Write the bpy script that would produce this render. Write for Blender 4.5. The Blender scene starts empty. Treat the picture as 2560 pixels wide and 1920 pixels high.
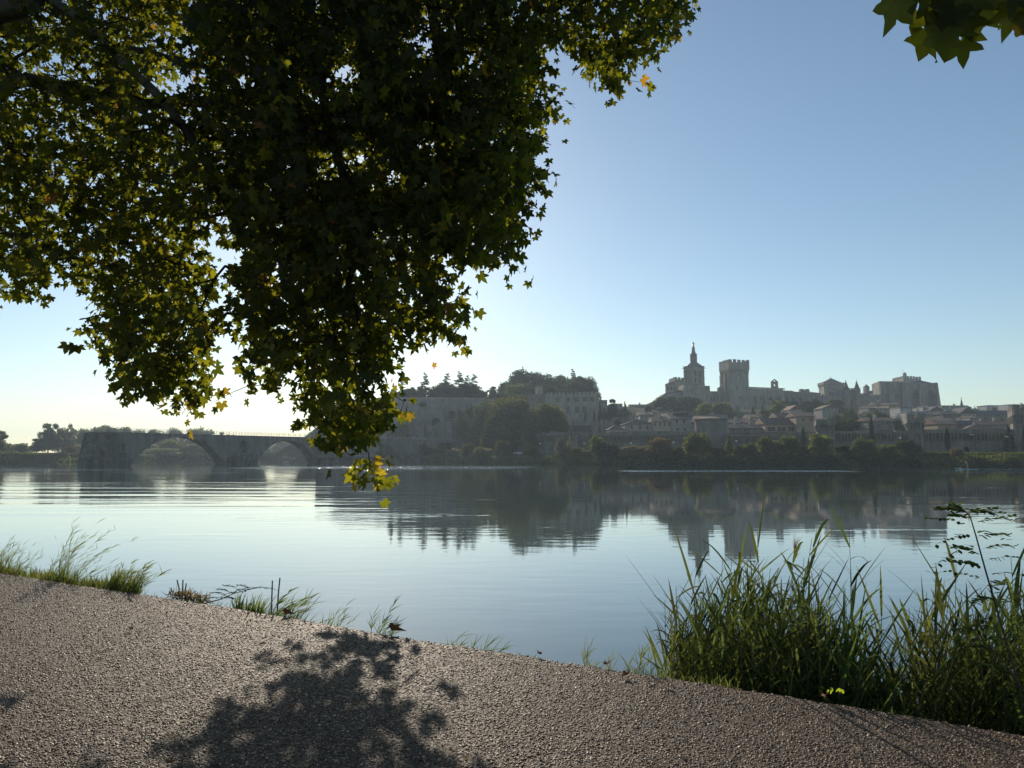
import bpy, bmesh, math, random
import numpy as np
from mathutils import Vector, Matrix
random.seed(7); RNG = np.random.default_rng(11)
sc = bpy.context.scene
COL = sc.collection
F = 1775.0; CX, CY = 1280.0, 960.0; HZ = 1137.0; CAMZ = 3.0
PITCH = math.atan((HZ-CY)/F)
SUN_AZ = math.radians(-12.4); SUN_EL = math.radians(21.4)     # azimuth from +Y towards +X
# ------------------------------------------------------------------ camera
cd = bpy.data.cameras.new('camera'); cam = bpy.data.objects.new('camera', cd); COL.objects.link(cam)
cam.location = (0, 0, CAMZ); cam.rotation_euler = (math.radians(90)+PITCH, 0, 0)
cd.sensor_fit = 'HORIZONTAL'; cd.sensor_width = 36.0; cd.lens = 36.0*F/2560.0
cd.clip_start = 0.05; cd.clip_end = 9000
sc.camera = cam
# ------------------------------------------------------------------ sky, sun, exposure
w = bpy.data.worlds.new('World'); sc.world = w; w.use_nodes = True
nt = w.node_tree; bg = nt.nodes['Background']
sky = nt.nodes.new('ShaderNodeTexSky'); sky.sky_type = 'NISHITA'; sky.sun_disc = False
sky.sun_elevation = SUN_EL; sky.sun_rotation = SUN_AZ
sky.air_density = 1.0; sky.dust_density = 0.2; sky.ozone_density = 1.0; sky.altitude = 20
wb = nt.nodes.new('ShaderNodeMix'); wb.data_type = 'RGBA'; wb.blend_type = 'MULTIPLY'; wb.inputs[0].default_value = 1.0
wb.inputs[7].default_value = (0.935, 1.015, 1.035, 1)          # camera white balance of the sky light, even over the whole dome
nt.links.new(sky.outputs[0], wb.inputs[6]); nt.links.new(wb.outputs[2], bg.inputs[0]); bg.inputs[1].default_value = 0.08
sl = bpy.data.lights.new('sun', 'SUN'); sl.energy = 3.3; sl.angle = math.radians(0.55); sl.color = (1.0, 0.87, 0.70)
so = bpy.data.objects.new('sun', sl); COL.objects.link(so)
sdir = Vector((math.sin(SUN_AZ)*math.cos(SUN_EL), math.cos(SUN_AZ)*math.cos(SUN_EL), math.sin(SUN_EL)))
so.rotation_euler = sdir.to_track_quat('Z', 'Y').to_euler(); so.location = (0, 0, 80)
sc.view_settings.view_transform = 'Standard'; sc.view_settings.look = 'None'
sc.view_settings.exposure = 0.46; sc.view_settings.gamma = 1.0
sc.render.engine = 'CYCLES'
sc.cycles.max_bounces = 8; sc.cycles.transmission_bounces = 4; sc.cycles.volume_bounces = 0
sc.cycles.caustics_reflective = False; sc.cycles.caustics_refractive = False
# ------------------------------------------------------------------ pixel helpers (photo pixel + distance -> point in the world)
CP, SP = math.cos(PITCH), math.sin(PITCH)
def ray(px, py):
    a = (px-CX)/F; b = (CY-py)/F
    return np.array([a, CP - b*SP, SP + b*CP])
def at(px, py, Y):
    r = ray(px, py); t = Y/r[1]
    return np.array([r[0]*t, Y, CAMZ + r[2]*t])
def onz(px, py, z):
    r = ray(px, py); t = (z-CAMZ)/r[2]
    return np.array([r[0]*t, r[1]*t, z])
def zat(py, Y): return at(CX, py, Y)[2]
def xat(px, Y, py=1100): return at(px, py, Y)[0]
# ------------------------------------------------------------------ materials
def newmat(name):
    m = bpy.data.materials.new(name); m.use_nodes = True
    n = m.node_tree; b = n.nodes['Principled BSDF']; return m, n, b
def N(n, t, **k):
    x = n.nodes.new(t)
    for a, v in k.items(): setattr(x, a, v)
    return x
def ramp(n, fac, stops):
    r = N(n, 'ShaderNodeValToRGB'); e = r.color_ramp.elements
    while len(e) < len(stops): e.new(0.5)
    for i, (p, c) in enumerate(stops): e[i].position = p; e[i].color = (*c, 1)
    n.links.new(fac, r.inputs[0]); return r.outputs[0]
def noise(n, vec, scale, detail=4, rough=0.55):
    x = N(n, 'ShaderNodeTexNoise'); x.inputs['Scale'].default_value = scale
    x.inputs['Detail'].default_value = detail; x.inputs['Roughness'].default_value = rough
    if vec is not None: n.links.new(vec, x.inputs['Vector'])
    return x
def math_(n, op, a, b=None, clamp=False):
    x = N(n, 'ShaderNodeMath', operation=op, use_clamp=clamp)
    for i, v in enumerate((a, b)):
        if v is None: continue
        if isinstance(v, (int, float)): x.inputs[i].default_value = v
        else: n.links.new(v, x.inputs[i])
    return x.outputs[0]
def stone(name, c0, c1, brick=0.0, bw=1.1, bh=0.38, scale=0.35, rough=0.9):
    m, n, b = newmat(name)
    g = N(n, 'ShaderNodeNewGeometry').outputs['Position']
    a = noise(n, g, scale, 6, 0.6); c = ramp(n, a.outputs[0], [(0.28, c0), (0.72, c1)])
    # vertical weather streaks
    mp = N(n, 'ShaderNodeMapping'); mp.inputs['Scale'].default_value = (1, 1, 0.12); n.links.new(g, mp.inputs[0])
    s = noise(n, mp.outputs[0], 0.9, 4, 0.6)
    mx = N(n, 'ShaderNodeMix', data_type='RGBA', blend_type='MULTIPLY'); mx.inputs[0].default_value = 0.75
    n.links.new(c, mx.inputs[6]); n.links.new(ramp(n, s.outputs[0], [(0.32, (0.5, 0.48, 0.45)), (0.6, (1, 1, 1))]), mx.inputs[7])
    col = mx.outputs[2]
    # courses of blocks
    sp = N(n, 'ShaderNodeSeparateXYZ'); n.links.new(g, sp.inputs[0])
    u = math_(n, 'ADD', sp.outputs[0], math_(n, 'MULTIPLY', sp.outputs[1], 0.83))
    cb = N(n, 'ShaderNodeCombineXYZ'); n.links.new(u, cb.inputs[0]); n.links.new(sp.outputs[2], cb.inputs[1])
    br = N(n, 'ShaderNodeTexBrick'); n.links.new(cb.outputs[0], br.inputs[0])
    br.inputs['Scale'].default_value = 1.0; br.inputs['Brick Width'].default_value = bw; br.inputs['Row Height'].default_value = bh
    br.inputs['Mortar Size'].default_value = 0.03
    br.inputs['Color1'].default_value = (0.78, 0.78, 0.78, 1); br.inputs['Color2'].default_value = (1.1, 1.08, 1.05, 1)
    br.inputs['Mortar'].default_value = (0.55, 0.55, 0.55, 1)
    m2 = N(n, 'ShaderNodeMix', data_type='RGBA', blend_type='MULTIPLY'); m2.inputs[0].default_value = brick
    n.links.new(col, m2.inputs[6]); n.links.new(br.outputs[0], m2.inputs[7])
    n.links.new(m2.outputs[2], b.inputs['Base Color']); b.inputs['Roughness'].default_value = rough
    bp = N(n, 'ShaderNodeBump'); bp.inputs['Strength'].default_value = 0.6; bp.inputs['Distance'].default_value = 0.15
    n.links.new(noise(n, g, 3.0, 5).outputs[0], bp.inputs['Height']); n.links.new(bp.outputs[0], b.inputs['Normal'])
    b.inputs['Specular IOR Level'].default_value = 0.2
    return m
def foliage(name, dif, tra, var=0.35, mixt=0.45):
    m, n, b = newmat(name); out = n.nodes['Material Output']; n.nodes.remove(b)
    at_ = N(n, 'ShaderNodeAttribute', attribute_name='tint'); oi = N(n, 'ShaderNodeObjectInfo')
    hs = N(n, 'ShaderNodeHueSaturation'); hs.inputs['Color'].default_value = (*dif, 1)
    ht = N(n, 'ShaderNodeHueSaturation'); ht.inputs['Color'].default_value = (*tra, 1)
    h = math_(n, 'ADD', math_(n, 'MULTIPLY', oi.outputs['Random'], 0.05), 0.475)
    v = math_(n, 'ADD', math_(n, 'MULTIPLY', at_.outputs['Fac'], 2*var), 1-var)
    for x in (hs, ht): n.links.new(h, x.inputs['Hue']); n.links.new(v, x.inputs['Value'])
    d = N(n, 'ShaderNodeBsdfDiffuse'); t = N(n, 'ShaderNodeBsdfTranslucent'); mx = N(n, 'ShaderNodeMixShader')
    n.links.new(hs.outputs[0], d.inputs[0]); n.links.new(ht.outputs[0], t.inputs[0])
    mx.inputs[0].default_value = mixt; n.links.new(d.outputs[0], mx.inputs[1]); n.links.new(t.outputs[0], mx.inputs[2])
    n.links.new(mx.outputs[0], out.inputs[0]); return m
def plain(name, c, rough=0.8, metal=0.0, nz=0.25, scale=2.0):
    m, n, b = newmat(name)
    g = N(n, 'ShaderNodeNewGeometry').outputs['Position']
    a = noise(n, g, scale, 5)
    n.links.new(ramp(n, a.outputs[0], [(0.3, tuple(x*(1-nz) for x in c)), (0.7, tuple(min(1, x*(1+nz)) for x in c))]), b.inputs['Base Color'])
    b.inputs['Roughness'].default_value = rough; b.inputs['Metallic'].default_value = metal
    b.inputs['Specular IOR Level'].default_value = 0.3
    return m
def tiles(name, c0, c1):
    m, n, b = newmat(name)
    g = N(n, 'ShaderNodeNewGeometry').outputs['Position']
    a = noise(n, g, 1.6, 6, 0.7); c = ramp(n, a.outputs[0], [(0.3, c0), (0.7, c1)])
    sp = N(n, 'ShaderNodeSeparateXYZ'); n.links.new(g, sp.inputs[0])
    sn = math_(n, 'SINE', math_(n, 'MULTIPLY', sp.outputs[0], 2*math.pi/0.55))
    mx = N(n, 'ShaderNodeMix', data_type='RGBA', blend_type='MULTIPLY'); mx.inputs[0].default_value = 0.5
    n.links.new(c, mx.inputs[6]); n.links.new(ramp(n, math_(n, 'MULTIPLY_ADD', sn, 0.5), [(0.2, (0.55, 0.5, 0.5)), (0.8, (1, 1, 1))]), mx.inputs[7])
    n.links.new(mx.outputs[2], b.inputs['Base Color']); b.inputs['Roughness'].default_value = 0.85
    bp = N(n, 'ShaderNodeBump'); bp.inputs['Strength'].default_value = 0.8; bp.inputs['Distance'].default_value = 0.12
    n.links.new(sn, bp.inputs['Height']); n.links.new(bp.outputs[0], b.inputs['Normal'])
    return m
M = {}
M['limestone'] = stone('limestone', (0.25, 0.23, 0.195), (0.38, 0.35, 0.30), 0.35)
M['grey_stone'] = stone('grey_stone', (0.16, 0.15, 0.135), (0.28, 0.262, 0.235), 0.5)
M['rampart_stone'] = stone('rampart_stone', (0.17, 0.155, 0.13), (0.31, 0.28, 0.235), 0.6, 0.9, 0.35)
M['bridge_stone'] = stone('bridge_stone', (0.16, 0.155, 0.14), (0.28, 0.27, 0.245), 0.5, 1.2, 0.4, 0.2)
M['old_block'] = stone('old_block', (0.07, 0.07, 0.06), (0.24, 0.23, 0.2), 0.9, 1.4, 0.5, 0.8)
M['cliff_rock'] = stone('cliff_rock', (0.15, 0.145, 0.135), (0.28, 0.27, 0.25), 0.15, 1.2, 0.5, 0.12)
M['plaster'] = plain('plaster', (0.36, 0.32, 0.26), 0.9, 0, 0.15, 0.6)
M['grey_plaster'] = plain('grey_plaster', (0.27, 0.26, 0.24), 0.9, 0, 0.15, 0.6)
M['ochre_plaster'] = plain('ochre_plaster', (0.33, 0.255, 0.19), 0.9, 0, 0.15, 0.6)
M['white_plaster'] = plain('white_plaster', (0.44, 0.43, 0.41), 0.8, 0, 0.08, 0.6)
M['roof_tile'] = tiles('roof_tile', (0.12, 0.08, 0.06), (0.26, 0.165, 0.12))
M['dark_roof'] = plain('dark_roof', (0.09, 0.085, 0.085), 0.8, 0, 0.3, 0.8)
M['lead_roof'] = plain('lead_roof', (0.13, 0.135, 0.14), 0.6, 0, 0.2, 0.8)
M['pane'] = plain('pane', (0.025, 0.028, 0.03), 0.25, 0, 0.2, 0.7)
M['shutter'] = plain('shutter', (0.25, 0.26, 0.25), 0.7, 0, 0.1, 1)
M['iron'] = plain('iron', (0.05, 0.055, 0.06), 0.5, 0.6, 0.2, 3)
M['rail_metal'] = plain('rail_metal', (0.30, 0.31, 0.32), 0.4, 0.7, 0.1, 3)
M['gilded'] = plain('gilded', (0.55, 0.40, 0.14), 0.35, 0.8, 0.1, 3)
M['lamp_glass'] = plain('lamp_glass', (0.8, 0.8, 0.78), 0.2, 0, 0.03, 3)
M['bark'] = plain('bark', (0.075, 0.062, 0.05), 0.95, 0, 0.4, 6)
M['plane_bark'] = plain('plane_bark', (0.11, 0.10, 0.075), 0.9, 0, 0.5, 5)
M['twig'] = plain('twig', (0.05, 0.04, 0.03), 0.95, 0, 0.3, 9)
M['car_paint'] = plain('car_paint', (0.55, 0.56, 0.58), 0.25, 0.2, 0.05, 1)
M['rubber'] = plain('rubber', (0.02, 0.02, 0.02), 0.8, 0, 0.2, 9)
M['green_leaf'] = foliage('green_leaf', (0.065, 0.085, 0.030), (0.16, 0.18, 0.04))
M['dark_leaf'] = foliage('dark_leaf', (0.04, 0.058, 0.028), (0.07, 0.09, 0.028))
M['hazed_leaf'] = foliage('hazed_leaf', (0.115, 0.13, 0.09), (0.26, 0.28, 0.13))  # lightened leaf green: distance haze on the far trees is put into the colour
M['pale_leaf'] = foliage('pale_leaf', (0.15, 0.155, 0.09), (0.27, 0.255, 0.11))
M['bright_leaf'] = foliage('bright_leaf', (0.085, 0.115, 0.03), (0.23, 0.26, 0.04))
M['brown_leaf'] = foliage('brown_leaf', (0.11, 0.09, 0.05), (0.20, 0.155, 0.065))
M['conifer_leaf'] = foliage('conifer_leaf', (0.03, 0.045, 0.03), (0.03, 0.045, 0.02), 0.3, 0.3)
M['bank_grass'] = foliage('bank_grass', (0.10, 0.11, 0.05), (0.20, 0.21, 0.06))
# ------------------------------------------------------------------ mesh builder and scene-graph helpers
class MB:
    def __init__(s): s.v = []; s.f = []; s.m = []; s.cur = 0
    def quad(s, a, b, c, d):
        i = len(s.v); s.v += [a, b, c, d]; s.f.append((i, i+1, i+2, i+3)); s.m.append(s.cur)
    def poly(s, pts):
        i = len(s.v); s.v += list(pts); s.f.append(tuple(range(i, i+len(pts)))); s.m.append(s.cur)
    def prism(s, fp, z0, z1, top=None):
        """fp: list of (x,y); z1 number; top: optional footprint at the top (taper)."""
        top = top or fp; n = len(fp); i = len(s.v)
        s.v += [(x, y, z0) for x, y in fp] + [(x, y, z1) for x, y in top]
        for k in range(n):
            j = (k+1) % n; s.f.append((i+k, i+j, i+n+j, i+n+k)); s.m.append(s.cur)
        s.f.append(tuple(range(i+n, i+2*n))); s.f.append(tuple(reversed(range(i, i+n)))); s.m += [s.cur]*2
    def box(s, x0, x1, y0, y1, z0, z1): s.prism([(x0, y0), (x1, y0), (x1, y1), (x0, y1)], z0, z1)
    def beam(s, A, B, t, z0, z1, off=0.0):
        """upright slab along A->B, thickness t away from the camera side, pushed off by 'off'."""
        A = np.array(A[:2], float); B = np.array(B[:2], float); n = inward(A, B)
        P = [A+n*off, B+n*off, B+n*(off+t), A+n*(off+t)]
        s.prism([tuple(p) for p in P], z0, z1)
    def cone(s, x, y, z0, z1, r0, r1, n=12, rot=0.0):
        c = [(math.cos(rot+2*math.pi*k/n), math.sin(rot+2*math.pi*k/n)) for k in range(n)]
        s.prism([(x+r0*a, y+r0*b) for a, b in c], z0, z1, [(x+r1*a, y+r1*b) for a, b in c])
    def lathe(s, x, y, prof, n=14, rot=0.0):
        for (r0, z0), (r1, z1) in zip(prof, prof[1:]): s.cone(x, y, z0, z1, max(r0, .001), max(r1, .001), n, rot)
    def tube(s, pts, rad, n=5, caps=True):
        pts = [np.array(p, float) for p in pts]; m = len(pts)
        if isinstance(rad, (int, float)): rad = [rad]*m
        i0 = len(s.v)
        for k, p in enumerate(pts):
            d = pts[min(k+1, m-1)]-pts[max(k-1, 0)]; d /= (np.linalg.norm(d)+1e-9)
            a = np.cross(d, (0.31, 0.17, 0.93) if abs(d[2]) < .9 else (1, 0, 0)); a /= np.linalg.norm(a)+1e-9; b = np.cross(d, a)
            for q in range(n):
                t = 2*math.pi*q/n; s.v.append(tuple(p+rad[k]*(math.cos(t)*a+math.sin(t)*b)))
        for k in range(m-1):
            for q in range(n):
                r = (q+1) % n; s.f.append((i0+k*n+q, i0+k*n+r, i0+(k+1)*n+r, i0+(k+1)*n+q)); s.m.append(s.cur)
        if caps:
            s.f.append(tuple(i0+q for q in reversed(range(n)))); s.f.append(tuple(i0+(m-1)*n+q for q in range(n))); s.m += [s.cur]*2
    def mesh(s, name, mats, loc=(0, 0, 0), smooth=False):
        me = bpy.data.meshes.new(name)
        v = np.array(s.v, float).reshape(-1, 3)-np.array(loc, float)
        me.from_pydata(v.tolist(), [], s.f)
        for m in (mats if isinstance(mats, (list, tuple)) else [mats]): me.materials.append(M[m] if isinstance(m, str) else m)
        if any(s.m): me.polygons.foreach_set('material_index', s.m)
        if smooth: me.polygons.foreach_set('use_smooth', [True]*len(s.f))
        me.update(); return me
def inward(A, B):
    d = np.array(B[:2], float)-np.array(A[:2], float); d /= np.linalg.norm(d)
    n = np.array([-d[1], d[0]]); mid = (np.array(A[:2])+np.array(B[:2]))/2
    return n if n.dot(mid) > 0 else -n
ROOT = {}
USED = {}
def setp(o, label=None, cat=None, group=None, kind=None):
    if label: o['label'] = label
    if cat: o['category'] = cat
    if group: o['group'] = group
    if kind: o['kind'] = kind
    return o
def thing(name, label, cat, loc, group=None, rz=0.0, s=None):
    o = bpy.data.objects.new(name, None); COL.objects.link(o); o.location = tuple(float(c) for c in loc); o.rotation_euler[2] = rz
    o.empty_display_size = 0.5
    if s is not None: o.scale = s
    ROOT[o.name] = tuple(float(c) for c in loc)
    return setp(o, label, cat, group)
def part(name, mb, mats, parent, label=None, smooth=False):
    loc = ROOT[parent.name]
    o = bpy.data.objects.new(name, mb.mesh(name, mats, loc, smooth)); COL.objects.link(o); o.parent = parent
    ROOT[o.name] = loc
    if label: o['label'] = label
    return o
def solo(name, mb, mats, loc, label=None, cat=None, group=None, kind=None, smooth=False):
    o = bpy.data.objects.new(name, mb.mesh(name, mats, loc, smooth)); COL.objects.link(o); o.location = tuple(float(c) for c in loc)
    ROOT[o.name] = tuple(loc)
    return setp(o, label, cat, group, kind)
def inst(name, mesh, parent):
    o = bpy.data.objects.new(name, mesh); COL.objects.link(o); o.parent = parent; return o
def np_mesh(name, V, Fc, mats, tint=None, smooth=False, nper=None):
    """fast mesh: V (n,3); Fc (m,k) index array."""
    me = bpy.data.meshes.new(name); V = np.asarray(V, np.float32); Fc = np.asarray(Fc, np.int32)
    m, k = Fc.shape
    me.vertices.add(len(V)); me.vertices.foreach_set('co', V.ravel())
    me.loops.add(m*k); me.loops.foreach_set('vertex_index', Fc.ravel())
    me.polygons.add(m); me.polygons.foreach_set('loop_start', np.arange(0, m*k, k, dtype=np.int32))
    me.polygons.foreach_set('loop_total', np.full(m, k, np.int32))
    if smooth: me.polygons.foreach_set('use_smooth', np.ones(m, bool))
    me.update(calc_edges=True)
    if tint is not None:
        a = me.attributes.new('tint', 'FLOAT', 'POINT'); a.data.foreach_set('value', np.asarray(tint, np.float32))
    for q in (mats if isinstance(mats, (list, tuple)) else [mats]): me.materials.append(M[q] if isinstance(q, str) else q)
    me.validate(); return me
# ------------------------------------------------------------------ masonry helpers
def strip_wall(mb, A, B, t, z0, z1, openings=(), off=0.0, n=8):
    """upright wall A->B with real openings: (u0,u1,zb,zt,kind) kind None|'round'|'gothic'|'flat arc'."""
    A = np.array(A[:2], float); B = np.array(B[:2], float); L = np.linalg.norm(B-A); d = (B-A)/L; nn = inward(A, B)
    def topz(o, u):
        u0, u1, zb, zt, k = o; w_ = u1-u0; x = (u-u0)/w_*2-1
        if k is None: return zt
        if k == 'round': return zt-w_/2+w_/2*math.sqrt(max(0, 1-x*x))
        if k == 'gothic':
            h = w_*0.9; return zt-h+h*(max(0, 1-abs(x)**1.7))**0.62
        h = min(zt-zb, k); r = (w_*w_/4+h*h)/(2*h); return zt-r+math.sqrt(max(0, r*r-(x*w_/2)**2))
    us = {0.0, L}
    for o in openings:
        us.add(max(0, o[0])); us.add(min(L, o[1]))
        if o[4] is not None:
            for i in range(1, n): us.add(min(L, max(0, o[0]+(o[1]-o[0])*(0.5-0.5*math.cos(math.pi*i/n)))))
    us = sorted(us)
    def pr(ua, ub, za0, zb0, za1, zb1):
        if za1-za0 < 1e-4 and zb1-zb0 < 1e-4: return
        P = [A+d*ua+nn*off, A+d*ub+nn*off, A+d*ub+nn*(off+t), A+d*ua+nn*(off+t)]
        i = len(mb.v)
        mb.v += [(P[0][0], P[0][1], za0), (P[1][0], P[1][1], zb0), (P[2][0], P[2][1], zb0), (P[3][0], P[3][1], za0),
                 (P[0][0], P[0][1], za1), (P[1][0], P[1][1], zb1), (P[2][0], P[2][1], zb1), (P[3][0], P[3][1], za1)]
        for q in ((0, 1, 5, 4), (1, 2, 6, 5), (2, 3, 7, 6), (3, 0, 4, 7), (4, 5, 6, 7), (3, 2, 1, 0)):
            mb.f.append(tuple(i+c for c in q)); mb.m.append(mb.cur)
    for ua, ub in zip(us, us[1:]):
        if ub-ua < 1e-4: continue
        um = (ua+ub)/2; za = zb_ = z0
        for o in sorted([o for o in openings if o[0] <= um <= o[1]], key=lambda q: q[2]):
            if o[2] > max(za, zb_): pr(ua, ub, za, zb_, o[2], o[2])
            za, zb_ = max(za, topz(o, ua)), max(zb_, topz(o, ub))
        pr(ua, ub, za, zb_, z1, z1)
def merlons(mb, A, B, z, w_=1.4, gap=0.9, h=1.1, t=0.5, off=0.0, drop=0.0, seed=1):
    A = np.array(A[:2], float); B = np.array(B[:2], float); L = np.linalg.norm(B-A); d = (B-A)/L
    k = max(1, int(round((L+gap)/(w_+gap)))); pitch = (L+gap)/k; rr = random.Random(seed)
    for i in range(k):
        if rr.random() < drop: continue
        hh = h*(1-drop*rr.random())
        u0 = i*pitch; u1 = min(L, u0+pitch-gap); mb.beam(A+d*u0, A+d*u1, t, z, z+hh, off)
def corbels(mb, A, B, ztop, h, w_, pitch, dep):
    """row of brackets standing dep proud of the wall, tapering in at the foot."""
    A = np.array(A[:2], float); B = np.array(B[:2], float); L = np.linalg.norm(B-A); d = (B-A)/L; nn = inward(A, B)
    k = max(2, int(round(L/pitch))); p = L/k
    for i in range(k+1):
        c = A+d*min(max(i*p, w_/2), L-w_/2); a = c-d*w_/2; b = c+d*w_/2
        q = lambda o: [tuple(a-nn*o), tuple(b-nn*o), tuple(b+nn*0.05), tuple(a+nn*0.05)]
        mb.prism(q(dep*0.25), ztop-h, ztop-h*0.35, q(dep))
        mb.prism(q(dep), ztop-h*0.35, ztop)
def panes(parent, A, B, ops, depth=0.3, mat='pane', name='window'):
    A = np.array(A[:2], float); B = np.array(B[:2], float); L = np.linalg.norm(B-A); d = (B-A)/L
    for o in ops:
        mb = MB(); strip = (A+d*o[0], A+d*o[1])
        mb.beam(strip[0]-d*.05, strip[1]+d*.05, 0.08, o[2]-.05, o[3]+.05, depth)
        w_ = o[1]-o[0]
        if w_ > 0.9:
            mb.cur = 1; mid = A+d*(o[0]+o[1])/2
            mb.beam(mid-d*.07, mid+d*.07, 0.1, o[2], o[3]-.05, depth-.11)
            mb.beam(strip[0], strip[1], 0.1, (o[2]+o[3])/2-.06, (o[2]+o[3])/2+.06, depth-.24)
            part(name, mb, [mat, 'shutter'], parent)
        else: part(name, mb, mat, parent)
def uspan(A, B, px0, px1, py=1000):
    """distance along A->B of the points seen at photo columns px0, px1"""
    A = np.array(A[:2], float); B = np.array(B[:2], float); L = np.linalg.norm(B-A); d = (B-A)/L
    r = []
    for px in (px0, px1):
        r_ = ray(px, py); k = r_[0]/r_[1]
        r.append((k*A[1]-A[0])/(d[0]-k*d[1]))
    return r[0], r[1]
def ops_px(A, B, lst):
    """openings given in photo pixels: (px0,px1,pytop,pybottom,kind)"""
    out = []
    for p0, p1, pt, pb, k in lst:
        u0, u1 = uspan(A, B, p0, p1, (pt+pb)/2); u0, u1 = min(u0, u1), max(u0, u1); Ym = (A[1]+B[1])/2
        out.append((u0, u1, zat(pb, Ym), zat(pt, Ym), k))
    return out
# ================================================================== SETTING: water, far ground, hill
EX = [-2500, -900, -400, -237, -196, -190, -186, -170, -135, -95, -70, -47, -16, 16, 37, 75, 124, 300, 600, 1200, 3000]
EY = [60, 190, 235, 255, 268, 300, 380, 430, 450, 420, 365, 300, 275, 231, 205, 186, 172, 160, 140, 120, 60]
def edgeY(x): return np.interp(x, EX, EY)
def sstep(a, b, x): t = np.clip((x-a)/(b-a), 0, 1); return t*t*(3-2*t)
def H(x, y):
    x = np.asarray(x, float); y = np.asarray(y, float)
    d = y-edgeY(x)
    z = -1.2+np.clip(d/7.0, 0, 1)**0.8*4.1
    A = np.interp(x, [-150, -105, -60, 60, 110, 200, 260, 330, 450], [0, 28, 29, 29, 27, 25, 17, 5, 2])
    cliff = sstep(-130, -100, x)*(1-sstep(-15, 5, x))
    gentle = sstep(272, 425, y); steep = sstep(364, 374, y)
    z = z+A*(cliff*steep+(1-cliff)*gentle)*(d > 0)
    z = z+(0.25*np.sin(x*0.21+y*0.13)+0.2*np.sin(x*0.07-y*0.31))*np.clip(d/15, 0, 1)
    z = z+np.clip((y-700)/1500, 0, 1)*6
    return z
xs = np.unique(np.concatenate([np.arange(-260, 420, 5.0), np.linspace(-2400, -260, 40), np.linspace(420, 2400, 36)]))
ds = np.concatenate([[-6, -1, 0, 1, 2, 3.5, 5, 7.5, 10, 14, 19], np.arange(25, 420, 6.0), np.linspace(430, 2200, 40)])
G = np.zeros((len(ds), len(xs), 3)); X_, D_ = np.meshgrid(xs, ds)
G[..., 0] = X_; G[..., 1] = edgeY(X_)+D_; G[..., 2] = H(X_, G[..., 1])
idx = np.arange(len(ds)*len(xs)).reshape(len(ds), len(xs))
Fq = np.stack([idx[:-1, :-1], idx[:-1, 1:], idx[1:, 1:], idx[1:, :-1]], -1).reshape(-1, 4)
m, n, b = newmat('far_ground'); M['far_ground'] = m
g = N(n, 'ShaderNodeNewGeometry').outputs['Position']
c = ramp(n, noise(n, g, 0.06, 6, 0.65).outputs[0], [(0.35, (0.05, 0.058, 0.028)), (0.58, (0.085, 0.085, 0.045)), (0.75, (0.15, 0.135, 0.10))])
n.links.new(c, b.inputs['Base Color']); b.inputs['Roughness'].default_value = 1.0; b.inputs['Specular IOR Level'].default_value = 0.05
o = bpy.data.objects.new('ground', np_mesh('ground', G.reshape(-1, 3), Fq, 'far_ground', smooth=True)); COL.objects.link(o); o['kind'] = 'structure'
# ---- water
m, n, b = newmat('river_water'); M['river_water'] = m
g = N(n, 'ShaderNodeNewGeometry').outputs['Position']
b.inputs['Base Color'].default_value = (0.038, 0.066, 0.056, 1); b.inputs['Roughness'].default_value = 0.035
b.inputs['IOR'].default_value = 1.333; b.inputs['Coat Weight'].default_value = 0.58; b.inputs['Coat Roughness'].default_value = 0.02; b.inputs['Coat IOR'].default_value = 1.5
def mapped(n, v, sx, sy, rz=0.0, loc=(0, 0, 0)):
    mp = N(n, 'ShaderNodeMapping'); mp.inputs['Scale'].default_value = (sx, sy, 1); mp.inputs['Rotation'].default_value = (0, 0, rz)
    mp.inputs['Location'].default_value = loc
    n.links.new(v, mp.inputs[0]); return mp.outputs[0]
sp = N(n, 'ShaderNodeSeparateXYZ'); n.links.new(g, sp.inputs[0]); wx, wy = sp.outputs[0], sp.outputs[1]
def band(v, a0, a1, b0, b1):
    r = N(n, 'ShaderNodeMapRange', interpolation_type='SMOOTHSTEP'); n.links.new(v, r.inputs[0])
    r.inputs[1].default_value = a0; r.inputs[2].default_value = a1
    q = N(n, 'ShaderNodeMapRange', interpolation_type='SMOOTHSTEP'); n.links.new(v, q.inputs[0])
    q.inputs[1].default_value = b0; q.inputs[2].default_value = b1; q.inputs[3].default_value = 1; q.inputs[4].default_value = 0
    return math_(n, 'MULTIPLY', r.outputs[0], q.outputs[0])
def mul(a, c): return math_(n, 'MULTIPLY', a, c)
def add(a, c): return math_(n, 'ADD', a, c)
def thr(v, lo, hi):
    r = N(n, 'ShaderNodeMapRange', interpolation_type='SMOOTHSTEP'); n.links.new(v, r.inputs[0]); r.inputs[1].default_value = lo; r.inputs[2].default_value = hi
    return r.outputs[0]
# gentle ripples everywhere, long swells from the bridge piers, ruffled patches on the far current
r1 = noise(n, mapped(n, g, 0.55, 1.6, 0.1), 1.0, 3, 0.5).outputs[0]
r2 = noise(n, mapped(n, g, 0.045, 0.42, 0.06), 1.0, 2, 0.5).outputs[0]
pm = thr(noise(n, mapped(n, g, 0.02, 0.05, -0.1), 1.0, 3, 0.6).outputs[0], 0.42, 0.62)
h = mul(r1, add(mul(pm, 0.005), 0.0016))
left = band(wx, -140, -70, -14, 6)
wake = mul(left, band(wy, 30, 46, 170, 230))
h = add(h, mul(mul(r2, wake), 0.034))
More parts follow.
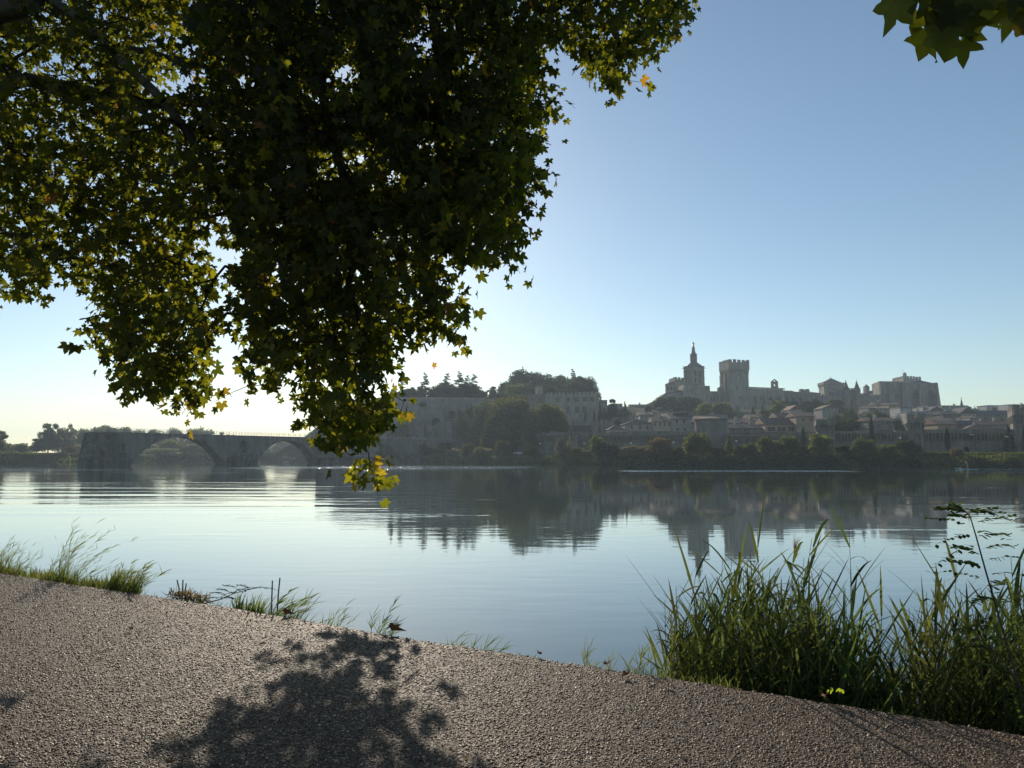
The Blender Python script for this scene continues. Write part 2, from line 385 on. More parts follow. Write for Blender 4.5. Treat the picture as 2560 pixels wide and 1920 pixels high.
# boat wake crests : three long low swells
wv = N(n, 'ShaderNodeTexNoise'); wv.inputs['Scale'].default_value = 1.0; wv.inputs['Detail'].default_value = 2
n.links.new(mapped(n, g, 0.03, 0.30, 0.12, (3, 1, 0)), wv.inputs['Vector'])
h = add(h, mul(mul(wv.outputs[0], mul(band(wx, -70, -45, -6, 2), band(wy, 34, 42, 75, 100))), 0.075))
ruf = noise(n, mapped(n, g, 1.3, 3.0), 1.0, 3, 0.6).outputs[0]
rm = mul(band(wx, -75, -30, -4, 10), band(wy, 150, 162, 182, 200))
rm = mul(rm, thr(noise(n, mapped(n, g, 0.03, 0.16), 1.0, 3, 0.6).outputs[0], 0.46, 0.56))
rs = mul(band(wx, 18, 30, 52, 66), band(wy, 126, 131, 136, 141))
r3 = mul(thr(noise(n, mapped(n, g, 0.012, 0.25, 0.0, (7, 3, 0)), 1.0, 2, 0.5).outputs[0], 0.60, 0.66), band(wy, 110, 140, 168, 180))
rs = add(rs, mul(band(wx, 97, 100, 200, 230), band(wy, 145.6, 146.6, 148.8, 150.0)))
h = add(h, mul(mul(ruf, add(add(rm, rs), mul(r3, 0.8))), 0.34))
# patches of riffle that break the reflections mid river
r4 = thr(noise(n, mapped(n, g, 0.05, 0.14, 0.0, (1, 9, 0)), 1.0, 3, 0.6).outputs[0], 0.54, 0.66)
h = add(h, mul(mul(r1, mul(r4, band(wy, 22, 34, 60, 90))), 0.014))
bp = N(n, 'ShaderNodeBump'); bp.inputs['Strength'].default_value = 1.0; bp.inputs['Distance'].default_value = 1.0
n.links.new(h, bp.inputs['Height']); n.links.new(bp.outputs[0], b.inputs['Normal']); n.links.new(bp.outputs[0], b.inputs['Coat Normal'])
mb = MB(); mb.poly([(-2500, -40, 0), (2500, -40, 0), (2500, 2400, 0), (-2500, 2400, 0)])
solo('water', mb, 'river_water', (0, 0, 0), kind='structure')
# ---- cliff of the rock with its retaining walls
def cliff():
    top = [(-101, 392), (-93, 377), (-70, 368), (-47, 366), (-30, 368), (-14, 371), (2, 376)]
    P = [np.array(p, float) for p in top]; pts = []
    for a, c in zip(P, P[1:]):
        for i in range(12): pts.append(a+(c-a)*i/12)
    pts.append(P[-1]); nz = 26; V = []; rr = np.random.default_rng(3)
    zt0 = zat(997, 366)
    for i, p in enumerate(pts):
        zt = zt0 - 7.0*max(0, 1-i/14.0)
        for k in range(nz+1):
            f = k/nz; z = 2+(zt-2)*f
            rough = (0.9 if f < 0.62 else 0.12)
            out = (1-f)*5.5*(1 if f < 0.62 else 0.5) + (1.3 if 0.56 < f < 0.64 else 0)
            nse = math.sin(i*0.9+f*7)+0.7*math.sin(i*2.3-f*13)+0.5*rr.standard_normal()
            V.append((p[0]+0.3*nse*rough, p[1]-out+nse*rough, z+(0.3*rr.standard_normal()*rough if 0 < k < nz else 0)))
        V.append((p[0], p[1]+14, zt))
    kk = nz+2; I = np.arange(len(pts)*kk).reshape(len(pts), kk)
    Fc = np.stack([I[:-1, :-1], I[1:, :-1], I[1:, 1:], I[:-1, 1:]], -1).reshape(-1, 4)
    o = bpy.data.objects.new('cliff', np_mesh('cliff', V, Fc, 'cliff_rock')); COL.objects.link(o); o['kind'] = 'structure'
cliff()
mb = MB(); zc = zat(997, 366)
for a, c in zip([(-70, 368), (-47, 366), (-30, 368)], [(-47, 366), (-30, 368), (-14, 371)]): mb.beam(a, c, 0.7, zc-0.1, zc+0.9, 0.5)
solo('parapet_wall', mb, 'limestone', (-45, 367, zc), 'low pale stone parapet along the top of the cliff under the tall conifers', 'wall')

# ================================================================== THE BRIDGE
A = at(236, 1100, 187)[:2]; B = at(1190, 1110, 324)[:2]; BL = np.linalg.norm(B-A); bd = (B-A)/BL; bn = inward(A, B)
DECK = zat(1079, 187)
br = thing('stone_bridge', 'long medieval stone arch bridge breaking off in mid river at a blunt end pier', 'bridge', (A[0], A[1], 0))
def bu(px, py=1140): return uspan(A, B, px, px, py)[0]
def zbr(py, px):
    u = bu(px, py); return zat(py, (A+bd*u)[1])
a1 = (bu(326), bu(562)); a2 = (bu(641), bu(793)); a3 = (bu(872), bu(1008)); a4 = (bu(1080), bu(1152))
crown = [zbr(1091.5, 446), zbr(1101.5, 715), zbr(1107, 945), zbr(1107, 1118)]
ops = []
for (p, q), c in zip((a1, a2, a3, a4), crown): ops.append((p, q, -0.6, c, c+0.2))
ops.append((bu(305, 1117), bu(312, 1117), zbr(1126, 308), zbr(1108.5, 308), 'round'))
ops.append((bu(600, 1115), bu(617, 1115), zbr(1131, 608), zbr(1101, 608), 'round'))
ops.sort()
BW = 4.6
mb = MB(); strip_wall(mb, A, B, BW, -1.5, DECK-0.25, ops, n=22)
part('arches', mb, 'bridge_stone', br)
mb = MB(); mb.beam(A-bd*.15, B, BW+.3, DECK-.25, DECK, -0.15); part('deck', mb, 'grey_stone', br)
for k, (p, q) in enumerate((a1, a2, a3, a4)):            # arch rings, a hand's width proud
    h = min(crown[k]+.6, crown[k]+.2); hh = crown[k]+0.6
    w_ = q-p; hgt = crown[k]-(-0.6); hgt = min(hgt, crown[k]+.2); r = (w_*w_/4+hgt*hgt)/(2*hgt); mb = MB(); n_ = 26
    pr = None
    for i in range(n_+1):
        th = math.asin(min(1, w_/2/r)) if hgt <= r else math.pi-math.asin(min(1, w_/2/r))
        t = -th+2*th*i/n_; cu = (p+q)/2; cz = crown[k]-r
        cur = [(A+bd*(cu+rr*math.sin(t)), cz+rr*math.cos(t)) for rr in (r, r+0.75)]
        if pr:
            f = lambda P, o: (P[0][0]-bn[0]*o, P[0][1]-bn[1]*o, P[1])
            mb.quad(f(pr[0], .12), f(cur[0], .12), f(cur[1], .12), f(pr[1], .12))
            mb.quad(f(pr[1], .12), f(cur[1], .12), f(cur[1], -.1), f(pr[1], -.1))
            mb.quad(f(pr[0], .12), f(pr[0], -.1), f(cur[0], -.1), f(cur[0], .12))
        pr = cur
    part('arch_ring', mb, 'grey_stone', br)
# end pier: stepped blocks, pilasters, starling
def bpt(u, o): p = A+bd*u-bn*o; return (p[0], p[1])
mb = MB()
ue = bu(326)
mb.prism([bpt(-1.9, 0.6), bpt(3.0, 1.2), bpt(3.0, -BW-.8), bpt(-1.9, -BW-.3)], -1, DECK-.35, [bpt(-0.5, 0.25), bpt(2.6, 0.5), bpt(2.6, -BW-.2), bpt(-0.5, -BW-.2)])
mb.prism([bpt(2.5, .7), bpt(6.0, .7), bpt(6.0, -1), bpt(2.5, -1)], 4, DECK-.4)
mb.prism([bpt(2.0, 1.8), bpt(ue-2.0, 1.7), bpt(ue-2.0, -1), bpt(2.0, -1)], -1, zbr(1131, 290))
part('end_pier', mb, 'old_block', br, 'rough end pier of large dark weathered blocks')
mb = MB(); up0, up1 = bu(572), bu(636); zs = zbr(1134, 605)
mb.prism([bpt(up0+1.5, 2.2), bpt((up0+up1)/2+1, 3.6), bpt(up1-.3, 2.4), bpt(up1-.3, -1), bpt(up0+1.5, -1)], -1, zs, [bpt(up0+1.7, 1.9), bpt((up0+up1)/2+1, 3.2), bpt(up1-.5, 2.1), bpt(up1-.5, -1), bpt(up0+1.7, -1)])
mb.prism([bpt(up0-.5, .5), bpt(up0+1.2, .5), bpt(up0+1.2, -1), bpt(up0-.5, -1)], -1, zs-1)
part('pier', mb, 'old_block', br)
mb = MB(); up0, up1 = a2[1], a3[0]
mb.prism([bpt(up0+.5, 2.6), bpt((up0+up1)/2, 5), bpt(up1-.5, 2.6), bpt(up1-.5, -1), bpt(up0+.5, -1)], -1, 4.0)
part('pier', mb, 'old_block', br)
mb = MB(); mb.prism([bpt(a3[1]+.5, 1.8), bpt(a4[0]-.5, 1.8), bpt(a4[0]-.5, -1), bpt(a3[1]+.5, -1)], -1, 3.6); part('pier', mb, 'old_block', br)
for (p, q, d_) in ((bu(305, 1117), bu(312, 1117), .9), (bu(600, 1115), bu(617, 1115), 1.2)): mb = MB(); mb.beam(A+bd*(p-.2), A+bd*(q+.2), 0.3, 3, DECK-1.2, d_); part('niche', mb, 'old_block', br)
# two-storey chapel on the third pier
ch0, ch1 = a2[1]-0.5, a3[0]+0.5
mb = MB(); CA, CB = A+bd*ch0-bn*4.2, A+bd*ch1-bn*4.2
Lc = np.linalg.norm(CB-CA)
strip_wall(mb, CA, CB, 0.7, 2, DECK+4.2, [(Lc*.3, Lc*.3+1.1, 5.0, 7.2, 'round'), (Lc*.65, Lc*.65+1.1, DECK+.8, DECK+3, 'round')])
nn_ = inward(CA, CB); c2 = [tuple(CA+nn_*.75), tuple(CB+nn_*.75), tuple(CB+nn_*4.1), tuple(CA+nn_*4.1)]
mb.prism(c2, 2, DECK+4.2)
cp = part('chapel', mb, 'bridge_stone', br, 'small two storey chapel standing on the bridge pier')
mb = MB(); e = [tuple(CA-bd*.4-bn*.4), tuple(CB+bd*.4-bn*.4), tuple(CB+bd*.4+bn*4.6), tuple(CA-bd*.4+bn*4.6)]; md = [tuple(CA-bd*.2+bn*2.1), tuple(CB+bd*.2+bn*2.1), tuple(CB+bd*.2+bn*2.2), tuple(CA-bd*.2+bn*2.2)]
mb.prism(e, DECK+4.2, DECK+6.1, md); part('roof', mb, 'dark_roof', cp)
mb = MB()
for side in (0.1, -BW+.1):
    k = int(BL/2.2)
    for i in range(k+1):
        p = bpt(i*BL/k, side-.15); mb.box(p[0]-.035, p[0]+.035, p[1]-.035, p[1]+.035, DECK, DECK+1.15)
    for z in (0.4, .75, 1.12):
        p, q = A-bn*(side-.15), B-bn*(side-.15); mb.tube([(p[0], p[1], DECK+z), (q[0], q[1], DECK+z)], 0.022, 4)
part('railing', mb, 'rail_metal', br, smooth=False)

# ================================================================== BUILDINGS
def building(name, label, cat, C0, C1, C2, z0, z1, wall='limestone', t=0.5, opsL=(), opsR=(), group=None, depth=None, pane='pane', top=True, wallname='wall'):
    """C0-C1 left face, C1-C2 right face (world xy). C0 None: a single front C1-C2 with given depth."""
    C1 = np.array(C1[:2], float); C2 = np.array(C2[:2], float)
    if C0 is None:
        nn = inward(C1, C2); C0 = C1+nn*depth
    C0 = np.array(C0[:2], float); C3 = C0+C2-C1
    r = thing(name, label, cat, (C1[0], C1[1], z0), group)
    mb = MB(); strip_wall(mb, C1, C2, t, z0, z1, opsR); strip_wall(mb, C0, C1, t, z0, z1, opsL)
    c = (C0+C1+C2+C3)/4; ins = []
    for P in (C0, C1, C2, C3):
        v = c-P; ins.append(tuple(P+v/np.linalg.norm(v)*(t*1.45+.02)))
    mb.prism(ins, z0, z1-.02)
    w_ = part(wallname, mb, wall, r)
    panes(w_, C1, C2, opsR, min(.3, t*.6), pane); panes(w_, C0, C1, opsL, min(.3, t*.6), pane)
    r['z'] = 0; del r['z']
    return r, w_, [C0, C1, C2, C3]
def grow(fp, g):
    c = sum(fp)/len(fp); o = []
    n_ = len(fp)
    for i, P in enumerate(fp):
        v = P-c; o.append(P+v/np.linalg.norm(v)*g*1.41)
    return o
def tup(fp): return [tuple(p) for p in fp]
def gable(mb, fp, z, h, over=0.4, axis=0):
    """pitched roof on footprint C0..C3, ridge parallel to C1->C2."""
    C0, C1, C2, C3 = grow(fp, over)
    r0, r1 = (C0+C1)/2, (C2+C3)/2
    a, b_, c, d = [(*p, z) for p in (C1, C2, C3, C0)]; e, f = (*r0, z+h), (*r1, z+h)
    mb.poly([a, b_, f, e]); mb.poly([c, d, e, f]); mb.poly([b_, c, f]); mb.poly([d, a, e]); mb.poly([d, c, b_, a])
    # thickness at eaves
    for p, q in ((a, b_), (c, d)): mb.quad((p[0], p[1], z-.18), (q[0], q[1], z-.18), q, p)
def hip(mb, fp, z, h, over=0.4, peak=None):
    g_ = grow(fp, over); c = sum(g_)/4 if peak is None else np.array(peak)
    mb.prism(tup(g_), z-.15, z)
    for i in range(4):
        p, q = g_[i], g_[(i+1) % 4]; mb.poly([(*p, z), (*q, z), (*c, z+h)])
def chimney(parent, x, y, z, w_=.8, h=1.4, mat='plaster'):
    mb = MB(); mb.box(x-w_/2, x+w_/2, y-w_/2, y+w_/2, z-1.2, z+h); mb.box(x-w_/2-.08, x+w_/2+.08, y-w_/2-.08, y+w_/2+.08, z+h, z+h+.12)
    part('chimney', mb, mat, parent)
def crown_deck(fp, z, parent, over, corb_h, mer_h, faces=((0, 1), (1, 2)), pitch=1.6, wall='limestone', mw=1.5, mg=1.0, pz=1.0, allround=True, cw=.55):
    """machicolated parapet: corbels + projecting band + merlons"""
    g_ = grow(fp, over*.98); mb = MB()
    for i, j in faces: corbels(mb, fp[i], fp[j], z, corb_h, cw, pitch, over)
    part('corbels', mb, wall, parent)
    mb = MB(); mb.prism(tup(g_), z, z+pz)
    for i, j in ((0, 1), (1, 2), (2, 3), (3, 0)): merl(mb, g_[i], g_[j], z+pz, mw, mg, mer_h, .5, sum(g_)/4)
    part('battlements', mb, wall, parent)
def merl(mb, A_, B_, z, w_, gap, h, t, cen):
    A_ = np.array(A_, float); B_ = np.array(B_, float); L = np.linalg.norm(B_-A_); d = (B_-A_)/L
    nn = np.array([-d[1], d[0]]); nn = nn if nn.dot(cen-(A_+B_)/2) > 0 else -nn
    k = max(2, int(round((L+gap)/(w_+gap)))); p = (L+gap)/k; ww = p-gap
    for i in range(k):
        a = A_+d*(i*p+.002*(i == 0)); c = A_+d*(i*p+ww)
        mb.prism([tuple(a+nn*.003), tuple(c+nn*.003), tuple(c+nn*t), tuple(a+nn*t)], z, z+h*(0.94+.06*math.sin(i*2.1+A_[0])))
P2 = lambda px, Y, py=1000: at(px, py, Y)[:2]

# --- the tall square palace tower
fp0 = (P2(1802, 461, 970), P2(1825, 447, 970), P2(1872.3, 452, 970))
Ym = 449
oR = ops_px(fp0[1], fp0[2], [(1846.5, 1850.5, 934, 939.5, 'round'), (1840, 1845, 965, 973, None), (1848, 1853.5, 990, 999, None), (1840, 1849, 1015, 1025, None), (1862, 1864, 1016, 1023, None), (1831, 1833, 983, 987, None)])
oL = ops_px(fp0[0], fp0[1], [(1812.5, 1814.5, 978, 986, None)])
tw, wl, fp = building('palace_tower', 'tall square pale stone tower with projecting battlements right of the domed bell tower', 'tower', *fp0, H(115, 445)-4, zat(926, Ym), 'limestone', 0.7, oL, oR)
crown_deck(fp, zat(923, Ym), tw, .55, 3.0, 1.9, pitch=1.5, mw=2.4, mg=1.1, pz=zat(906, Ym)-zat(923, Ym), cw=.6)
mb = MB(); L0, L1 = fp[0], fp[1]; d = (L1-L0)/np.linalg.norm(L1-L0); n_ = inward(L0, L1)
for f in (0.02, .42): 
    mb = MB(); a = L0+(L1-L0)*f; c = L0+(L1-L0)*(f+.2); mb.prism([tuple(a-n_*.8), tuple(c-n_*.8), tuple(c+n_*.1), tuple(a+n_*.1)], H(115, 445)-4, zat(934, Ym)); part('buttress', mb, 'limestone', wl)
# slender stair tower and low wing left of it
mb_, _, fpw = building('palace_wing', 'low pale stone wing linking the domed cathedral to the tall palace tower', 'building', None, P2(1774, 462, 990), P2(1799, 462, 990), H(110, 450)-3, zat(978, 462), 'limestone', .5, (), ops_px(P2(1774, 462, 990), P2(1799, 462, 990), [(1776, 1780, 992, 1002, 'gothic'), (1784, 1788, 992, 1003, 'gothic'), (1791.5, 1796, 991, 1003, 'gothic')]), depth=9)
r = thing('stair_turret', 'small square stair turret against the left side of the tall palace tower', 'turret', (*P2(1800, 459, 990), 25))
mb = MB(); a, c = P2(1796.5, 459, 990), P2(1806.5, 459, 990); mb.beam(a, c, 3, H(110, 450)-3, zat(969, 459)); part('wall', mb, 'limestone', r)
mb = MB(); mb.beam(a+.3, c-.3, 2.4, zat(969, 459), zat(967, 459), .3); part('roof', mb, 'dark_roof', r)
# long wing with blind arches and belfry gable
WA, WB = P2(1869, 456, 990), P2(1958, 466, 990)
arc = [(1875, 1888), (1894.5, 1907.5), (1916.5, 1930), (1937.5, 1950)]
opsw = ops_px(WA, WB, [(p, q, 992.5, 1040, 'round') for p, q in arc])
wing, ww, fpw = building('palace_long_wing', 'long battlemented palace wing with tall blind arches right of the tall tower', 'building', None, WA, WB, H(140, 450)-4, zat(972, 461), 'limestone', .6, (), [], depth=12)
for c in list(ww.children): pass
mb = MB(); strip_wall(mb, WA, WB, 1.8, H(140, 450)-4, zat(974.5, 461), opsw, off=-1.8); part('arcade', mb, 'limestone', ww)
mb = MB(); merlons(mb, WA, WB, zat(972, 461)-.1, 1.5, .45, .8, .5, off=-1.7); part('battlements', mb, 'limestone', ww)
for px in (1878, 1901, 1925, 1944): 
    mb = MB(); p = P2(px, 459.5, 1000); mb.box(p[0]-.55, p[0]+.55, p[1]-.15, p[1]+.3, zat(1000, 460), zat(994.5, 460)); part('window', mb, 'pane', ww)
r = thing('belfry_gable', 'small pointed belfry gable with two round openings on the long palace wing roof', 'belfry', (*P2(1936, 460, 960), zat(972, 460)))
ga, gb = P2(1928.4, 460, 960), P2(1945.4, 460, 960); L = np.linalg.norm(gb-ga); zg0, zg1, zgp = zat(972, 460), zat(954, 460), zat(947, 460)
mb = MB(); strip_wall(mb, ga, gb, 1.2, zg0, zg1, [(L/2-.55, L/2+.55, zat(965.5, 460), zat(959.6, 460), 'round')]); part('wall', mb, 'limestone', r)
mb = MB(); c_ = (ga+gb)/2
for s_ in (-1, 1):
    e = ga if s_ < 0 else gb; i0 = (0.55*s_)+c_[0]
    mb.poly([(e[0], ga[1], zg1), (i0, ga[1], zg1), (i0, ga[1], zgp-1.0), (c_[0]+.001*s_, ga[1], zgp-.55), (c_[0], ga[1], zgp)]); mb.poly([(e[0], ga[1]+1.2, zg1), (i0, ga[1]+1.2, zg1), (i0, ga[1]+1.2, zgp-1.0), (c_[0]+.001*s_, ga[1]+1.2, zgp-.55), (c_[0], ga[1]+1.2, zgp)])
    mb.quad((e[0], ga[1], zg1), (e[0], ga[1]+1.2, zg1), (c_[0], ga[1]+1.2, zgp), (c_[0], ga[1], zgp))
    mb.quad((i0, ga[1], zg1), (i0, ga[1]+1.2, zg1), (i0, ga[1]+1.2, zgp-1.0), (i0, ga[1], zgp-1.0))
part('gable_top', mb, 'limestone', r)
# lower wing to the right, plain corner block, small works
WC, WD = P2(1957, 466, 990), P2(2001, 470, 990)
o2 = ops_px(WC, WD, [(1956.5+i*18, 1966+i*18, 994, 1040, 'round') for i in range(3)])
w2, w2w, _ = building('palace_lower_wing', 'lower palace wing with blind arches sloping down to the right of the belfry gable', 'building', None, WC, WD, H(160, 455)-4, zat(979, 468), 'grey_stone', .6, (), [], depth=10)
mb = MB(); strip_wall(mb, WC, WD, 1.6, H(160, 455)-4, zat(980, 468), o2, off=-1.6); part('arcade', mb, 'grey_stone', w2w)
mb = MB(); gable(mb, [np.array(p) for p in (WC+[0, 8], WC+[0, 0], P2(1985, 469, 980), P2(1985, 469, 980)+[0, 8])], zat(979, 468), zat(975, 468)-zat(979, 468), .3); part('roof', mb, 'dark_roof', w2)
blk, bw_, fpb = building('corner_block', 'square weathered stone block with a ragged top left of the hip roofed tower', 'building', P2(1997, 478, 985), P2(2003, 472, 985), P2(2024, 474, 985), H(180, 460)-4, zat(975, 472), 'grey_stone', .5, (), ops_px(P2(2003, 472, 985), P2(2024, 474, 985), [(2009, 2012, 984, 989, None)]))
mb = MB(); merl(mb, fpb[1], fpb[2], zat(975, 472), 2.2, 1.6, .8, 1.5, sum(fpb)/4); merl(mb, fpb[0], fpb[1], zat(975, 472), 1.6, 1.0, .7, 1.2, sum(fpb)/4); part('battlements', mb, 'grey_stone', blk)
l2, _, fpl = building('link_block', 'low grey stone link building left of the hip roofed tower', 'building', None, P2(2020, 474, 990), P2(2052, 476, 990), H(190, 460)-4, zat(982, 474), 'grey_stone', .5, (), ops_px(P2(2020, 474, 990), P2(2052, 476, 990), [(2027, 2030, 988, 993, None), (2037, 2040, 988, 993, None)]), depth=9)
mb = MB(); hip(mb, fpl, zat(982, 474), 1.2, .2); part('roof', mb, 'lead_roof', l2)
# --- hip-roofed tower
f0 = (P2(2046.5, 500, 970), P2(2062, 486, 970), P2(2109.5, 494, 970))
oR = ops_px(f0[1], f0[2], [(2073+i*8.5, 2076+i*8.5, 967.5, 974, 'round') for i in range(4)]+[(2073, 2085, 980, 991, 'round'), (2099, 2107, 979, 986, 'round')])
ht, hw, fph = building('hipped_tower', 'broad square battlemented tower with a low pyramid roof', 'tower', *f0, H(205, 470)-4, zat(962, 489), 'limestone', .6, ops_px(f0[0], f0[1], [(2051, 2053, 968, 975, 'round')]), oR)
crown_deck(fph, zat(960.5, 489), ht, .5, 1.6, 1.1, pitch=2.2, mw=1.6, mg=.9, pz=.5, cw=.5)
mb = MB(); hip(mb, [p+(sum(fph)/4-p)*.12 for p in fph], zat(956, 492), zat(943, 492)-zat(956, 492), 0); mb.tube([(*(sum(fph)/4), zat(943.5, 492)), (*(sum(fph)/4), zat(939, 492))], .12, 4); part('roof', mb, 'lead_roof', ht)
# front curtain of the palace with two turrets
fc, fw, fpf = building('palace_curtain_wall', 'low battlemented front wall left of the twin turreted gate', 'building', None, P2(2056, 476, 1000), P2(2112, 480, 1000), H(205, 465)-4, zat(990, 478), 'grey_stone', .5, (), ops_px(P2(2056, 476, 1000), P2(2112, 480, 1000), [(2066+i*11, 2069+i*11, 995, 1001, None) for i in range(4)]), depth=7)
mb = MB(); merlons(mb, fpf[1], fpf[2], zat(990, 478), 1.6, .8, 1.0, .5); part('battlements', mb, 'grey_stone', fc)
gt, gw, fpg = building('turreted_gate', 'palace gate front with battlements between two slender spired turrets', 'gate', None, P2(2111, 478, 1000), P2(2152.5, 481, 1000), H(215, 465)-4, zat(974, 479), 'grey_stone', .6, (), ops_px(P2(2111, 478, 1000), P2(2152.5, 481, 1000), [(2126, 2132.5, 999, 1015, 'gothic'), (2127, 2130, 985, 991, None)]), depth=8)
mb = MB(); merlons(mb, P2(2120, 478.6, 970), fpg[2], zat(974, 479), 1.6, .9, 1.1, .6); part('battlements', mb, 'grey_stone', gt)
for px in (2115.5, 2142.5):
    x, y = P2(px, 477, 980); tr = 1.55
    mb = MB(); mb.cone(x, y, H(215, 465)-3, zat(980, 477), tr, tr, 8, .39); mb.cone(x, y, zat(980, 477), zat(977.5, 477), tr+.1, tr+.6, 8, .39); mb.cone(x, y, zat(977.5, 477), zat(975, 477), tr+.6, tr+.55, 8, .39)
    t_ = part('turret', mb, 'grey_stone', gt)
    mb = MB(); mb.cone(x, y, zat(975, 477), zat(952, 477), tr+.55, .12, 8, .39); mb.tube([(x, y, zat(952, 477)), (x, y, zat(948.5, 477))], .1, 4)
    part('spire', mb, 'dark_roof', t_)
# link with small turret
lk, lw, fpk = building('palace_right_wing', 'battlemented lower palace wall between the turreted gate and the great chapel', 'building', None, P2(2152, 482, 1000), P2(2203, 484, 1000), H(230, 465)-5, zat(989.5, 483), 'grey_stone', .5, (), ops_px(P2(2152, 482, 1000), P2(2203, 484, 1000), [(2165+i*12, 2168+i*12, 997, 1004, None) for i in range(3)]), depth=6)
mb = MB(); merlons(mb, fpk[1], fpk[2], zat(989.5, 483), 1.8, .8, .9, .5); part('battlements', mb, 'grey_stone', lk)
r = thing('pointed_turret', 'small pointed square turret between the twin spires and the great chapel', 'turret', (*P2(2166, 494, 980), zat(989, 494)))
mb = MB(); x, y = P2(2166, 494, 975); mb.box(x-1.5, x+1.5, y-1.5, y+1.5, 20, zat(968, 494)); part('wall', mb, 'limestone', r)
mb = MB(); mb.cone(x, y, zat(968, 494), zat(960.5, 494), 2.3, .05, 4, math.pi/4); part('roof', mb, 'dark_roof', r)
r = thing('lean_roof_block', 'stone block with a sloping tiled roof left of the great chapel', 'building', (*P2(2166, 490, 985), zat(995, 490)))
mb = MB(); a, c = P2(2152, 490, 985), P2(2182, 490, 985); z_ = [zat(q, 490) for q in (1000, 986, 976)]
mb.prism([tuple(a), tuple(c), (c[0], c[1]+8), (a[0], a[1]+8)], z_[0]-10, z_[1]); part('wall', mb, 'grey_stone', r)
mb = MB(); mb.poly([(a[0], a[1]-.2, z_[1]), (c[0], c[1]-.2, z_[1]+.1), (c[0], c[1]-.2, z_[2]), ]); mb.poly([(a[0], a[1]-.2, z_[1]), (c[0], c[1]-.2, z_[2]), (c[0], c[1]+8, z_[2]), (a[0], a[1]+8, z_[1])]); part('roof', mb, 'roof_tile', r)
# --- great chapel block
f0 = (P2(2180, 522, 980), P2(2200.5, 500, 980), P2(2264, 503, 980))
oR = ops_px(f0[1], f0[2], [(2213, 2217, 988, 995, None), (2238, 2245, 987, 997, None)])
gc, gcw, fpc = building('great_chapel', 'massive plain stone hall with shallow buttresses left of the two arched gable', 'building', *f0, H(240, 470)-6, zat(953.5, 502), 'grey_stone', .8, (), oR)
for p, q in ((2200.5, 2206), (2221, 2225.5), (2254, 2262)):
    mb = MB(); a, c = P2(p, 500, 990), P2(q, 500, 990); mb.beam(a, c, 1.6, H(240, 470)-6, zat(958, 500), -1.2); part('buttress', mb, 'grey_stone', gcw)
GA, GB = P2(2260, 501, 990), P2(2346.5, 508, 990)
go = ops_px(GA, GB, [(2278, 2305.5, 973.5, 1024, 'gothic'), (2316, 2341, 973.5, 1024, 'gothic')])
ggr = thing('gothic_gable', 'broad stone gable with two tall pointed arches at the right end of the palace', 'building', (*GA, 15))
mb = MB(); strip_wall(mb, GA, GB, 4.4, H(240, 470)-6, zat(957.5, 505), go, n=14)
dd = (GB-GA)/np.linalg.norm(GB-GA); gn = inward(GA, GB)
mb.prism([tuple(GA+gn*4.45), tuple(GB+gn*4.45), tuple(GB+gn*20), tuple(GA+gn*20)], H(240, 470)-6, zat(957.6, 505))
gw_ = part('wall', mb, 'grey_stone', ggr)
mb = MB()   # low triangle over the front
pk = P2(2301, 504.5, 955); z1 = zat(957.5, 505)
for o_, s_ in ((0.0, 1), (19, 1)):
    mb.poly([(*(GA+dd*2+gn*o_), z1), (*(GB-dd*3+gn*o_), z1), (*(pk+gn*o_), zat(951, 505))])
mb.quad((*(GA+dd*2), z1), (*(pk), zat(951, 505)), (*(pk+gn*19), zat(951, 505)), (*(GA+dd*2+gn*19), z1)); mb.quad((*(GB-dd*3), z1), (*(GB-dd*3+gn*19), z1), (*(pk+gn*19), zat(951, 505)), (*(pk), zat(951, 505)))
part('roof', mb, 'dark_roof', ggr)
wo = ops_px(GA, GB, [(2281.5, 2290, 991, 1018, 'gothic'), (2316.5, 2326, 991, 1018, 'gothic')])
for o_ in wo: mb = MB(); mb.beam(GA+dd*o_[0], GA+dd*(o_[1]), .2, o_[2], o_[3]-1.5, 4.15); mb.beam(GA+dd*(o_[0]+.7), GA+dd*(o_[1]-.7), .2, o_[3]-1.5, o_[3], 4.15); part('window', mb, 'pane', gw_)
for u0, u1, o_ in ((0, 3.4, -1.3), (12.2, 15, -1.0)): mb = MB(); mb.beam(GA+dd*u0, GA+dd*u1, 1.6, H(240, 470)-6, zat(959, 505), o_); part('buttress', mb, 'grey_stone', gw_)
mb = MB(); e = GB-dd*2.5
mb.prism([tuple(e-gn*2.2), tuple(GB+dd*1.6-gn*2.2), tuple(GB+dd*1.6+gn*2), tuple(e+gn*2)], H(240, 470)-6, zat(956.5, 507), [tuple(e-gn*.8), tuple(GB-dd*.9-gn*.8), tuple(GB-dd*.9+gn*2), tuple(e+gn*2)])
part('buttress', mb, 'grey_stone', gw_)
# crenellated tower behind
f0 = (P2(2230, 545, 945), P2(2261, 525, 945), P2(2302.5, 533, 945))
bt, _, fpt = building('rear_tower', 'battlemented square tower rising behind the great chapel roof', 'tower', *f0, 25, zat(947, 530), 'limestone', .6)
mb = MB()
for i, j in ((0, 1), (1, 2)): merl(mb, fpt[i], fpt[j], zat(947, 530), 1.9, 1.2, 1.9, .6, sum(fpt)/4)
part('battlements', mb, 'limestone', bt)
mb = MB(); x, y = P2(2262, 524, 940); mb.cone(x, y, 30, zat(935, 524), 1.25, 1.25, 8); mb.cone(x, y, zat(935, 524), zat(930.5, 524), 1.5, .05, 8); mb.tube([(x-1.2, y, zat(935, 524)), (x-1.2, y, zat(921, 524))], .07, 4); part('corner_turret', mb, 'limestone', bt)

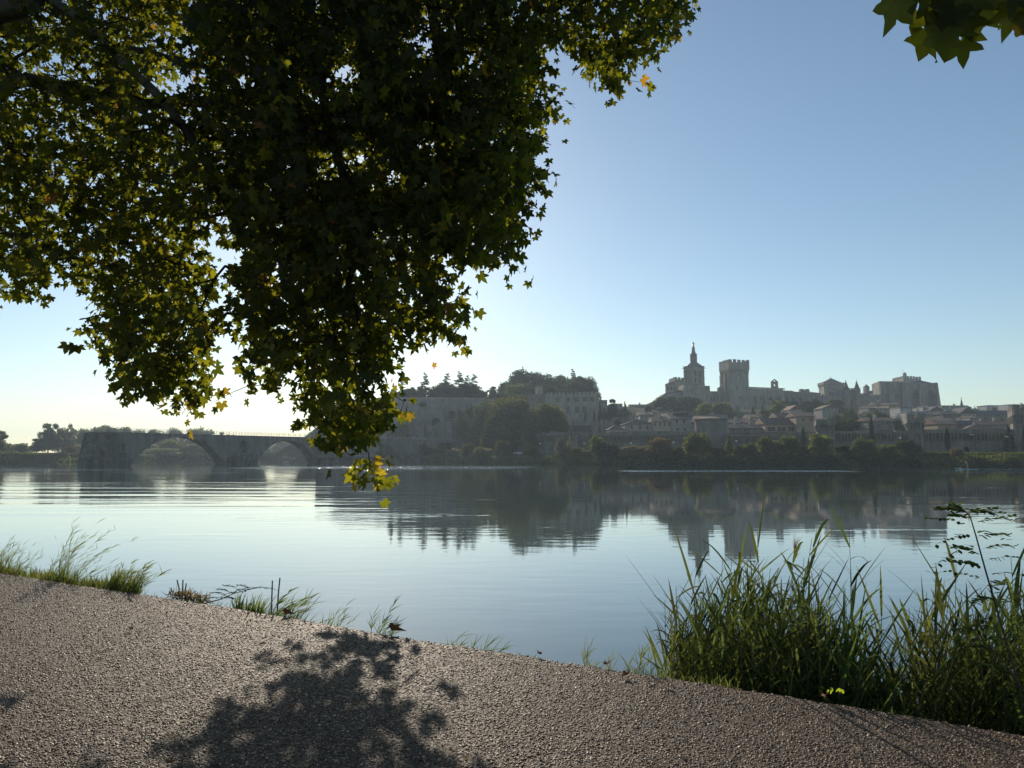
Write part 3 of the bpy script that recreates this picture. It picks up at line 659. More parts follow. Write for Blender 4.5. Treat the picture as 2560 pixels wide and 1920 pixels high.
# ================================================================== CATHEDRAL
Yc = 430
cr = thing('cathedral', 'cathedral with square bell tower crowned by a dome and a tall gilded statue', 'cathedral', (*P2(1735, Yc), 30))
f0 = (P2(1709.3, 436, 945), P2(1731, Yc-2, 945), P2(1761.2, 434, 945))
hb = H(105, 430)
def win2(A_, B_, pxs, rows): return ops_px(A_, B_, [(p, q, t_, b_, 'round') for (t_, b_) in rows for p, q in pxs])
rows = [(929.5, 941.3), (946, 958)]
c0, c1, c2 = [np.array(p) for p in f0]; c3 = c0+c2-c1; fpc = [c0, c1, c2, c3]
oL = win2(c0, c1, [(1715, 1717.5), (1722, 1724.6)], rows); oR = win2(c1, c2, [(1736.5, 1740.5), (1747.8, 1751.6)], rows)
mb = MB(); strip_wall(mb, c1, c2, .6, zat(963, Yc), zat(916, Yc), oR); strip_wall(mb, c0, c1, .6, zat(963, Yc), zat(916, Yc), oL)
cc = sum(fpc)/4; mb.prism([tuple(p+(cc-p)/np.linalg.norm(cc-p)*.9) for p in fpc], zat(963, Yc), zat(916.2, Yc))
bt = part('bell_tower', mb, 'limestone', cr); panes(bt, c1, c2, oR, .35); panes(bt, c0, c1, oL, .35)
mb = MB()
for py, h_ in ((927.5, .4), (944.8, .35), (961, .4), (915.5, .5)):
    z = zat(py, Yc); mb.prism(tup(grow(fpc, .22)), z, z+h_)
part('cornice', mb, 'grey_stone', bt)
for (i, s_) in ((0, -1), (2, 1)):
    mb = MB(); p = fpc[i]; z = zat(918.5, Yc); mb.box(min(p[0], p[0]+1.1*s_), max(p[0], p[0]+1.1*s_), p[1]-.15, p[1]+.15, z-.15, z+.15); part('waterspout', mb, 'grey_stone', bt)
mb = MB(); z0_, z1_ = zat(915, Yc), zat(904.3, Yc); cx, cy = cc; hz = z1_-z0_
R0 = 5.2
prof = [(R0, z0_), (R0*.99, z0_+hz*.12), (R0*.93, z0_+hz*.26), (R0*.90, z0_+hz*.28), (R0*.80, z0_+hz*.50), (R0*.76, z0_+hz*.52), (R0*.62, z0_+hz*.76), (R0*.58, z0_+hz*.78), (R0*.44, z0_+hz)]
mb.lathe(cx, cy, prof, 8, .39); part('dome', mb, 'lead_roof', cr)
sc_ = Yc/F
z = lambda py: zat(py, Yc)
mb = MB(); mb.lathe(cx, cy, [(9.4*sc_, z(905)), (8.6*sc_, z(901.5)), (7.6*sc_, z(900)), (7.4*sc_, z(886.5)), (8.6*sc_, z(885.5)), (9.6*sc_, z(884)), (9.4*sc_, z(883)), (6.6*sc_, z(882)), (5.8*sc_, z(880)), (4.6*sc_, z(877)), (4.0*sc_, z(872)), (3.6*sc_, z(866)), (3.9*sc_, z(865)), (3.2*sc_, z(864.6))], 8, .39)
ln = part('lantern', mb, 'grey_stone', cr)
for k in range(8):
    mb = MB(); a_ = .39+k*math.pi/4; x, y = cx+7.5*sc_*math.cos(a_), cy+7.5*sc_*math.sin(a_); mb.cone(x, y, z(900), z(886.5), .28, .28, 6); part('column', mb, 'limestone', ln)
# statue: robed standing figure with crowned head and hands lowered outward
mb = MB(); zt, zb = z(851), z(864.8); hs = zt-zb
prof = [(0.30, 0), (0.285, .06), (.24, .25), (.21, .42), (.20, .52), (.235, .62), (.26, .72), (.24, .77), (.10, .80), (.075, .825), (.11, .85), (.12, .89), (.10, .94), (.12, .955), (.05, 1.0)]
mb.lathe(cx, cy, [(r_*hs*.62, zb+q*hs) for r_, q in prof], 12)
for s_ in (-1, 1): mb.tube([(cx+s_*.14*hs, cy, zb+.74*hs), (cx+s_*.20*hs, cy-.05*hs, zb+.62*hs), (cx+s_*.235*hs, cy-.12*hs, zb+.54*hs), (cx+s_*.25*hs, cy-.15*hs, zb+.50*hs)], [.05*hs, .045*hs, .03*hs, .02*hs], 6)
part('statue', mb, 'gilded', cr, smooth=True)
# base block and nave
def fronts(root, nm, px0, px1, py0, py1, Y, dep, mat, ops=(), zb=None, roof=None):
    a, c = P2(px0, Y, (py0+py1)/2), P2(px1, Y, (py0+py1)/2); zt = zat(py0, Y); zb_ = zat(py1, Y) if zb is None else zb
    o_ = ops_px(a, c, ops); mb = MB(); strip_wall(mb, a, c, .5, zb_, zt, o_); nn = inward(a, c)
    mb.prism([tuple(a+nn*.52), tuple(c+nn*.52), tuple(c+nn*dep), tuple(a+nn*dep)], zb_, zt-.01)
    p = part(nm, mb, mat, root); panes(p, a, c, o_, .3)
    return p, [a+nn*dep, a, c, c+nn*dep], zt
fronts(cr, 'tower_base', 1709, 1775.5, 974, 1008, 429, 14, 'limestone', zb=hb-6)
fronts(cr, 'tower_base_upper', 1709, 1761, 961.5, 974, 428.5, 13, 'limestone')
fronts(cr, 'side_block', 1761, 1774.5, 964.5, 974, 431, 8, 'grey_stone')
mb = MB(); z0_ = zat(1010, 434)-4
pf = [(1662, 985), (1709, 975)]
a, c = P2(1640, 433, 990), P2(1709.5, 433, 990); ar = P2(1663, 433, 985)
pts = [(1623, 1007), (1628, 1005), (1640, 1000), (1652, 990), (1663, 982), (1690, 978), (1709.5, 974)]
for (p, q), (p2, q2) in zip(pts, pts[1:]):
    A_, B_ = P2(p, 433, q), P2(p2, 433, q2); zz, zz2 = zat(q, 433), zat(q2, 433); i = len(mb.v)
    mb.v += [(*A_, z0_), (*B_, z0_), (B_[0], B_[1]+14, z0_), (A_[0], A_[1]+14, z0_), (*A_, zz-.3), (*B_, zz2-.3), (B_[0], B_[1]+14, zz2-.3), (A_[0], A_[1]+14, zz-.3)]
    for f in ((0, 1, 5, 4), (1, 2, 6, 5), (3, 0, 4, 7), (2, 3, 7, 6)): mb.f.append(tuple(i+k for k in f)); mb.m.append(0)
nv = part('nave', mb, 'limestone', cr)
mb = MB()
for (p, q), (p2, q2) in zip(pts, pts[1:]):
    A_, B_ = P2(p, 432.5, q), P2(p2, 432.5, q2); zz, zz2 = zat(q, 433), zat(q2, 433)
    mb.quad((*A_, zz-.3), (*B_, zz2-.3), (B_[0], B_[1]+15, zz2-.3), (A_[0], A_[1]+15, zz-.3)); mb.quad((*A_, zz-.8), (*B_, zz2-.8), (*B_, zz2-.3), (*A_, zz-.3))
A_, B_ = P2(1668, 432.3, 988), P2(1709, 432.3, 982)
mb.poly([(*P2(1655, 432, 1003), zat(1003, 432)), (*P2(1709, 432, 1003), zat(1000, 432)), (*P2(1709, 436, 975), zat(975, 436)), (*P2(1690, 436, 975), zat(976, 436))])
part('roof', mb, 'dark_roof', nv)
# octagonal lantern tower of the crossing
x, y = P2(1676, 440, 970); z = lambda py: zat(py, 440)
mb = MB(); mb.cone(x, y, z(985), z(962), 3.2, 3.2, 8, .39); ot = part('octagon', mb, 'limestone', cr)
mb = MB(); mb.cone(x, y, z(962), z(961), 3.55, 3.55, 8, .39); mb.cone(x, y, z(961), z(954.3), 3.6, .05, 8, .39); part('roof', mb, 'dark_roof', ot)
for a_ in (-2.35, -1.57, -.78):
    mb = MB(); px_, py_ = x+2.98*math.cos(a_), y+2.98*math.sin(a_); t_ = np.array([-math.sin(a_), math.cos(a_)]); o_ = np.array([math.cos(a_), math.sin(a_)])
    mb.prism([tuple(np.array([px_, py_])+t_*.45*s1+o_*.04*s2) for s1, s2 in ((-1, 1), (1, 1), (1, -1), (-1, -1))], z(976), z(968)); part('window', mb, 'pane', ot)
# battlemented tower behind the cathedral
f0 = (P2(1674.5, 478, 960), P2(1688, 464, 960), P2(1716, 470, 960))
tt, _, fpt = building('old_tower', 'pale battlemented tower half hidden behind the cathedral bell tower', 'tower', *f0, 25, zat(949, 466), 'limestone', .5)
crown_deck(fpt, zat(951, 466), tt, .5, 1.5, 1.3, pitch=1.7, mw=1.7, mg=1.1, pz=.8, cw=.5)

# ================================================================== LITTLE PALACE (battlemented mansion)
Yp = 350
A_, B_ = P2(1366.6, 352, 1010), P2(1492.5, 346, 1010)
w1 = [(p-5, p+5, 995, 1004, None) for p in (1393, 1419, 1441.5, 1462, 1480)]; w2_ = [(p-4.5, p+4.5, 1018, 1032, None) for p in (1420, 1442, 1461)]
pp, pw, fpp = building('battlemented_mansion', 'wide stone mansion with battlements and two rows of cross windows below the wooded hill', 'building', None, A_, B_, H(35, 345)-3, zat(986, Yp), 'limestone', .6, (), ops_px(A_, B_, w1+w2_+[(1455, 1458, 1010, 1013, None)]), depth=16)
mb = MB(); merlons(mb, fpp[1], fpp[2], zat(986, Yp), 1.2, .85, 1.0, .6); merlons(mb, fpp[2], fpp[3], zat(986, Yp), 1.2, .85, 1.0, .6); part('battlements', mb, 'limestone', pp)
mb = MB()
for (p0, p1, t_, b_, k) in w1+w2_:
    u0, u1 = uspan(A_, B_, p0, p1, t_); d = (B_-A_)/np.linalg.norm(B_-A_); mb.beam(A_+d*(u0-.35), A_+d*(u1+.35), .3, zat(t_, Yp)+.05, zat(t_, Yp)+.35, -.25)
part('hood_moulds', mb, 'grey_stone', pw)
A2_, B2_ = P2(1322, 358, 1000), P2(1366, 356, 1000)
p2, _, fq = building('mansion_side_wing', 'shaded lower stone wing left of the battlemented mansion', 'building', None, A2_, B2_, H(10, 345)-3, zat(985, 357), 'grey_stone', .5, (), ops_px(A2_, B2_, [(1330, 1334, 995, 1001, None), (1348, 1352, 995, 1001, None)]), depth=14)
f0 = (P2(1338, 372, 975), P2(1345, 366, 975), P2(1357, 368, 975))
p3, _, fq = building('watch_turret', 'little battlemented turret poking out of the trees above the mansion wing', 'turret', *f0, 20, zat(969, 367), 'limestone', .4)
mb = MB(); merl(mb, fq[0], fq[1], zat(969, 367), .8, .5, .8, .3, sum(fq)/4); merl(mb, fq[1], fq[2], zat(969, 367), .8, .5, .8, .3, sum(fq)/4); part('battlements', mb, 'limestone', p3)
# ================================================================== RAMPARTS
def rampart(label, p0, Y0, p1, Y1, pytop, zb, broken=0.0, seed=1, extra=(), pitch=1.0, ruin=0.0):
    A_, B_ = P2(p0, Y0, 1095), P2(p1, Y1, 1095); zt = zat(pytop, (Y0+Y1)/2)
    r = thing('rampart', label, 'city wall', (*A_, zb), 'stretches of the old city wall')
    ops = [o for o in ops_px(A_, B_, extra)]
    mb = MB(); strip_wall(mb, A_, B_, 2.0, zb, zt-1.15, ops); w_ = part('wall', mb, 'rampart_stone', r)
    d = (B_-A_)/np.linalg.norm(B_-A_)
    for o in ops:
        mb = MB(); mb.beam(A_+d*(o[0]-.1), A_+d*(o[1]+.1), .3, o[2], o[3], 1.6); part('door', mb, 'pane', w_)
    mb = MB(); corbels(mb, A_, B_, zt-1.15, 2.5, .32, pitch, 1.15); part('corbels', mb, 'rampart_stone', r)
    mb = MB(); rr = random.Random(seed); L = np.linalg.norm(B_-A_); k = max(1, int(L/3.0))
    for i in range(k):
        u0, u1 = L*i/k, L*(i+1)/k; dz = -ruin*rr.random()
        mb.beam(A_+d*u0, A_+d*u1, .9, zt-1.15-.002*(i % 2), zt+dz, -1.15+.003*(i % 2))
    part('parapet', mb, 'rampart_stone', r)
    if broken < 1:
        mb = MB(); merlons(mb, A_, B_, zt-.01, 1.5, .9, .7, .5, off=-1.14, drop=broken, seed=seed); part('merlons', mb, 'rampart_stone', r)
    return r
rampart('battlemented wall stretch behind the big plane trees left of the arched river gate', 1216, 318, 1431, 262, 1085, 1.5, .6, 3)
rampart('long corbelled wall stretch right of the arched river gate, below the small houses', 1473, 246, 1742, 236, 1080, 1.5, 1.0, 4)
rampart('wall stretch with corbels between the round bastion and the small ruined wall tower', 1816, 232, 2046, 222, 1082, 1.5, 1.0, 5, ruin=.4)
rampart('wall stretch with wide corbel arches between small wall tower and gate tower', 2084, 218, 2274, 214, 1074.5, 1.5, 1.0, 6, pitch=.95, ruin=.5)
rampart('broad bare wall stretch right of the gate tower with a small arched doorway', 2309, 213, 2533, 209, 1073, 1.5, 1.0, 7, [(2410, 2423, 1117, 1131, 'round')], ruin=.2)
def walltower(name, label, cat, p0, pc, p1, Y0, Yc_, Y1, pyt, deckh=0.0, opsR=(), mat='rampart_stone', mach=True, mh=1.2, mw=1.4, mg=1.0, pz=1.2, zb=1.5, ch=2.0, group=None):
    C0, C1, C2 = P2(p0, Y0, 1090), P2(pc, Yc_, 1090), P2(p1, Y1, 1090)
    oR = ops_px(C1, C2, opsR); zt = zat(pyt, Yc_)
    r, w_, fp = building(name, label, cat, C0, C1, C2, zb, zt, mat, .8, (), oR, group)
    if mach: crown_deck(fp, zt-pz-.0, r, .6, ch, mh, pitch=1.25, wall=mat, mw=mw, mg=mg, pz=pz, cw=.38)
    return r, w_, fp, zt
walltower('gate_tower', 'square gate tower with a tall pointed doorway in the right half of the wall', 'tower', 2268, 2272, 2310, 221, 212, 212, 1046, opsR=[(2284.5, 2302.5, 1081, 1128, 'gothic')], mh=1.5, mw=2.0, mg=1.0, pz=1.4)
walltower('wall_tower', 'small ruined wall tower with corbel arches rising above the wall beside the lone cypress', 'tower', 2040, 2044, 2087, 228, 219, 217, 1053, mh=.5, mw=2.0, mg=.8, pz=1.3)
r, w_, fp, zt = walltower('corner_tower', 'massive square tower cut off by the right edge with a pale sunlit left edge', 'tower', 2527, 2541, 2620, 222, 205, 207, 1024, mh=1.6, mw=2.2, mg=1.1, pz=1.6, opsR=[(2550, 2553, 1050, 1058, None)])
walltower('river_gatehouse', 'square stone gatehouse with arched passage at the landward end of the bridge', 'gatehouse', 1168, 1171.5, 1217, 336, 326, 322, 1046, opsR=[(1193.5, 1206.5, 1087, 1116, 'gothic'), (1188, 1191, 1068, 1075, None), (1210.5, 1213.5, 1068, 1075, None)], mat='grey_stone', mh=.2, pz=.8, ch=1.6)
walltower('cliff_tower', 'tall machicolated tower standing against the foot of the cliff', 'tower', 1020, 1023, 1059, 352, 343, 345, 1046, opsR=[(1041, 1044, 1085, 1093, 'round'), (1033.5, 1036, 1084, 1088, None)], mat='grey_stone', mh=.15, pz=.9, ch=3.2)
# arched river gate with flat tiled cap
GA_, GB_ = P2(1430, 249, 1090), P2(1474, 248, 1090); o_ = ops_px(GA_, GB_, [(1444.5, 1464, 1088, 1130, 'round')])
gr, gw_, fg = building('arched_gate', 'low square gate building with a wide round archway and dark roof beside the plane trees', 'gate', None, GA_, GB_, 1.5, zat(1079, 249), 'grey_stone', 2.4, (), (), depth=6)
for c_ in list(gw_.children)+[gw_]: bpy.data.objects.remove(c_)
mb = MB(); strip_wall(mb, GA_, GB_, 6, 1.5, zat(1079, 249), o_, n=12); gw_ = part('wall', mb, 'grey_stone', gr)
mb = MB(); z = zat(1079, 249); g_ = grow(fg, .5); mb.prism(tup(g_), z, z+.35); mb.prism(tup(fg), z+.35, zat(1066, 249)); mb.prism(tup(g_), zat(1066, 249), zat(1064, 249)); part('roof', mb, 'dark_roof', gr)
# round bastion
x, y = P2(1776, 240, 1080); R_ = 38/F*236
bs = thing('round_bastion', 'big round stone bastion with a low tiled cap in the middle of the city wall', 'tower', (x, y, 1.5))
mb = MB(); zt = zat(1049, 236); mb.lathe(x, y, [(R_*1.05, 1.2), (R_, zt-.4), (R_*1.02, zt-.4), (R_*1.02, zt)], 28); part('wall', mb, 'grey_stone', bs, smooth=False)
mb = MB(); mb.cone(x, y, zt, zt+.35, R_*1.1, R_*1.1, 28); mb.cone(x, y, zt+.35, zt+1.2, R_*1.08, R_*.25, 28); part('roof', mb, 'roof_tile', bs)
mb = MB(); a, c = P2(1800, 238, 1060), P2(1821, 240, 1060); mb.beam(a, c, 7, 1.5, zat(1036, 239)); mb.cur = 1; mb.beam(a-[.3, 0], c+[.3, 0], 7.6, zat(1036, 239), zat(1034.5, 239), -.3); part('side_wing', mb, ['grey_plaster', 'dark_roof'], bs)

# ================================================================== HOUSES
def house(label, p0, p1, pyr, pye, pyb, Y, dep=9, wall='grey_plaster', roof='roof_tile', ops=(), kind='gable', chim=0, cat='house', name='house', rot=0.0, group=None, over=.4, peak=None):
    a, c = P2(p0, Y, pye), P2(p1, Y+rot, pye); o_ = ops_px(a, c, ops); ze = zat(pye, Y); zb = zat(pyb, Y) if pyb else H(a[0], Y)-2
    zb = max(zb, -1)
    r = thing(name, label, cat, (*a, zb), group)
    nn = inward(a, c); fp = [a+nn*dep, a, c, c+nn*dep]
    mb = MB(); strip_wall(mb, a, c, .4, zb, ze, o_)
    mb.prism(tup([a+nn*.42, c+nn*.42, c+nn*dep, a+nn*dep]), zb, ze-.01)
    w_ = part('wall', mb, wall, r); panes(w_, a, c, o_, .22)
    h = zat(pyr, Y+dep*.5)-ze
    mb = MB()
    if kind == 'gable': gable(mb, fp, ze, h, over)
    elif kind == 'hip': hip(mb, fp, ze, h, over)
    elif kind == 'end':      # gable end facing the river
        g_ = grow(fp, over); f2 = [g_[3], g_[0], g_[1], g_[2]]; gable(mb, [g_[3], g_[0], g_[1], g_[2]], ze, h, 0)
    elif kind == 'flat': mb.prism(tup(grow(fp, .15)), ze, zat(pyr, Y))
    elif kind == 'shed': 
        g_ = grow(fp, over); a_, c_, d_, b_ = g_[1], g_[2], g_[3], g_[0]
        mb.poly([(*a_, ze), (*c_, ze), (*d_, ze+h), (*b_, ze+h)]); mb.poly([(*b_, ze+h), (*d_, ze+h), (*d_, ze), (*b_, ze)]); mb.poly([(*a_, ze), (*b_, ze+h), (*b_, ze)]); mb.poly([(*c_, ze), (*d_, ze), (*d_, ze+h)])
        mb.quad((*a_, ze-.2), (*c_, ze-.2), (*c_, ze), (*a_, ze))
    rf = part('roof', mb, roof, r)
    for k in range(chim):
        u = (k+.7)/(chim+.4); p = a+(c-a)*u+nn*dep*.5; chimney(rf, p[0], p[1], ze+h*.8, .8, 1.1+.3*(k % 2))
    return r
W = lambda *xs, t=1057, b=1065, w=4.5: [(x-w/2, x+w/2, t, b, None) for x in xs]
house('small hipped house with three windows on the wall right of the low pinkish roof', 1562, 1633, 1047.5, 1060, 1079, 258, 9, 'grey_plaster', 'roof_tile', W(1579.5, 1600.5, 1618, t=1064, b=1073), 'hip', 1)
house('low pinkish tiled outbuilding left of the small hipped house', 1523, 1562, 1062, 1073, 1080, 256, 7, 'grey_plaster', 'roof_tile', (), 'hip')
house('pale two storey house with a row of four windows and orange tiled roof', 1633, 1679, 1042, 1053.5, 1078, 257, 9, 'plaster', 'roof_tile', W(1638.5, 1650, 1662.5, 1673, t=1057, b=1064.5, w=5), 'gable', 1)
h3 = house('taller grey house with a steep dark roof and glazed roof terrace', 1680, 1728, 1029, 1047, 1080, 256, 9, 'grey_plaster', 'dark_roof', W(1694, 1712, t=1070, b=1076, w=5)+W(1692, 1711, t=1049, b=1058, w=5), 'shed', 0)
mb = MB(); a, c = P2(1682, 262, 1026), P2(1718, 262, 1026); z0_, z1_ = zat(1033, 262), zat(1024, 262)
for f in np.linspace(0, 1, 7):
    p = a+(c-a)*f; mb.box(p[0]-.12, p[0]+.12, p[1]-.12, p[1]+.12, z0_-1, z1_)
mb.beam(a-.2, c+.2, 3, z1_, z1_+.25); mb.beam(a, c, .15, z0_-1, z0_); part('terrace', mb, 'iron', h3)
mb = MB(); mb.beam(a+(c-a)*.3, a+(c-a)*.52, .1, z0_+.1, z1_-.3, 2.2); mb.beam(a+(c-a)*.66, a+(c-a)*.88, .1, z0_+.1, z1_-.3, 2.2); part('window', mb, 'white_plaster', h3)
house('narrow dark gabled house squeezed between the tall grey house and the round bastion', 1728, 1740, 1046, 1058, 1080, 258, 8, 'grey_plaster', 'dark_roof', (), 'shed')
house('long low dark roofed building behind the wall right of the round bastion', 1822, 1914, 1061, 1070, 1083, 243, 9, 'grey_stone', 'dark_roof', W(1835, 1862, 1888, t=1073, b=1077, w=5), 'gable', 2, 'building', 'long_building')
house('long second row building with a tiled edge above the low dark roof', 1824, 1912, 1048, 1057, 1070, 262, 9, 'grey_plaster', 'roof_tile', (), 'gable', 2, 'building', 'long_building')
house('small shed with a peaked pale canopy above the long dark roofs', 1838, 1856, 1046, 1053, 1062, 268, 6, 'grey_plaster', 'lead_roof', (), 'hip')
house('ochre building with three wide dark openings under a broad tiled roof', 1913, 1990, 1045, 1060, 1081, 240, 10, 'ochre_plaster', 'roof_tile', [(1920, 1938, 1068, 1078, None), (1945, 1965, 1068, 1078, None), (1971, 1988, 1068, 1078, None)], 'gable', 0, 'building', 'ochre_building')
house('dark roofed block behind the ochre building beside the tall ochre house', 1945, 1992, 1031, 1043, 1062, 256, 9, 'grey_plaster', 'roof_tile', (), 'gable', 1)
house('tall ochre house with shuttered windows beside the small ruined wall tower', 1990, 2036, 1031, 1041, 1081, 238, 9, 'ochre_plaster', 'roof_tile', W(2008, 2027, t=1045, b=1053, w=6), 'gable', 0)
house('gabled house glimpsed between trees above the tall ochre house', 1975, 2006, 1014, 1024, 1040, 300, 9, 'plaster', 'roof_tile', (), 'end')
house('small house with a dark doorway opening and ridged tile roof above the wall centre right', 2171, 2236, 1043.5, 1052, 1078, 236, 8, 'grey_stone', 'roof_tile', [(2218, 2225, 1054, 1060, None)], 'gable', 1)
house('pinkish end gabled house with a ridged tile roof right of the gate tower', 2344, 2392, 1050.5, 1060, 1077, 226, 8, 'ochre_plaster', 'roof_tile', (), 'gable', 0)
house('very wide low house with a spreading brown hipped roof left of the corner tower', 2404, 2531, 1061, 1077, 1082, 218, 11, 'grey_plaster', 'roof_tile', (), 'hip', 1)
house('brown roofed house behind the spreading hipped roof', 2452, 2532, 1052, 1062, 1075, 240, 9, 'grey_plaster', 'roof_tile', (), 'gable', 2)
house('dark roofed house left of the brown roofs behind the end gabled house', 2392, 2450, 1051, 1064, 1076, 238, 9, 'grey_stone', 'dark_roof', (), 'gable', 1)
house('long dark roofed house behind the end gabled house', 2330, 2392, 1046, 1053, 1064, 244, 9, 'grey_plaster', 'roof_tile', (), 'gable', 0)
# the town rising behind, row after row
town = [
 ('white flat topped house just under the great chapel', 2250, 2276, 1018, 1021, 1032, 330, 'white_plaster', 'lead_roof', 'flat'),
 ('small white house right above the gate tower', 2268, 2282, 1031, 1033, 1046, 290, 'white_plaster', 'lead_roof', 'flat'),
 ('ochre house with a small square window left of the white houses', 2222, 2252, 1008, 1011, 1034, 340, 'ochre_plaster', 'roof_tile', 'gable'),
 ('brown roofed house left of the ochre one under the chapel wall', 2192, 2224, 1005, 1012, 1030, 360, 'grey_plaster', 'roof_tile', 'gable'),
 ('low white house with a tiled roof in front of the dark pines', 2196, 2222, 1018, 1021, 1032, 320, 'grey_plaster', 'roof_tile', 'gable'),
 ('small pale house half sunk among the dark pines', 2170, 2186, 1016, 1020, 1030, 322, 'grey_plaster', 'roof_tile', 'gable'),
 ('long tiled house with a pale ridge under the pointed arches', 2276, 2345, 1020, 1027, 1044, 345, 'grey_plaster', 'roof_tile', 'gable'),
 ('white chimney block house right under the pointed arches', 2307, 2316, 1018, 1020, 1030, 336, 'white_plaster', 'lead_roof', 'flat'),
 ('pale roof block under the right pointed arch', 2319, 2328, 1015, 1017, 1030, 338, 'white_plaster', 'lead_roof', 'flat'),
 ('grey gabled house stepping up to the right of the long tiled house', 2325, 2358, 1017, 1026, 1045, 330, 'grey_plaster', 'dark_roof', 'end'),
 ('slate roofed house with dormer wall in front of the long tiled house', 2290, 2330, 1029, 1037, 1048, 290, 'grey_plaster', 'lead_roof', 'gable'),
 ('tall narrow grey party wall house right of the chapel', 2354, 2366, 1014, 1016, 1040, 350, 'grey_plaster', 'lead_roof', 'flat'),
 ('wide low arched roof hall in front of the far spire', 2366, 2428, 1013.5, 1019, 1034, 430, 'grey_plaster', 'dark_roof', 'gable'),
 ('broad dark roofed house in the middle of the right hand town', 2358, 2402, 1028, 1035, 1050, 300, 'grey_stone', 'dark_roof', 'gable'),
 ('long blue grey roofed house behind the dark roofed one', 2360, 2420, 1021, 1027, 1038, 360, 'grey_plaster', 'lead_roof', 'gable'),
 ('house with a sloping grey gable right of the spire', 2398, 2440, 1019, 1034, 1050, 330, 'plaster', 'dark_roof', 'end'),
 ('pale walled house between the spire and the white apartment block', 2410, 2448, 1021, 1024, 1036, 400, 'white_plaster', 'dark_roof', 'gable'),
 ('dark wide roof below the white apartment block', 2440, 2530, 1026, 1035, 1046, 340, 'grey_stone', 'dark_roof', 'gable'),
 ('small pale house with open loggia above the brown roofs', 2425, 2444, 1041, 1044, 1056, 270, 'plaster', 'roof_tile', 'gable'),
 ('white apartment block with a stepped top near the right edge', 2467, 2510, 1013, 1015, 1030, 420, 'white_plaster', 'lead_roof', 'flat'),
 ('grey flat block right behind the corner tower', 2521, 2534, 1011, 1013, 1034, 400, 'white_plaster', 'lead_roof', 'flat'),
 ('long pale block at the far right edge above the corner tower', 2534, 2600, 1012, 1015, 1030, 430, 'white_plaster', 'dark_roof', 'gable'),
 ('sloping white roofed house left of the grey flat block', 2498, 2524, 1014, 1024, 1034, 415, 'white_plaster', 'lead_roof', 'shed'),
 ('grey house with a tiled roof poking through trees left of the dark pines', 2055, 2096, 1013, 1021, 1034, 330, 'grey_plaster', 'roof_tile', 'end'),
 ('little tiled roof house low between the dark pines and the wall tower', 2044, 2066, 1043, 1048, 1058, 262, 'grey_plaster', 'roof_tile', 'gable'),
 ('low house with pale ridge behind the long second row building', 1874, 1898, 1036, 1043, 1052, 290, 'plaster', 'roof_tile', 'gable'),
 ('tiled house directly behind the round bastion', 1744, 1770, 1040, 1046, 1056, 270, 'grey_plaster', 'roof_tile', 'gable'),
 ('flat grey rooftop block behind the round bastion cap', 1784, 1818, 1033, 1036, 1050, 275, 'white_plaster', 'lead_roof', 'flat'),
 ('house with dark roof at the foot of the dome tower trees', 1600, 1632, 1030, 1037, 1050, 300, 'grey_plaster', 'roof_tile', 'gable'),
 ('pale house peeping over the orange tiled roof', 1660, 1680, 1035, 1039, 1048, 290, 'plaster', 'roof_tile', 'gable'),
 ('grey square house between the mansion and the umbrella pine', 1500, 1518, 1000, 1001.5, 1030, 380, 'grey_plaster', 'lead_roof', 'flat'),
 ('pale low house behind the umbrella pine', 1528, 1556, 1009, 1010, 1030, 390, 'grey_plaster', 'lead_roof', 'flat'),
 ('long roofed building on the skyline left of the cathedral nave', 1577, 1628, 1011, 1017, 1040, 400, 'plaster', 'dark_roof', 'gable'),
]
for i, (lab, p0, p1, pr_, pe, pb_, Y, wm, rm_, kd) in enumerate(town):
    nw = max(1, int((p1-p0)/9)); ww_ = [(p0+(k+.5)*(p1-p0)/nw-1.2, p0+(k+.5)*(p1-p0)/nw+1.2, pe+2, pe+6, None) for k in range(nw)] if pb_-pe > 8 else ()
    house(lab, p0, p1, pr_, pe, pb_+14, Y, 9, wm, rm_, ww_, kd, 1 if kd == 'gable' and p1-p0 > 30 else 0, 'house', 'town_house', group='houses of the old town')
x, y = P2(2404, 520, 1010); sp = thing('church_spire', 'thin dark pointed church spire on the skyline right of the palace', 'spire', (x, y, 20))
mb = MB(); mb.box(x-1.0, x+1.0, y-1.0, y+1.0, 10, zat(1014, 520)); part('tower', mb, 'grey_stone', sp)
mb = MB(); mb.cone(x, y, zat(1014, 520), zat(997, 520), 1.1, .08, 8); mb.tube([(x, y, zat(998.5, 520)), (x, y, zat(993.5, 520))], .14, 4); mb.tube([(x-.8, y, zat(995.5, 520)), (x+.8, y, zat(995.5, 520))], .14, 4); part('spire', mb, 'dark_roof', sp)
# walls and ledges on the cliff face

def lowwall(label, pts, h, t=.6, mat='limestone', mer=False):
    a = at(*pts[0]); mb = MB(); r = thing('terrace_wall', label, 'wall', (a[0], a[1], a[2]-h))
    for p, q in zip(pts, pts[1:]):
        A_, B_ = at(*p), at(*q); mb.beam(A_, B_, t, min(A_[2], B_[2])-h, (A_[2]+B_[2])/2)
        if mer: merlons(mb, A_, B_, (A_[2]+B_[2])/2, 1.2, .9, .9, .4)
    part('wall', mb, mat, r); return r
lowwall('upper ledge wall built across the middle of the cliff face', [(1052, 1022, 358), (1112, 1023, 357)], 9, 1.4, 'cliff_rock')
lowwall('lower retaining wall on the right part of the cliff face', [(1100, 1012, 359), (1160, 1016, 360)], 5, 1.2, 'grey_stone')
lowwall('dark lower terrace wall near the foot of the cliff', [(1064, 1056, 350), (1130, 1055, 350)], 9, 1.6, 'rampart_stone')
lowwall('battlemented garden wall running below the mansion', [(1428, 1056, 300), (1532, 1053, 300)], 7, .6, 'grey_stone', True)
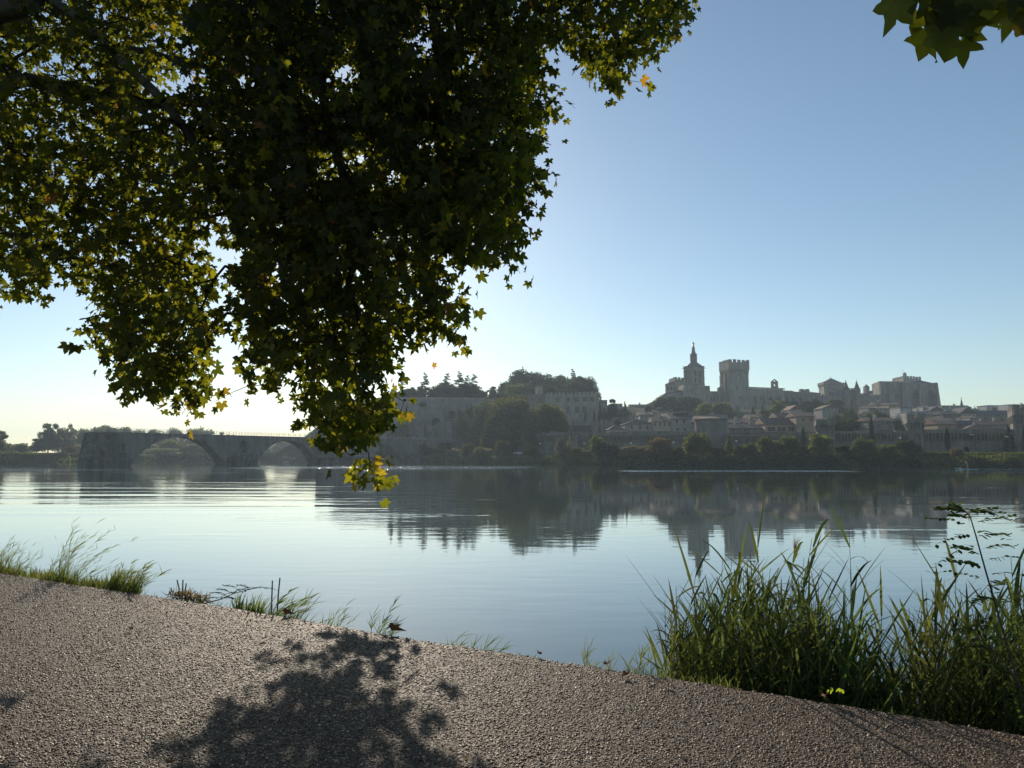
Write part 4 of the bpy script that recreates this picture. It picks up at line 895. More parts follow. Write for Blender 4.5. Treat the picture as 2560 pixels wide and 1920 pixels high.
lowwall('long pale terrace wall on the slope above the parked cars', [(1530, 1040, 340), (1620, 1044, 336)], 5, .6, 'grey_stone')
lowwall('pale wall high on the slope below the cathedral', [(1580, 1029, 370), (1700, 1033, 366)], 5, .6, 'limestone')

# ================================================================== VEGETATION PROTOTYPES (unit: height 1, radius 1 = half width)
def leafcloud(name, lobes, count, size, mat, seed, asp=1.0):
    """many small leaf faces spread on/in lobes: (cx,cy,cz,rx,ry,rz)"""
    g_ = np.random.default_rng(seed); lob = np.array(lobes, float); wgt = (lob[:, 3]*lob[:, 5])+1e-6; wgt /= wgt.sum()
    k = g_.choice(len(lob), count, p=wgt); d = g_.standard_normal((count, 3)); d /= np.linalg.norm(d, axis=1)[:, None]
    r_ = g_.random(count)**0.38; r_ = np.where(g_.random(count) < .12, r_*1.18, r_)
    P = lob[k, :3]+d*lob[k, 3:]*r_[:, None]
    P[:, 2] = np.maximum(P[:, 2], 0.01+.03*g_.random(count))
    a = g_.standard_normal((count, 3)); a /= np.linalg.norm(a, axis=1)[:, None]
    b_ = np.cross(a, g_.standard_normal((count, 3))); b_ /= np.linalg.norm(b_, axis=1)[:, None]
    s_ = size*(0.55+0.9*g_.random(count))[:, None]
    q_ = np.array([1, 1, asp]); a = a*q_; b_ = b_*q_
    V = np.stack([P-a*s_, P+b_*s_*.55, P+a*s_*1.1, P-b_*s_*.5], 1).reshape(-1, 3)
    Fc = np.arange(count*4).reshape(-1, 4)
    lt = g_.random(len(lob)); tint = np.repeat(np.clip(.25+.5*lt[k]+.25*g_.random(count), 0, 1), 4)
    return np_mesh(name, V, Fc, mat, tint)
def lobes_round(n_, seed, low=.22, rad=.34, sq=1.0):
    g_ = random.Random(seed); o_ = [(0, 0, .45, .62, .62, .30), (.1, 0, .66, .45, .45, .22), (-.1, .1, .36, .6, .6, .2)]; sx, sy = g_.uniform(-.12, .12), g_.uniform(-.12, .12)
    for i in range(n_+12):
        t = g_.random()*2*math.pi; z = low+(.96-low)*g_.random(); e = math.sqrt(max(0.03, 1-abs((z-.50)/.52)**2.1))
        r_ = rad*(.40+.6*g_.random())*(1.15-.5*z); 
        if i >= n_: r_ *= .65; e *= .98
        rr = max(.02, e-r_*.7)*(.45+.55*g_.random()**.6)
        o_.append((rr*math.cos(t)+sx*z, rr*math.sin(t)+sy*z, min(z, 1-r_*.40), r_, r_, r_*.42*sq))
    return o_
def lobes_bush(n_, seed):
    g_ = random.Random(seed); o_ = [(0, 0, .35, .8, .8, .4)]
    for i in range(n_):
        t = g_.random()*2*math.pi; z = .08+.8*g_.random()**.8; r_ = .2+.2*g_.random(); e = math.sqrt(max(.04, 1-(z/1.02)**2.2)); rr = e*(.5+.5*g_.random())*(1-r_*.5)
        o_.append((rr*math.cos(t), rr*math.sin(t), z*.92, r_, r_, r_*.55))
    return o_
def lobes_cedar(seed):
    g_ = random.Random(seed); o_ = []; k = 15
    for i in range(k):
        z = .26+.72*i/(k-1); w_ = (1-.62*((z-.26)/.74)**2.2)*(.55+.6*g_.random()); lean = .22*max(0, z-.5)
        for q in range(3):
            t = g_.random()*2*math.pi; o_.append((w_*.55*math.cos(t)+lean, w_*.55*math.sin(t), z+.01*g_.random(), w_*.46, w_*.46, .014))
    return o_
def lobes_spike(w0=.8):
    return [(0, 0, z, w0*math.sin(math.pi*(.12+.84*z)**.75)+.1, w0*math.sin(math.pi*(.12+.84*z)**.75)+.1, .07) for z in np.linspace(.06, .94, 16)]
def lobes_cone(seed):
    g_ = random.Random(seed); o_ = []
    for z in np.linspace(.08, .96, 18):
        w_ = (1-z)*.95+.06
        for q in range(3):
            t = g_.random()*6.28; o_.append((w_*.4*math.cos(t), w_*.4*math.sin(t), z, w_*.6, w_*.6, .05))
    return o_
def lobes_umbrella(): 
    g_ = random.Random(4); return [(.55*math.cos(t), .55*math.sin(t), .82+.06*g_.random(), .4, .4, .12) for t in np.linspace(0, 6.28, 9)]+[(0, 0, .88, .6, .6, .12)]
def trunkmesh(name, kind):
    mb = MB(); g_ = random.Random(hash(kind) % 99 if False else len(kind)*7)
    top = {'bush': .5, 'cedar': .98, 'spike': .8, 'cone': .9, 'umbrella': .86}.get(kind, .75)
    k = .045 if kind != 'bush' else .05
    mb.tube([(0, 0, -.06), (.01, 0, top*.4), (.03 if kind == 'cedar' else -.02, .01, top*.75), (.14 if kind == 'cedar' else .0, 0, top)], [k*1.2, k, k*.6, k*.2], 6)
    if kind in ('round', 'bush', 'umbrella', 'dome'):
        for i in range(7):
            t = i*2.4; z = top*(.3+.09*i); r_ = .55
            mb.tube([(0, 0, z), (r_*.5*math.cos(t), r_*.5*math.sin(t), z+.12), (r_*math.cos(t), r_*math.sin(t), min(.95, z+.22))], [k*.5, k*.3, k*.12], 4)
    return mb.mesh(name, 'bark')
PROTO = {}
def proto(kind, mat, seed, asp):
    key = (kind, mat, seed, asp)
    if key in PROTO: return PROTO[key]
    if kind == 'dome': lb, ct, sz = lobes_bush(34, seed+7), 5600, .05
    elif kind == 'round': lb, ct, sz = lobes_round(26, seed), 5200, .052
    elif kind == 'bush': lb, ct, sz = lobes_bush(26, seed), 4200, .058
    elif kind == 'cedar': lb, ct, sz = lobes_cedar(seed), 4200, .062
    elif kind == 'spike': lb, ct, sz = lobes_spike(), 2600, .06
    elif kind == 'cone': lb, ct, sz = lobes_cone(seed), 2600, .055
    else: lb, ct, sz = lobes_umbrella(), 2000, .06
    ct = int(ct*min(2.3, (1/asp)**.8))
    PROTO[key] = (leafcloud(kind+'_crown', lb, ct, sz, mat, seed*13+5, asp), trunkmesh(kind+'_trunk', kind)); return PROTO[key]
NV = [0]
def veg(kind, p0, p1, pt, Y, label, mat='green_leaf', pb=None, group=None, cat=None, name=None, dz=0.0):
    pc = (p0+p1)/2; x, y = P2(pc, Y, (pt+1130)/2); zt = zat(pt, Y); zb = float(H(x, y)) if pb is None else zat(pb, Y)
    zb = max(zb, -.3)+dz
    w_ = (p1-p0)/2/F*Y*(1.12 if kind == 'dome' else 1.0); h = max(.8, zt-zb); NV[0] += 1
    nm = name or {'dome': 'broadleaf_tree', 'round': 'broadleaf_tree', 'bush': 'shrub', 'cedar': 'cedar_tree', 'spike': 'cypress_tree', 'cone': 'conifer_tree', 'umbrella': 'umbrella_pine'}[kind]
    r = thing(nm, label, cat or ('shrub' if kind == 'bush' else 'tree'), (x, y, zb), group, rz=0 if kind == 'cedar' else NV[0]*1.7, s=(w_, w_, h))
    ra = w_/h; asp = .22 if ra < .3 else .42 if ra < .55 else .75 if ra < .95 else 1.3
    cm, tm = proto(kind, mat, 1+NV[0] % 3, asp)
    inst('crown', cm, r); inst('trunk', tm, r); return r
# ---- far left bank
g_ = 'trees on the far left bank'
LB = [('round', -40, 24, 1076, 285, 'loose topped tree cut by the left edge of the picture', 'dark_leaf'),
 ('bush', -60, 40, 1108, 330, 'low dark wood edge at the far left behind the loose topped tree', 'dark_leaf'),
 ('bush', 20, 80, 1107, 340, 'low round tree between the left edge and the tall airy tree', 'dark_leaf'),
 ('round', 72, 112, 1096, 330, 'small tree leaning against the tall airy tree on its left side', 'dark_leaf'),
 ('round', 92, 152, 1059, 330, 'tall airy tree left of the broken bridge end', 'dark_leaf'),
 ('round', 134, 188, 1059, 345, 'tall spreading tree second to the right of the airy one', 'dark_leaf'),
 ('round', 176, 216, 1073, 350, 'dense tree third from the airy tall one towards the bridge', 'dark_leaf'),
 ('round', 205, 262, 1064, 370, 'round tree crown just over the broken end of the bridge', 'dark_leaf'),
 ('round', 250, 300, 1057, 385, 'highest tree crown above the end of the bridge deck', 'dark_leaf'),
 ('round', 285, 326, 1067, 400, 'last high tree crown above the bridge before the low ones', 'dark_leaf'),
 ('dome', 320, 372, 1070, 440, 'rounded crown showing low over the deck left of the first arch top', 'dark_leaf'),
 ('dome', 362, 420, 1068, 450, 'wide low crown over the deck above the left half of the first arch', 'dark_leaf'),
 ('dome', 410, 466, 1070, 460, 'flat crown over the deck above the top of the first arch', 'dark_leaf'),
 ('dome', 460, 545, 1066, 470, 'broad mound of tree over the deck between the first and second arches', 'dark_leaf'),
 ('round', 535, 600, 1080, 480, 'low crown just clearing the deck over the middle pier', 'dark_leaf'),
 ('dome', 590, 680, 1092, 500, 'hazy tree mass behind the left part of the second arch', 'dark_leaf'),
 ('dome', 670, 760, 1094, 520, 'hazy tree mass behind the top of the second arch', 'dark_leaf'),
 ('dome', 750, 840, 1090, 500, 'hazy tree mass behind the third pier', 'dark_leaf'),
 ('dome', 390, 470, 1100, 372, 'sunlit pale tree seen through the first arch', 'green_leaf'),
 ('bush', 326, 400, 1108, 355, 'dark undergrowth seen through the left of the first arch', 'dark_leaf'),
 ('bush', 455, 520, 1108, 375, 'dark undergrowth seen through the right of the first arch', 'dark_leaf'),
 ('bush', 500, 590, 1112, 385, 'dark undergrowth behind the middle pier', 'dark_leaf'),
 ('bush', 330, 460, 1120, 345, 'low fringe of bushes at the water seen through the first arch', 'dark_leaf'),
 ('bush', 160, 196, 1114, 305, 'orange tinted bush on the far bank left of the bridge end', 'brown_leaf'),
 ('bush', 80, 142, 1131, 283, 'dark green mound of bush at the water far left', 'dark_leaf'),
 ('bush', 132, 176, 1129, 292, 'brownish low bush beside the dark mound far left', 'brown_leaf'),
 ('bush', 150, 240, 1110, 330, 'shaded thicket right behind the broken end of the bridge', 'dark_leaf'),
 ('bush', -30, 30, 1132, 275, 'pale green low bush near the left edge by the water', 'green_leaf'),
 ('bush', 22, 84, 1140, 272, 'low scrub on the bank left of the dark green mound', 'green_leaf'),
 ('round', 840, 905, 1068, 430, 'tree at the foot of the cliff hidden partly by hanging leaves', 'dark_leaf'),
 ('bush', 760, 850, 1118, 425, 'dark bushes beyond the second arch at the bend of the bank', 'dark_leaf')]
for k, p0, p1, pt, Y, lab, mt in LB:
    if k == 'round' and p0 > 170 and p1 < 600: k, p0, p1 = 'dome', p0-14, p1+14
    kc = ((p0+p1)/2-CX)/F; Ys = 250.0
    for _ in range(60): Ys = .6*Ys+.4*float(edgeY(kc*Ys))
    Y = max(Y*(1.0 if p1 < 200 else 1.12), Ys+4+(p0*7 % 11))
    veg(k, p0, p1, pt, Y, lab, 'hazed_leaf' if mt == 'dark_leaf' else mt, group=g_)
# ---- trees on the rock
g_ = 'trees on top of the rock'
zr = 997
RT = [('cedar', 1046, 1076, 932, 372, 'lone tall wind bent cedar on the left of the cliff top', 'conifer_leaf'),
 ('cedar', 992, 1018, 950, 376, 'thin cedar furthest left on the cliff slope', 'conifer_leaf'),
 ('cone', 966, 998, 958, 384, 'dark conifer behind the hanging leaves left of the cliff', 'conifer_leaf'),
 ('round', 1012, 1042, 968, 378, 'small leafy tree between the thin cedar and the lone tall cedar', 'dark_leaf'),
 ('round', 1036, 1068, 961, 380, 'dense little tree at the foot of the lone tall cedar', 'dark_leaf'),
 ('bush', 1066, 1084, 968, 376, 'small round bush in the gap right of the lone tall cedar', 'dark_leaf'),
 ('dome', 1070, 1128, 960, 380, 'broad leafy tree left of the cedar group', 'dark_leaf'),
 ('cedar', 1100, 1132, 934, 374, 'first flat topped cedar of the group on the cliff', 'conifer_leaf'),
 ('dome', 1096, 1154, 966, 378, 'dark mound of foliage under the flat topped cedar', 'dark_leaf'),
 ('cedar', 1130, 1164, 929, 376, 'highest cedar in the middle of the cliff top group', 'conifer_leaf'),
 ('cedar', 1153, 1180, 939, 374, 'slim cedar just right of the highest one', 'conifer_leaf'),
 ('cedar', 1168, 1198, 936, 378, 'last cedar of the group before the gap', 'conifer_leaf'),
 ('dome', 1140, 1212, 962, 380, 'wide leafy tree under the two right hand cedars', 'dark_leaf'),
 ('bush', 1196, 1222, 975, 384, 'low bush in the dip right of the cedars', 'dark_leaf'),
 ('round', 1214, 1250, 966, 396, 'airy tree in the dip between the cedars and the wooded hill', 'dark_leaf'),
 ('cone', 1243, 1262, 952, 410, 'small pointed conifer at the left foot of the wooded hill', 'conifer_leaf'),
 ('dome', 1238, 1322, 946, 412, 'left shoulder tree of the wooded hill', 'dark_leaf'),
 ('dome', 1264, 1366, 924, 420, 'highest rounded crown of the wooded hill', 'dark_leaf'),
 ('dome', 1310, 1396, 926, 424, 'second high crown of the wooded hill', 'dark_leaf'),
 ('dome', 1350, 1430, 932, 420, 'middle crown of the wooded hill falling to the right', 'dark_leaf'),
 ('cone', 1392, 1420, 937, 418, 'shaggy conifer in the notch of the wooded hill', 'conifer_leaf'),
 ('cedar', 1418, 1446, 923, 424, 'thin conifer top poking above the right part of the wooded hill', 'conifer_leaf'),
 ('dome', 1396, 1478, 935, 410, 'dark right hand crown of the wooded hill', 'dark_leaf'),
 ('dome', 1428, 1500, 942, 405, 'outermost right crown of the wooded hill with sky showing through', 'dark_leaf'),
 ('dome', 1248, 1345, 955, 396, 'lower lit tree in front of the left shoulder of the wooded hill', 'green_leaf'),
 ('dome', 1320, 1412, 958, 392, 'lower dark tree behind the little turret', 'dark_leaf'),
 ('dome', 1385, 1470, 952, 390, 'lower dark tree right behind the mansion battlements', 'dark_leaf'),
 ('cone', 1486, 1505, 974, 380, 'ragged conifer at the right corner of the mansion', 'conifer_leaf'),
 ('bush', 1226, 1290, 980, 380, 'dark thicket filling the dip above the big plane trees', 'dark_leaf'),
 ('bush', 1150, 1215, 985, 376, 'low ivy like bushes hanging over the cliff edge', 'dark_leaf'),
 ('bush', 976, 1030, 980, 380, 'bushes on the sloping left end of the cliff top', 'dark_leaf'),
 ('dome', 1000, 1050, 968, 382, 'rounded leafy tree behind the small trees at the left of the cliff top', 'dark_leaf'),
 ('dome', 1086, 1150, 956, 386, 'broad leafy mass standing behind the cedar group on the left', 'dark_leaf'),
 ('dome', 1134, 1204, 955, 386, 'broad leafy mass standing behind the cedar group on the right', 'dark_leaf')]
for k, p0, p1, pt, Y, lab, mt in RT: veg(k, p0, p1, pt, Y, lab, mt, pb=None, group=g_)
# ---- middle distance
MT = [('bush', 1118, 1140, 1026, 354, 'dark shrub clinging to the middle of the cliff face', 'dark_leaf'),
 ('bush', 1046, 1066, 1004, 358, 'small shrub hanging just below the cliff top at the left', 'dark_leaf'),
 ('bush', 1076, 1100, 1044, 351, 'low shrub on the ledge above the dark terrace wall', 'dark_leaf'),
 ('bush', 1138, 1172, 1036, 348, 'leafy shrub on the cliff foot left of the ivy covered tree', 'green_leaf'),
 ('dome', 1146, 1200, 1012, 352, 'tree mass on the cliff foot behind the river gatehouse', 'dark_leaf'),
 ('dome', 1212, 1338, 981, 300, 'largest plane tree standing in front of the wall left of the mansion', 'green_leaf'),
 ('dome', 1316, 1424, 998, 284, 'second big plane tree with a knobbly top in front of the mansion', 'green_leaf'),
 ('dome', 1170, 1240, 996, 318, 'tree on the slope left of the largest plane tree', 'green_leaf'),
 ('round', 1134, 1178, 1024, 322, 'ivy covered tree against the left wall of the river gatehouse', 'green_leaf'),
 ('round', 972, 1032, 1048, 335, 'pale leafy tree left of the tower at the cliff foot', 'green_leaf'),
 ('dome', 1200, 1300, 1030, 296, 'lower branches tree under the largest plane tree', 'dark_leaf'),
 ('round', 1398, 1432, 1050, 274, 'small tree with pale leaves beside the second plane tree', 'green_leaf'),
 ('cone', 1456, 1472, 1016, 335, 'narrow dark conifer in front of the mansion wall', 'conifer_leaf'),
 ('cone', 1476, 1496, 1020, 330, 'dark conifer under the right corner of the mansion', 'conifer_leaf'),
 ('cone', 1488, 1514, 1008, 334, 'broad dark conifer right of the mansion', 'conifer_leaf'),
 ('round', 1500, 1530, 1020, 334, 'dark shaded tree at the slope right of the mansion', 'dark_leaf'),
 ('cone', 1490, 1508, 1050, 272, 'small conical tree behind the wall above the arched gate', 'conifer_leaf'),
 ('umbrella', 1523, 1541, 997, 372, 'little umbrella pine on the skyline', 'conifer_leaf'),
 ('bush', 1516, 1548, 1006, 362, 'dark rounded tree under the umbrella pine', 'dark_leaf'),
 ('cone', 1550, 1576, 1003, 360, 'stout pointed tree on the skyline right of the umbrella pine', 'dark_leaf'),
 ('bush', 1530, 1580, 1028, 345, 'low dark shrubs on the slope below the umbrella pine', 'dark_leaf'),
 ('bush', 1532, 1562, 1042, 320, 'pale green bush behind the low pinkish roof', 'green_leaf'),
 ('bush', 1611, 1634, 1012, 380, 'dark bush at the left foot of the cathedral slope', 'dark_leaf'),
 ('dome', 1632, 1700, 990, 398, 'broad dark tree in front of the cathedral nave', 'dark_leaf'),
 ('dome', 1680, 1762, 990, 402, 'dark tree mass in front of the cathedral tower base', 'dark_leaf'),
 ('dome', 1734, 1788, 1006, 372, 'yellow green tree left of the pair below the palace tower', 'bright_leaf'),
 ('dome', 1772, 1838, 1004, 376, 'mid green tree right of the pair below the palace tower', 'green_leaf'),
 ('cone', 1876, 1894, 1014, 380, 'dark fir standing against the arcaded palace wing', 'conifer_leaf'),
 ('spike', 1903, 1911, 1014, 385, 'thin cypress against the arcaded palace wing', 'conifer_leaf'),
 ('round', 1924, 1975, 1001, 372, 'sunlit tree below the belfry gable', 'bright_leaf'),
 ('round', 1954, 2006, 1000, 390, 'shaded tree right of the sunlit one below the lower wing', 'dark_leaf'),
 ('round', 1892, 1936, 1024, 340, 'olive brown tree behind the ochre building', 'brown_leaf'),
 ('round', 1990, 2040, 1003, 378, 'green tree below the square weathered block', 'green_leaf'),
 ('round', 2020, 2072, 996, 380, 'tree in front of the hip roofed tower left side', 'green_leaf'),
 ('round', 2062, 2120, 998, 384, 'tree in front of the hip roofed tower right side', 'green_leaf'),
 ('round', 2170, 2196, 1006, 378, 'small bright tree under the palace right wing', 'bright_leaf'),
 ('dome', 2064, 2110, 1022, 282, 'left dark pine of the dense grove', 'dark_leaf'),
 ('dome', 2098, 2150, 1017, 288, 'tallest dark pine in the dense grove behind the wall', 'dark_leaf'),
 ('dome', 2140, 2185, 1020, 292, 'third dark pine of the dense grove', 'dark_leaf'),
 ('dome', 2165, 2235, 1020, 300, 'right dark pine of the dense grove', 'dark_leaf'),
 ('bush', 2060, 2176, 1040, 246, 'shadowy mass of shrubs just behind the wall below the pines', 'dark_leaf'),
 ('dome', 2215, 2266, 1032, 288, 'low dark tree between the grove and the white houses', 'dark_leaf'),
 ('bush', 2312, 2354, 1038, 268, 'bright yellow green bush above the wall right of the gate tower', 'bright_leaf'),
 ('bush', 2440, 2486, 1040, 300, 'dark bushes among the right hand roofs', 'dark_leaf'),
 ('bush', 2484, 2530, 1041, 290, 'dark bushes near the corner tower behind the brown roofs', 'dark_leaf'),
 ('bush', 2434, 2450, 1013, 440, 'tiny tree tops on the skyline left of the white apartment block', 'dark_leaf'),
 ('bush', 2505, 2522, 1012, 440, 'tiny tree tops on the skyline right of the white apartment block', 'dark_leaf'),
 ('spike', 2171, 2188, 1042, 205, 'tall dark cypress in front of the wall between the two wall towers', 'conifer_leaf'),
 ('spike', 2000, 2018, 1066, 212, 'dark cypress just left of the small ruined wall tower', 'conifer_leaf'),
 ('spike', 2360, 2377, 1068, 200, 'lone cypress on a bare stem on the grass in front of the wall', 'conifer_leaf'),
 ('cone', 2500, 2542, 1062, 203, 'dark triangular tree leaning against the left of the corner tower', 'dark_leaf'),
 ('spike', 2552, 2575, 1062, 198, 'dark cypress cut by the right edge in front of the corner tower', 'conifer_leaf')]
for k, p0, p1, pt, Y, lab, mt in MT:
    veg(k, p0, p1, pt, Y, lab, mt, pb=pt+(14 if 'just below' in lab else 20) if ('cliff face' in lab or 'just below' in lab or 'ledge above' in lab) else None, dz=1.2 if 'bare stem' in lab else 0)
mb = MB(); x, y = P2(2368.5, 200, 1125); mb.tube([(x, y, 2), (x+.05, y, 4.8)], [.16, .12], 6)
solo('stake', mb, 'bark', (x, y, 2.4), 'thin bare stem under the lone cypress on the grass', 'stake')
# ---- bushes along the far bank
g_ = 'bushes along the far river bank'
BB = [('bush', 1030, 1080, 1102, 345, 'dark bush under the right end of the bridge, furthest left', 'green_leaf'),
 ('bush', 1068, 1112, 1116, 318, 'leafy bush second from the left under the bridge end', 'green_leaf'),
 ('bush', 1090, 1124, 1104, 318, 'upright bush below the small last arch of the bridge', 'green_leaf'),
 ('bush', 1108, 1160, 1120, 298, 'wide low bush in front of the last arch', 'pale_leaf'),
 ('bush', 1150, 1192, 1108, 292, 'pointed bush at the foot of the river gatehouse', 'green_leaf'),
 ('bush', 1176, 1228, 1116, 284, 'pale rounded bush right of the gatehouse foot', 'pale_leaf'),
 ('bush', 1204, 1240, 1121, 276, 'greyish small bush left of the dark dome shaped one', 'pale_leaf'),
 ('bush', 1234, 1284, 1100, 264, 'dark dome shaped bush in front of the largest plane tree', 'green_leaf'),
 ('bush', 1304, 1350, 1112, 258, 'olive bush in front of the second plane tree', 'green_leaf'),
 ('round', 1384, 1420, 1094, 244, 'pale silvery clipped tree left of the arched gate', 'pale_leaf'),
 ('spike', 1414, 1434, 1091, 243, 'narrow grey shrub touching the silvery tree', 'pale_leaf'),
 ('bush', 1384, 1432, 1124, 238, 'tangled grey green bush below the silvery tree', 'pale_leaf'),
 ('bush', 1424, 1470, 1118, 238, 'low bush in front of the archway', 'green_leaf'),
 ('bush', 1468, 1514, 1088, 234, 'bright leaning young tree right of the archway', 'bright_leaf'),
 ('bush', 1450, 1500, 1124, 230, 'dull bush at the foot of the bright leaning tree', 'pale_leaf'),
 ('bush', 1486, 1556, 1103, 226, 'large dark dome of bush right of the bright leaning tree', 'dark_leaf'),
 ('bush', 1546, 1600, 1112, 222, 'knobbly pale bush right of the large dark dome', 'pale_leaf'),
 ('bush', 1584, 1640, 1114, 218, 'second knobbly pale bush further right', 'pale_leaf'),
 ('bush', 1612, 1690, 1090, 214, 'big brownish topped bush left of the tall green one', 'brown_leaf'),
 ('bush', 1676, 1720, 1116, 208, 'shaded filler bush between the brownish and the tall green bush', 'dark_leaf'),
 ('bush', 1700, 1792, 1079, 206, 'tallest bushy green tree on the bank in front of the round bastion', 'green_leaf'),
 ('bush', 1776, 1816, 1116, 204, 'dark low bush under the round bastion', 'dark_leaf'),
 ('cone', 1802, 1844, 1086, 206, 'bright yellow green pointed tree on the bank', 'bright_leaf'),
 ('bush', 1830, 1876, 1112, 202, 'low scrub right of the bright pointed tree', 'green_leaf'),
 ('bush', 1852, 1892, 1106, 203, 'scraggy bush left of the long leafy one', 'green_leaf'),
 ('bush', 1884, 1962, 1092, 199, 'left half of the long leafy bush under the ochre building', 'green_leaf'),
 ('bush', 1940, 2004, 1087, 197, 'right half of the long leafy bush under the tall ochre house', 'green_leaf'),
 ('bush', 1990, 2030, 1112, 194, 'dark hollow bush at the foot of the left cypress', 'dark_leaf'),
 ('bush', 2014, 2088, 1083, 192, 'big round light green bush below the small ruined wall tower', 'bright_leaf'),
 ('bush', 2080, 2134, 1110, 190, 'low dark bush right of the big light green one', 'dark_leaf'),
 ('bush', 2126, 2190, 1091, 189, 'ragged bush at the foot of the tall dark cypress', 'green_leaf'),
 ('bush', 2182, 2244, 1110, 187, 'wide dull bush right of the tall dark cypress', 'green_leaf'),
 ('bush', 2234, 2302, 1098, 186, 'last high bush before the open grass, under the gate tower', 'dark_leaf'),
 ('bush', 2374, 2412, 1118, 190, 'small ragged bush on the grass in front of the little doorway', 'brown_leaf')]
def shoreY(px, off):
    k = (px-CX)/F; Y = 230.0
    for _ in range(60): Y = .6*Y+.4*float(edgeY(k*Y))
    return Y+off
for i, (k, p0, p1, pt, Y, lab, mt) in enumerate(BB): veg(k, p0, p1, pt, min(Y, shoreY((p0+p1)/2, 3.5+(i*37 % 5))), lab, mt, group=g_)
# ---- bank fringe: reeds and scrub along the far waterline (one mass)
def fringe(name, px0, px1, top0, top1, dd0, dd1, count, size, mat, seed, elong=1.0, label=None):
    r_ = np.random.default_rng(seed); pxs = r_.uniform(px0, px1, count); V = []
    out = np.zeros((count, 4, 3))
    f = (pxs-px0)/(px1-px0); x0 = P2(px0, edgeY(0)*0+220, 1150)
    # solve position on the bank for each column
    k = (pxs-CX)/F; Y = np.full(count, 230.0)
    for _ in range(40): Y = 0.6*Y+0.4*edgeY(k*Y)
    Y = Y+r_.uniform(dd0, dd1, count); X = k*Y
    lump = .6+.4*np.sin(X*.55+seed)*np.sin(X*.23+1.3)+.25*r_.random(count)
    top = CAMZ+(HZ-(top0+(top1-top0)*f))/F*Y
    zb = H(X, Y); hh = np.maximum(.6, (top-zb)*lump); Z = zb+hh*r_.random(count)**.7
    P = np.stack([X, Y, Z], 1); a = r_.standard_normal((count, 3))*np.array([.5, .5, elong]); a /= np.linalg.norm(a, axis=1)[:, None]
    b_ = np.cross(a, r_.standard_normal((count, 3))); b_ /= np.linalg.norm(b_, axis=1)[:, None]
    s_ = size*(.6+.8*r_.random(count))[:, None]
    out = np.stack([P-a*s_, P+b_*s_*(.5/elong), P+a*s_, P-b_*s_*(.5/elong)], 1).reshape(-1, 3)
    tint = np.repeat(np.clip(.3+.5*np.sin(X*.31)**2+.2*r_.random(count), 0, 1), 4)
    o = bpy.data.objects.new(name, np_mesh(name, out, np.arange(count*4).reshape(-1, 4), mat, tint)); COL.objects.link(o)
    o['kind'] = 'stuff'; o['category'] = 'bank plants'; o['label'] = label; return o
fringe('bank_reeds', 1175, 1560, 1136, 1143, -1.5, 5, 9000, .45, 'bank_grass', 5, 2.2, 'brownish green reed bed along the far waterline left of centre')
fringe('bank_scrub', 960, 1240, 1134, 1134, -1, 6, 5000, .6, 'pale_leaf', 6, 1.0, 'pale scrub at the far waterline below the bridge end')
fringe('bank_scrub', 1500, 2320, 1140, 1142, -1.5, 5, 16000, .34, 'dark_leaf', 7, 1.0, 'dark continuous scrub along the far waterline below the wall')
fringe('bank_scrub', 2280, 2640, 1138, 1136, -1.5, 9, 15000, .30, 'green_leaf', 8, 1.0, 'low green scrub along the far waterline at the right')
fringe('bank_scrub', -60, 330, 1138, 1146, -1, 7, 7000, .5, 'green_leaf', 9, 1.0, 'low scrub along the far waterline at the left')
fringe('bank_scrub', 300, 960, 1138, 1136, -1, 8, 8000, .8, 'dark_leaf', 10, 1.0, 'dark scrub along the far waterline behind the bridge')
# ================================================================== SMALL FAR THINGS
def lamp(label, px, pt, Y, arm=False):
    x, y = P2(px, Y, 1110); zb = float(H(x, y)); zt = zat(pt, Y)
    r = thing('street_lamp', label, 'street lamp', (x, y, zb), 'street lamps on the far quay')
    mb = MB(); mb.tube([(x, y, zb-.2), (x, y, zb+1), (x, y, zt)], [.12, .09, .06], 6); 
    if arm: mb.tube([(x, y, zt-.2), (x-.5, y-.3, zt), (x-.9, y-.5, zt)], .05, 5)
    part('pole', mb, 'iron', r)
    mb = MB()
    if arm: mb.box(x-1.4, x-.7, y-.65, y-.35, zt-.06, zt+.1)
    else: mb.lathe(x, y, [(.08, zt-.05), (.26, zt+.08), (.33, zt+.3), (.25, zt+.5), (.03, zt+.6)], 10)
    part('lamp_globe', mb, 'lamp_glass', r)
lamp('thin lamp post with its globe in front of the archway', 1460, 1111, 232)
lamp('lamp post with white globe in front of the second plane tree', 1350, 1111, 252)
lamp('lamp post with white globe in front of the long wall under the small houses', 1578, 1110, 228)
lamp('lamp globe just above the big brownish topped bush', 1684, 1108, 216)
lamp('lamp post beside the bright pointed tree on the bank', 1841, 1105, 210)
lamp('lamp globe left of the big round light green bush', 2026, 1101, 205)
lamp('short lamp with white globe between the tall cypress and the gate tower', 2251, 1097, 204)
lamp('tall dark mast with a side arm left of the short globe lamp', 2245.5, 1078, 207, True)
lamp('tall thin lamp mast on the grass right of the lone cypress', 2438, 1087, 200, True)
lamp('tall thin lamp mast nearest the right edge in front of the triangular tree', 2525, 1092, 194, True)
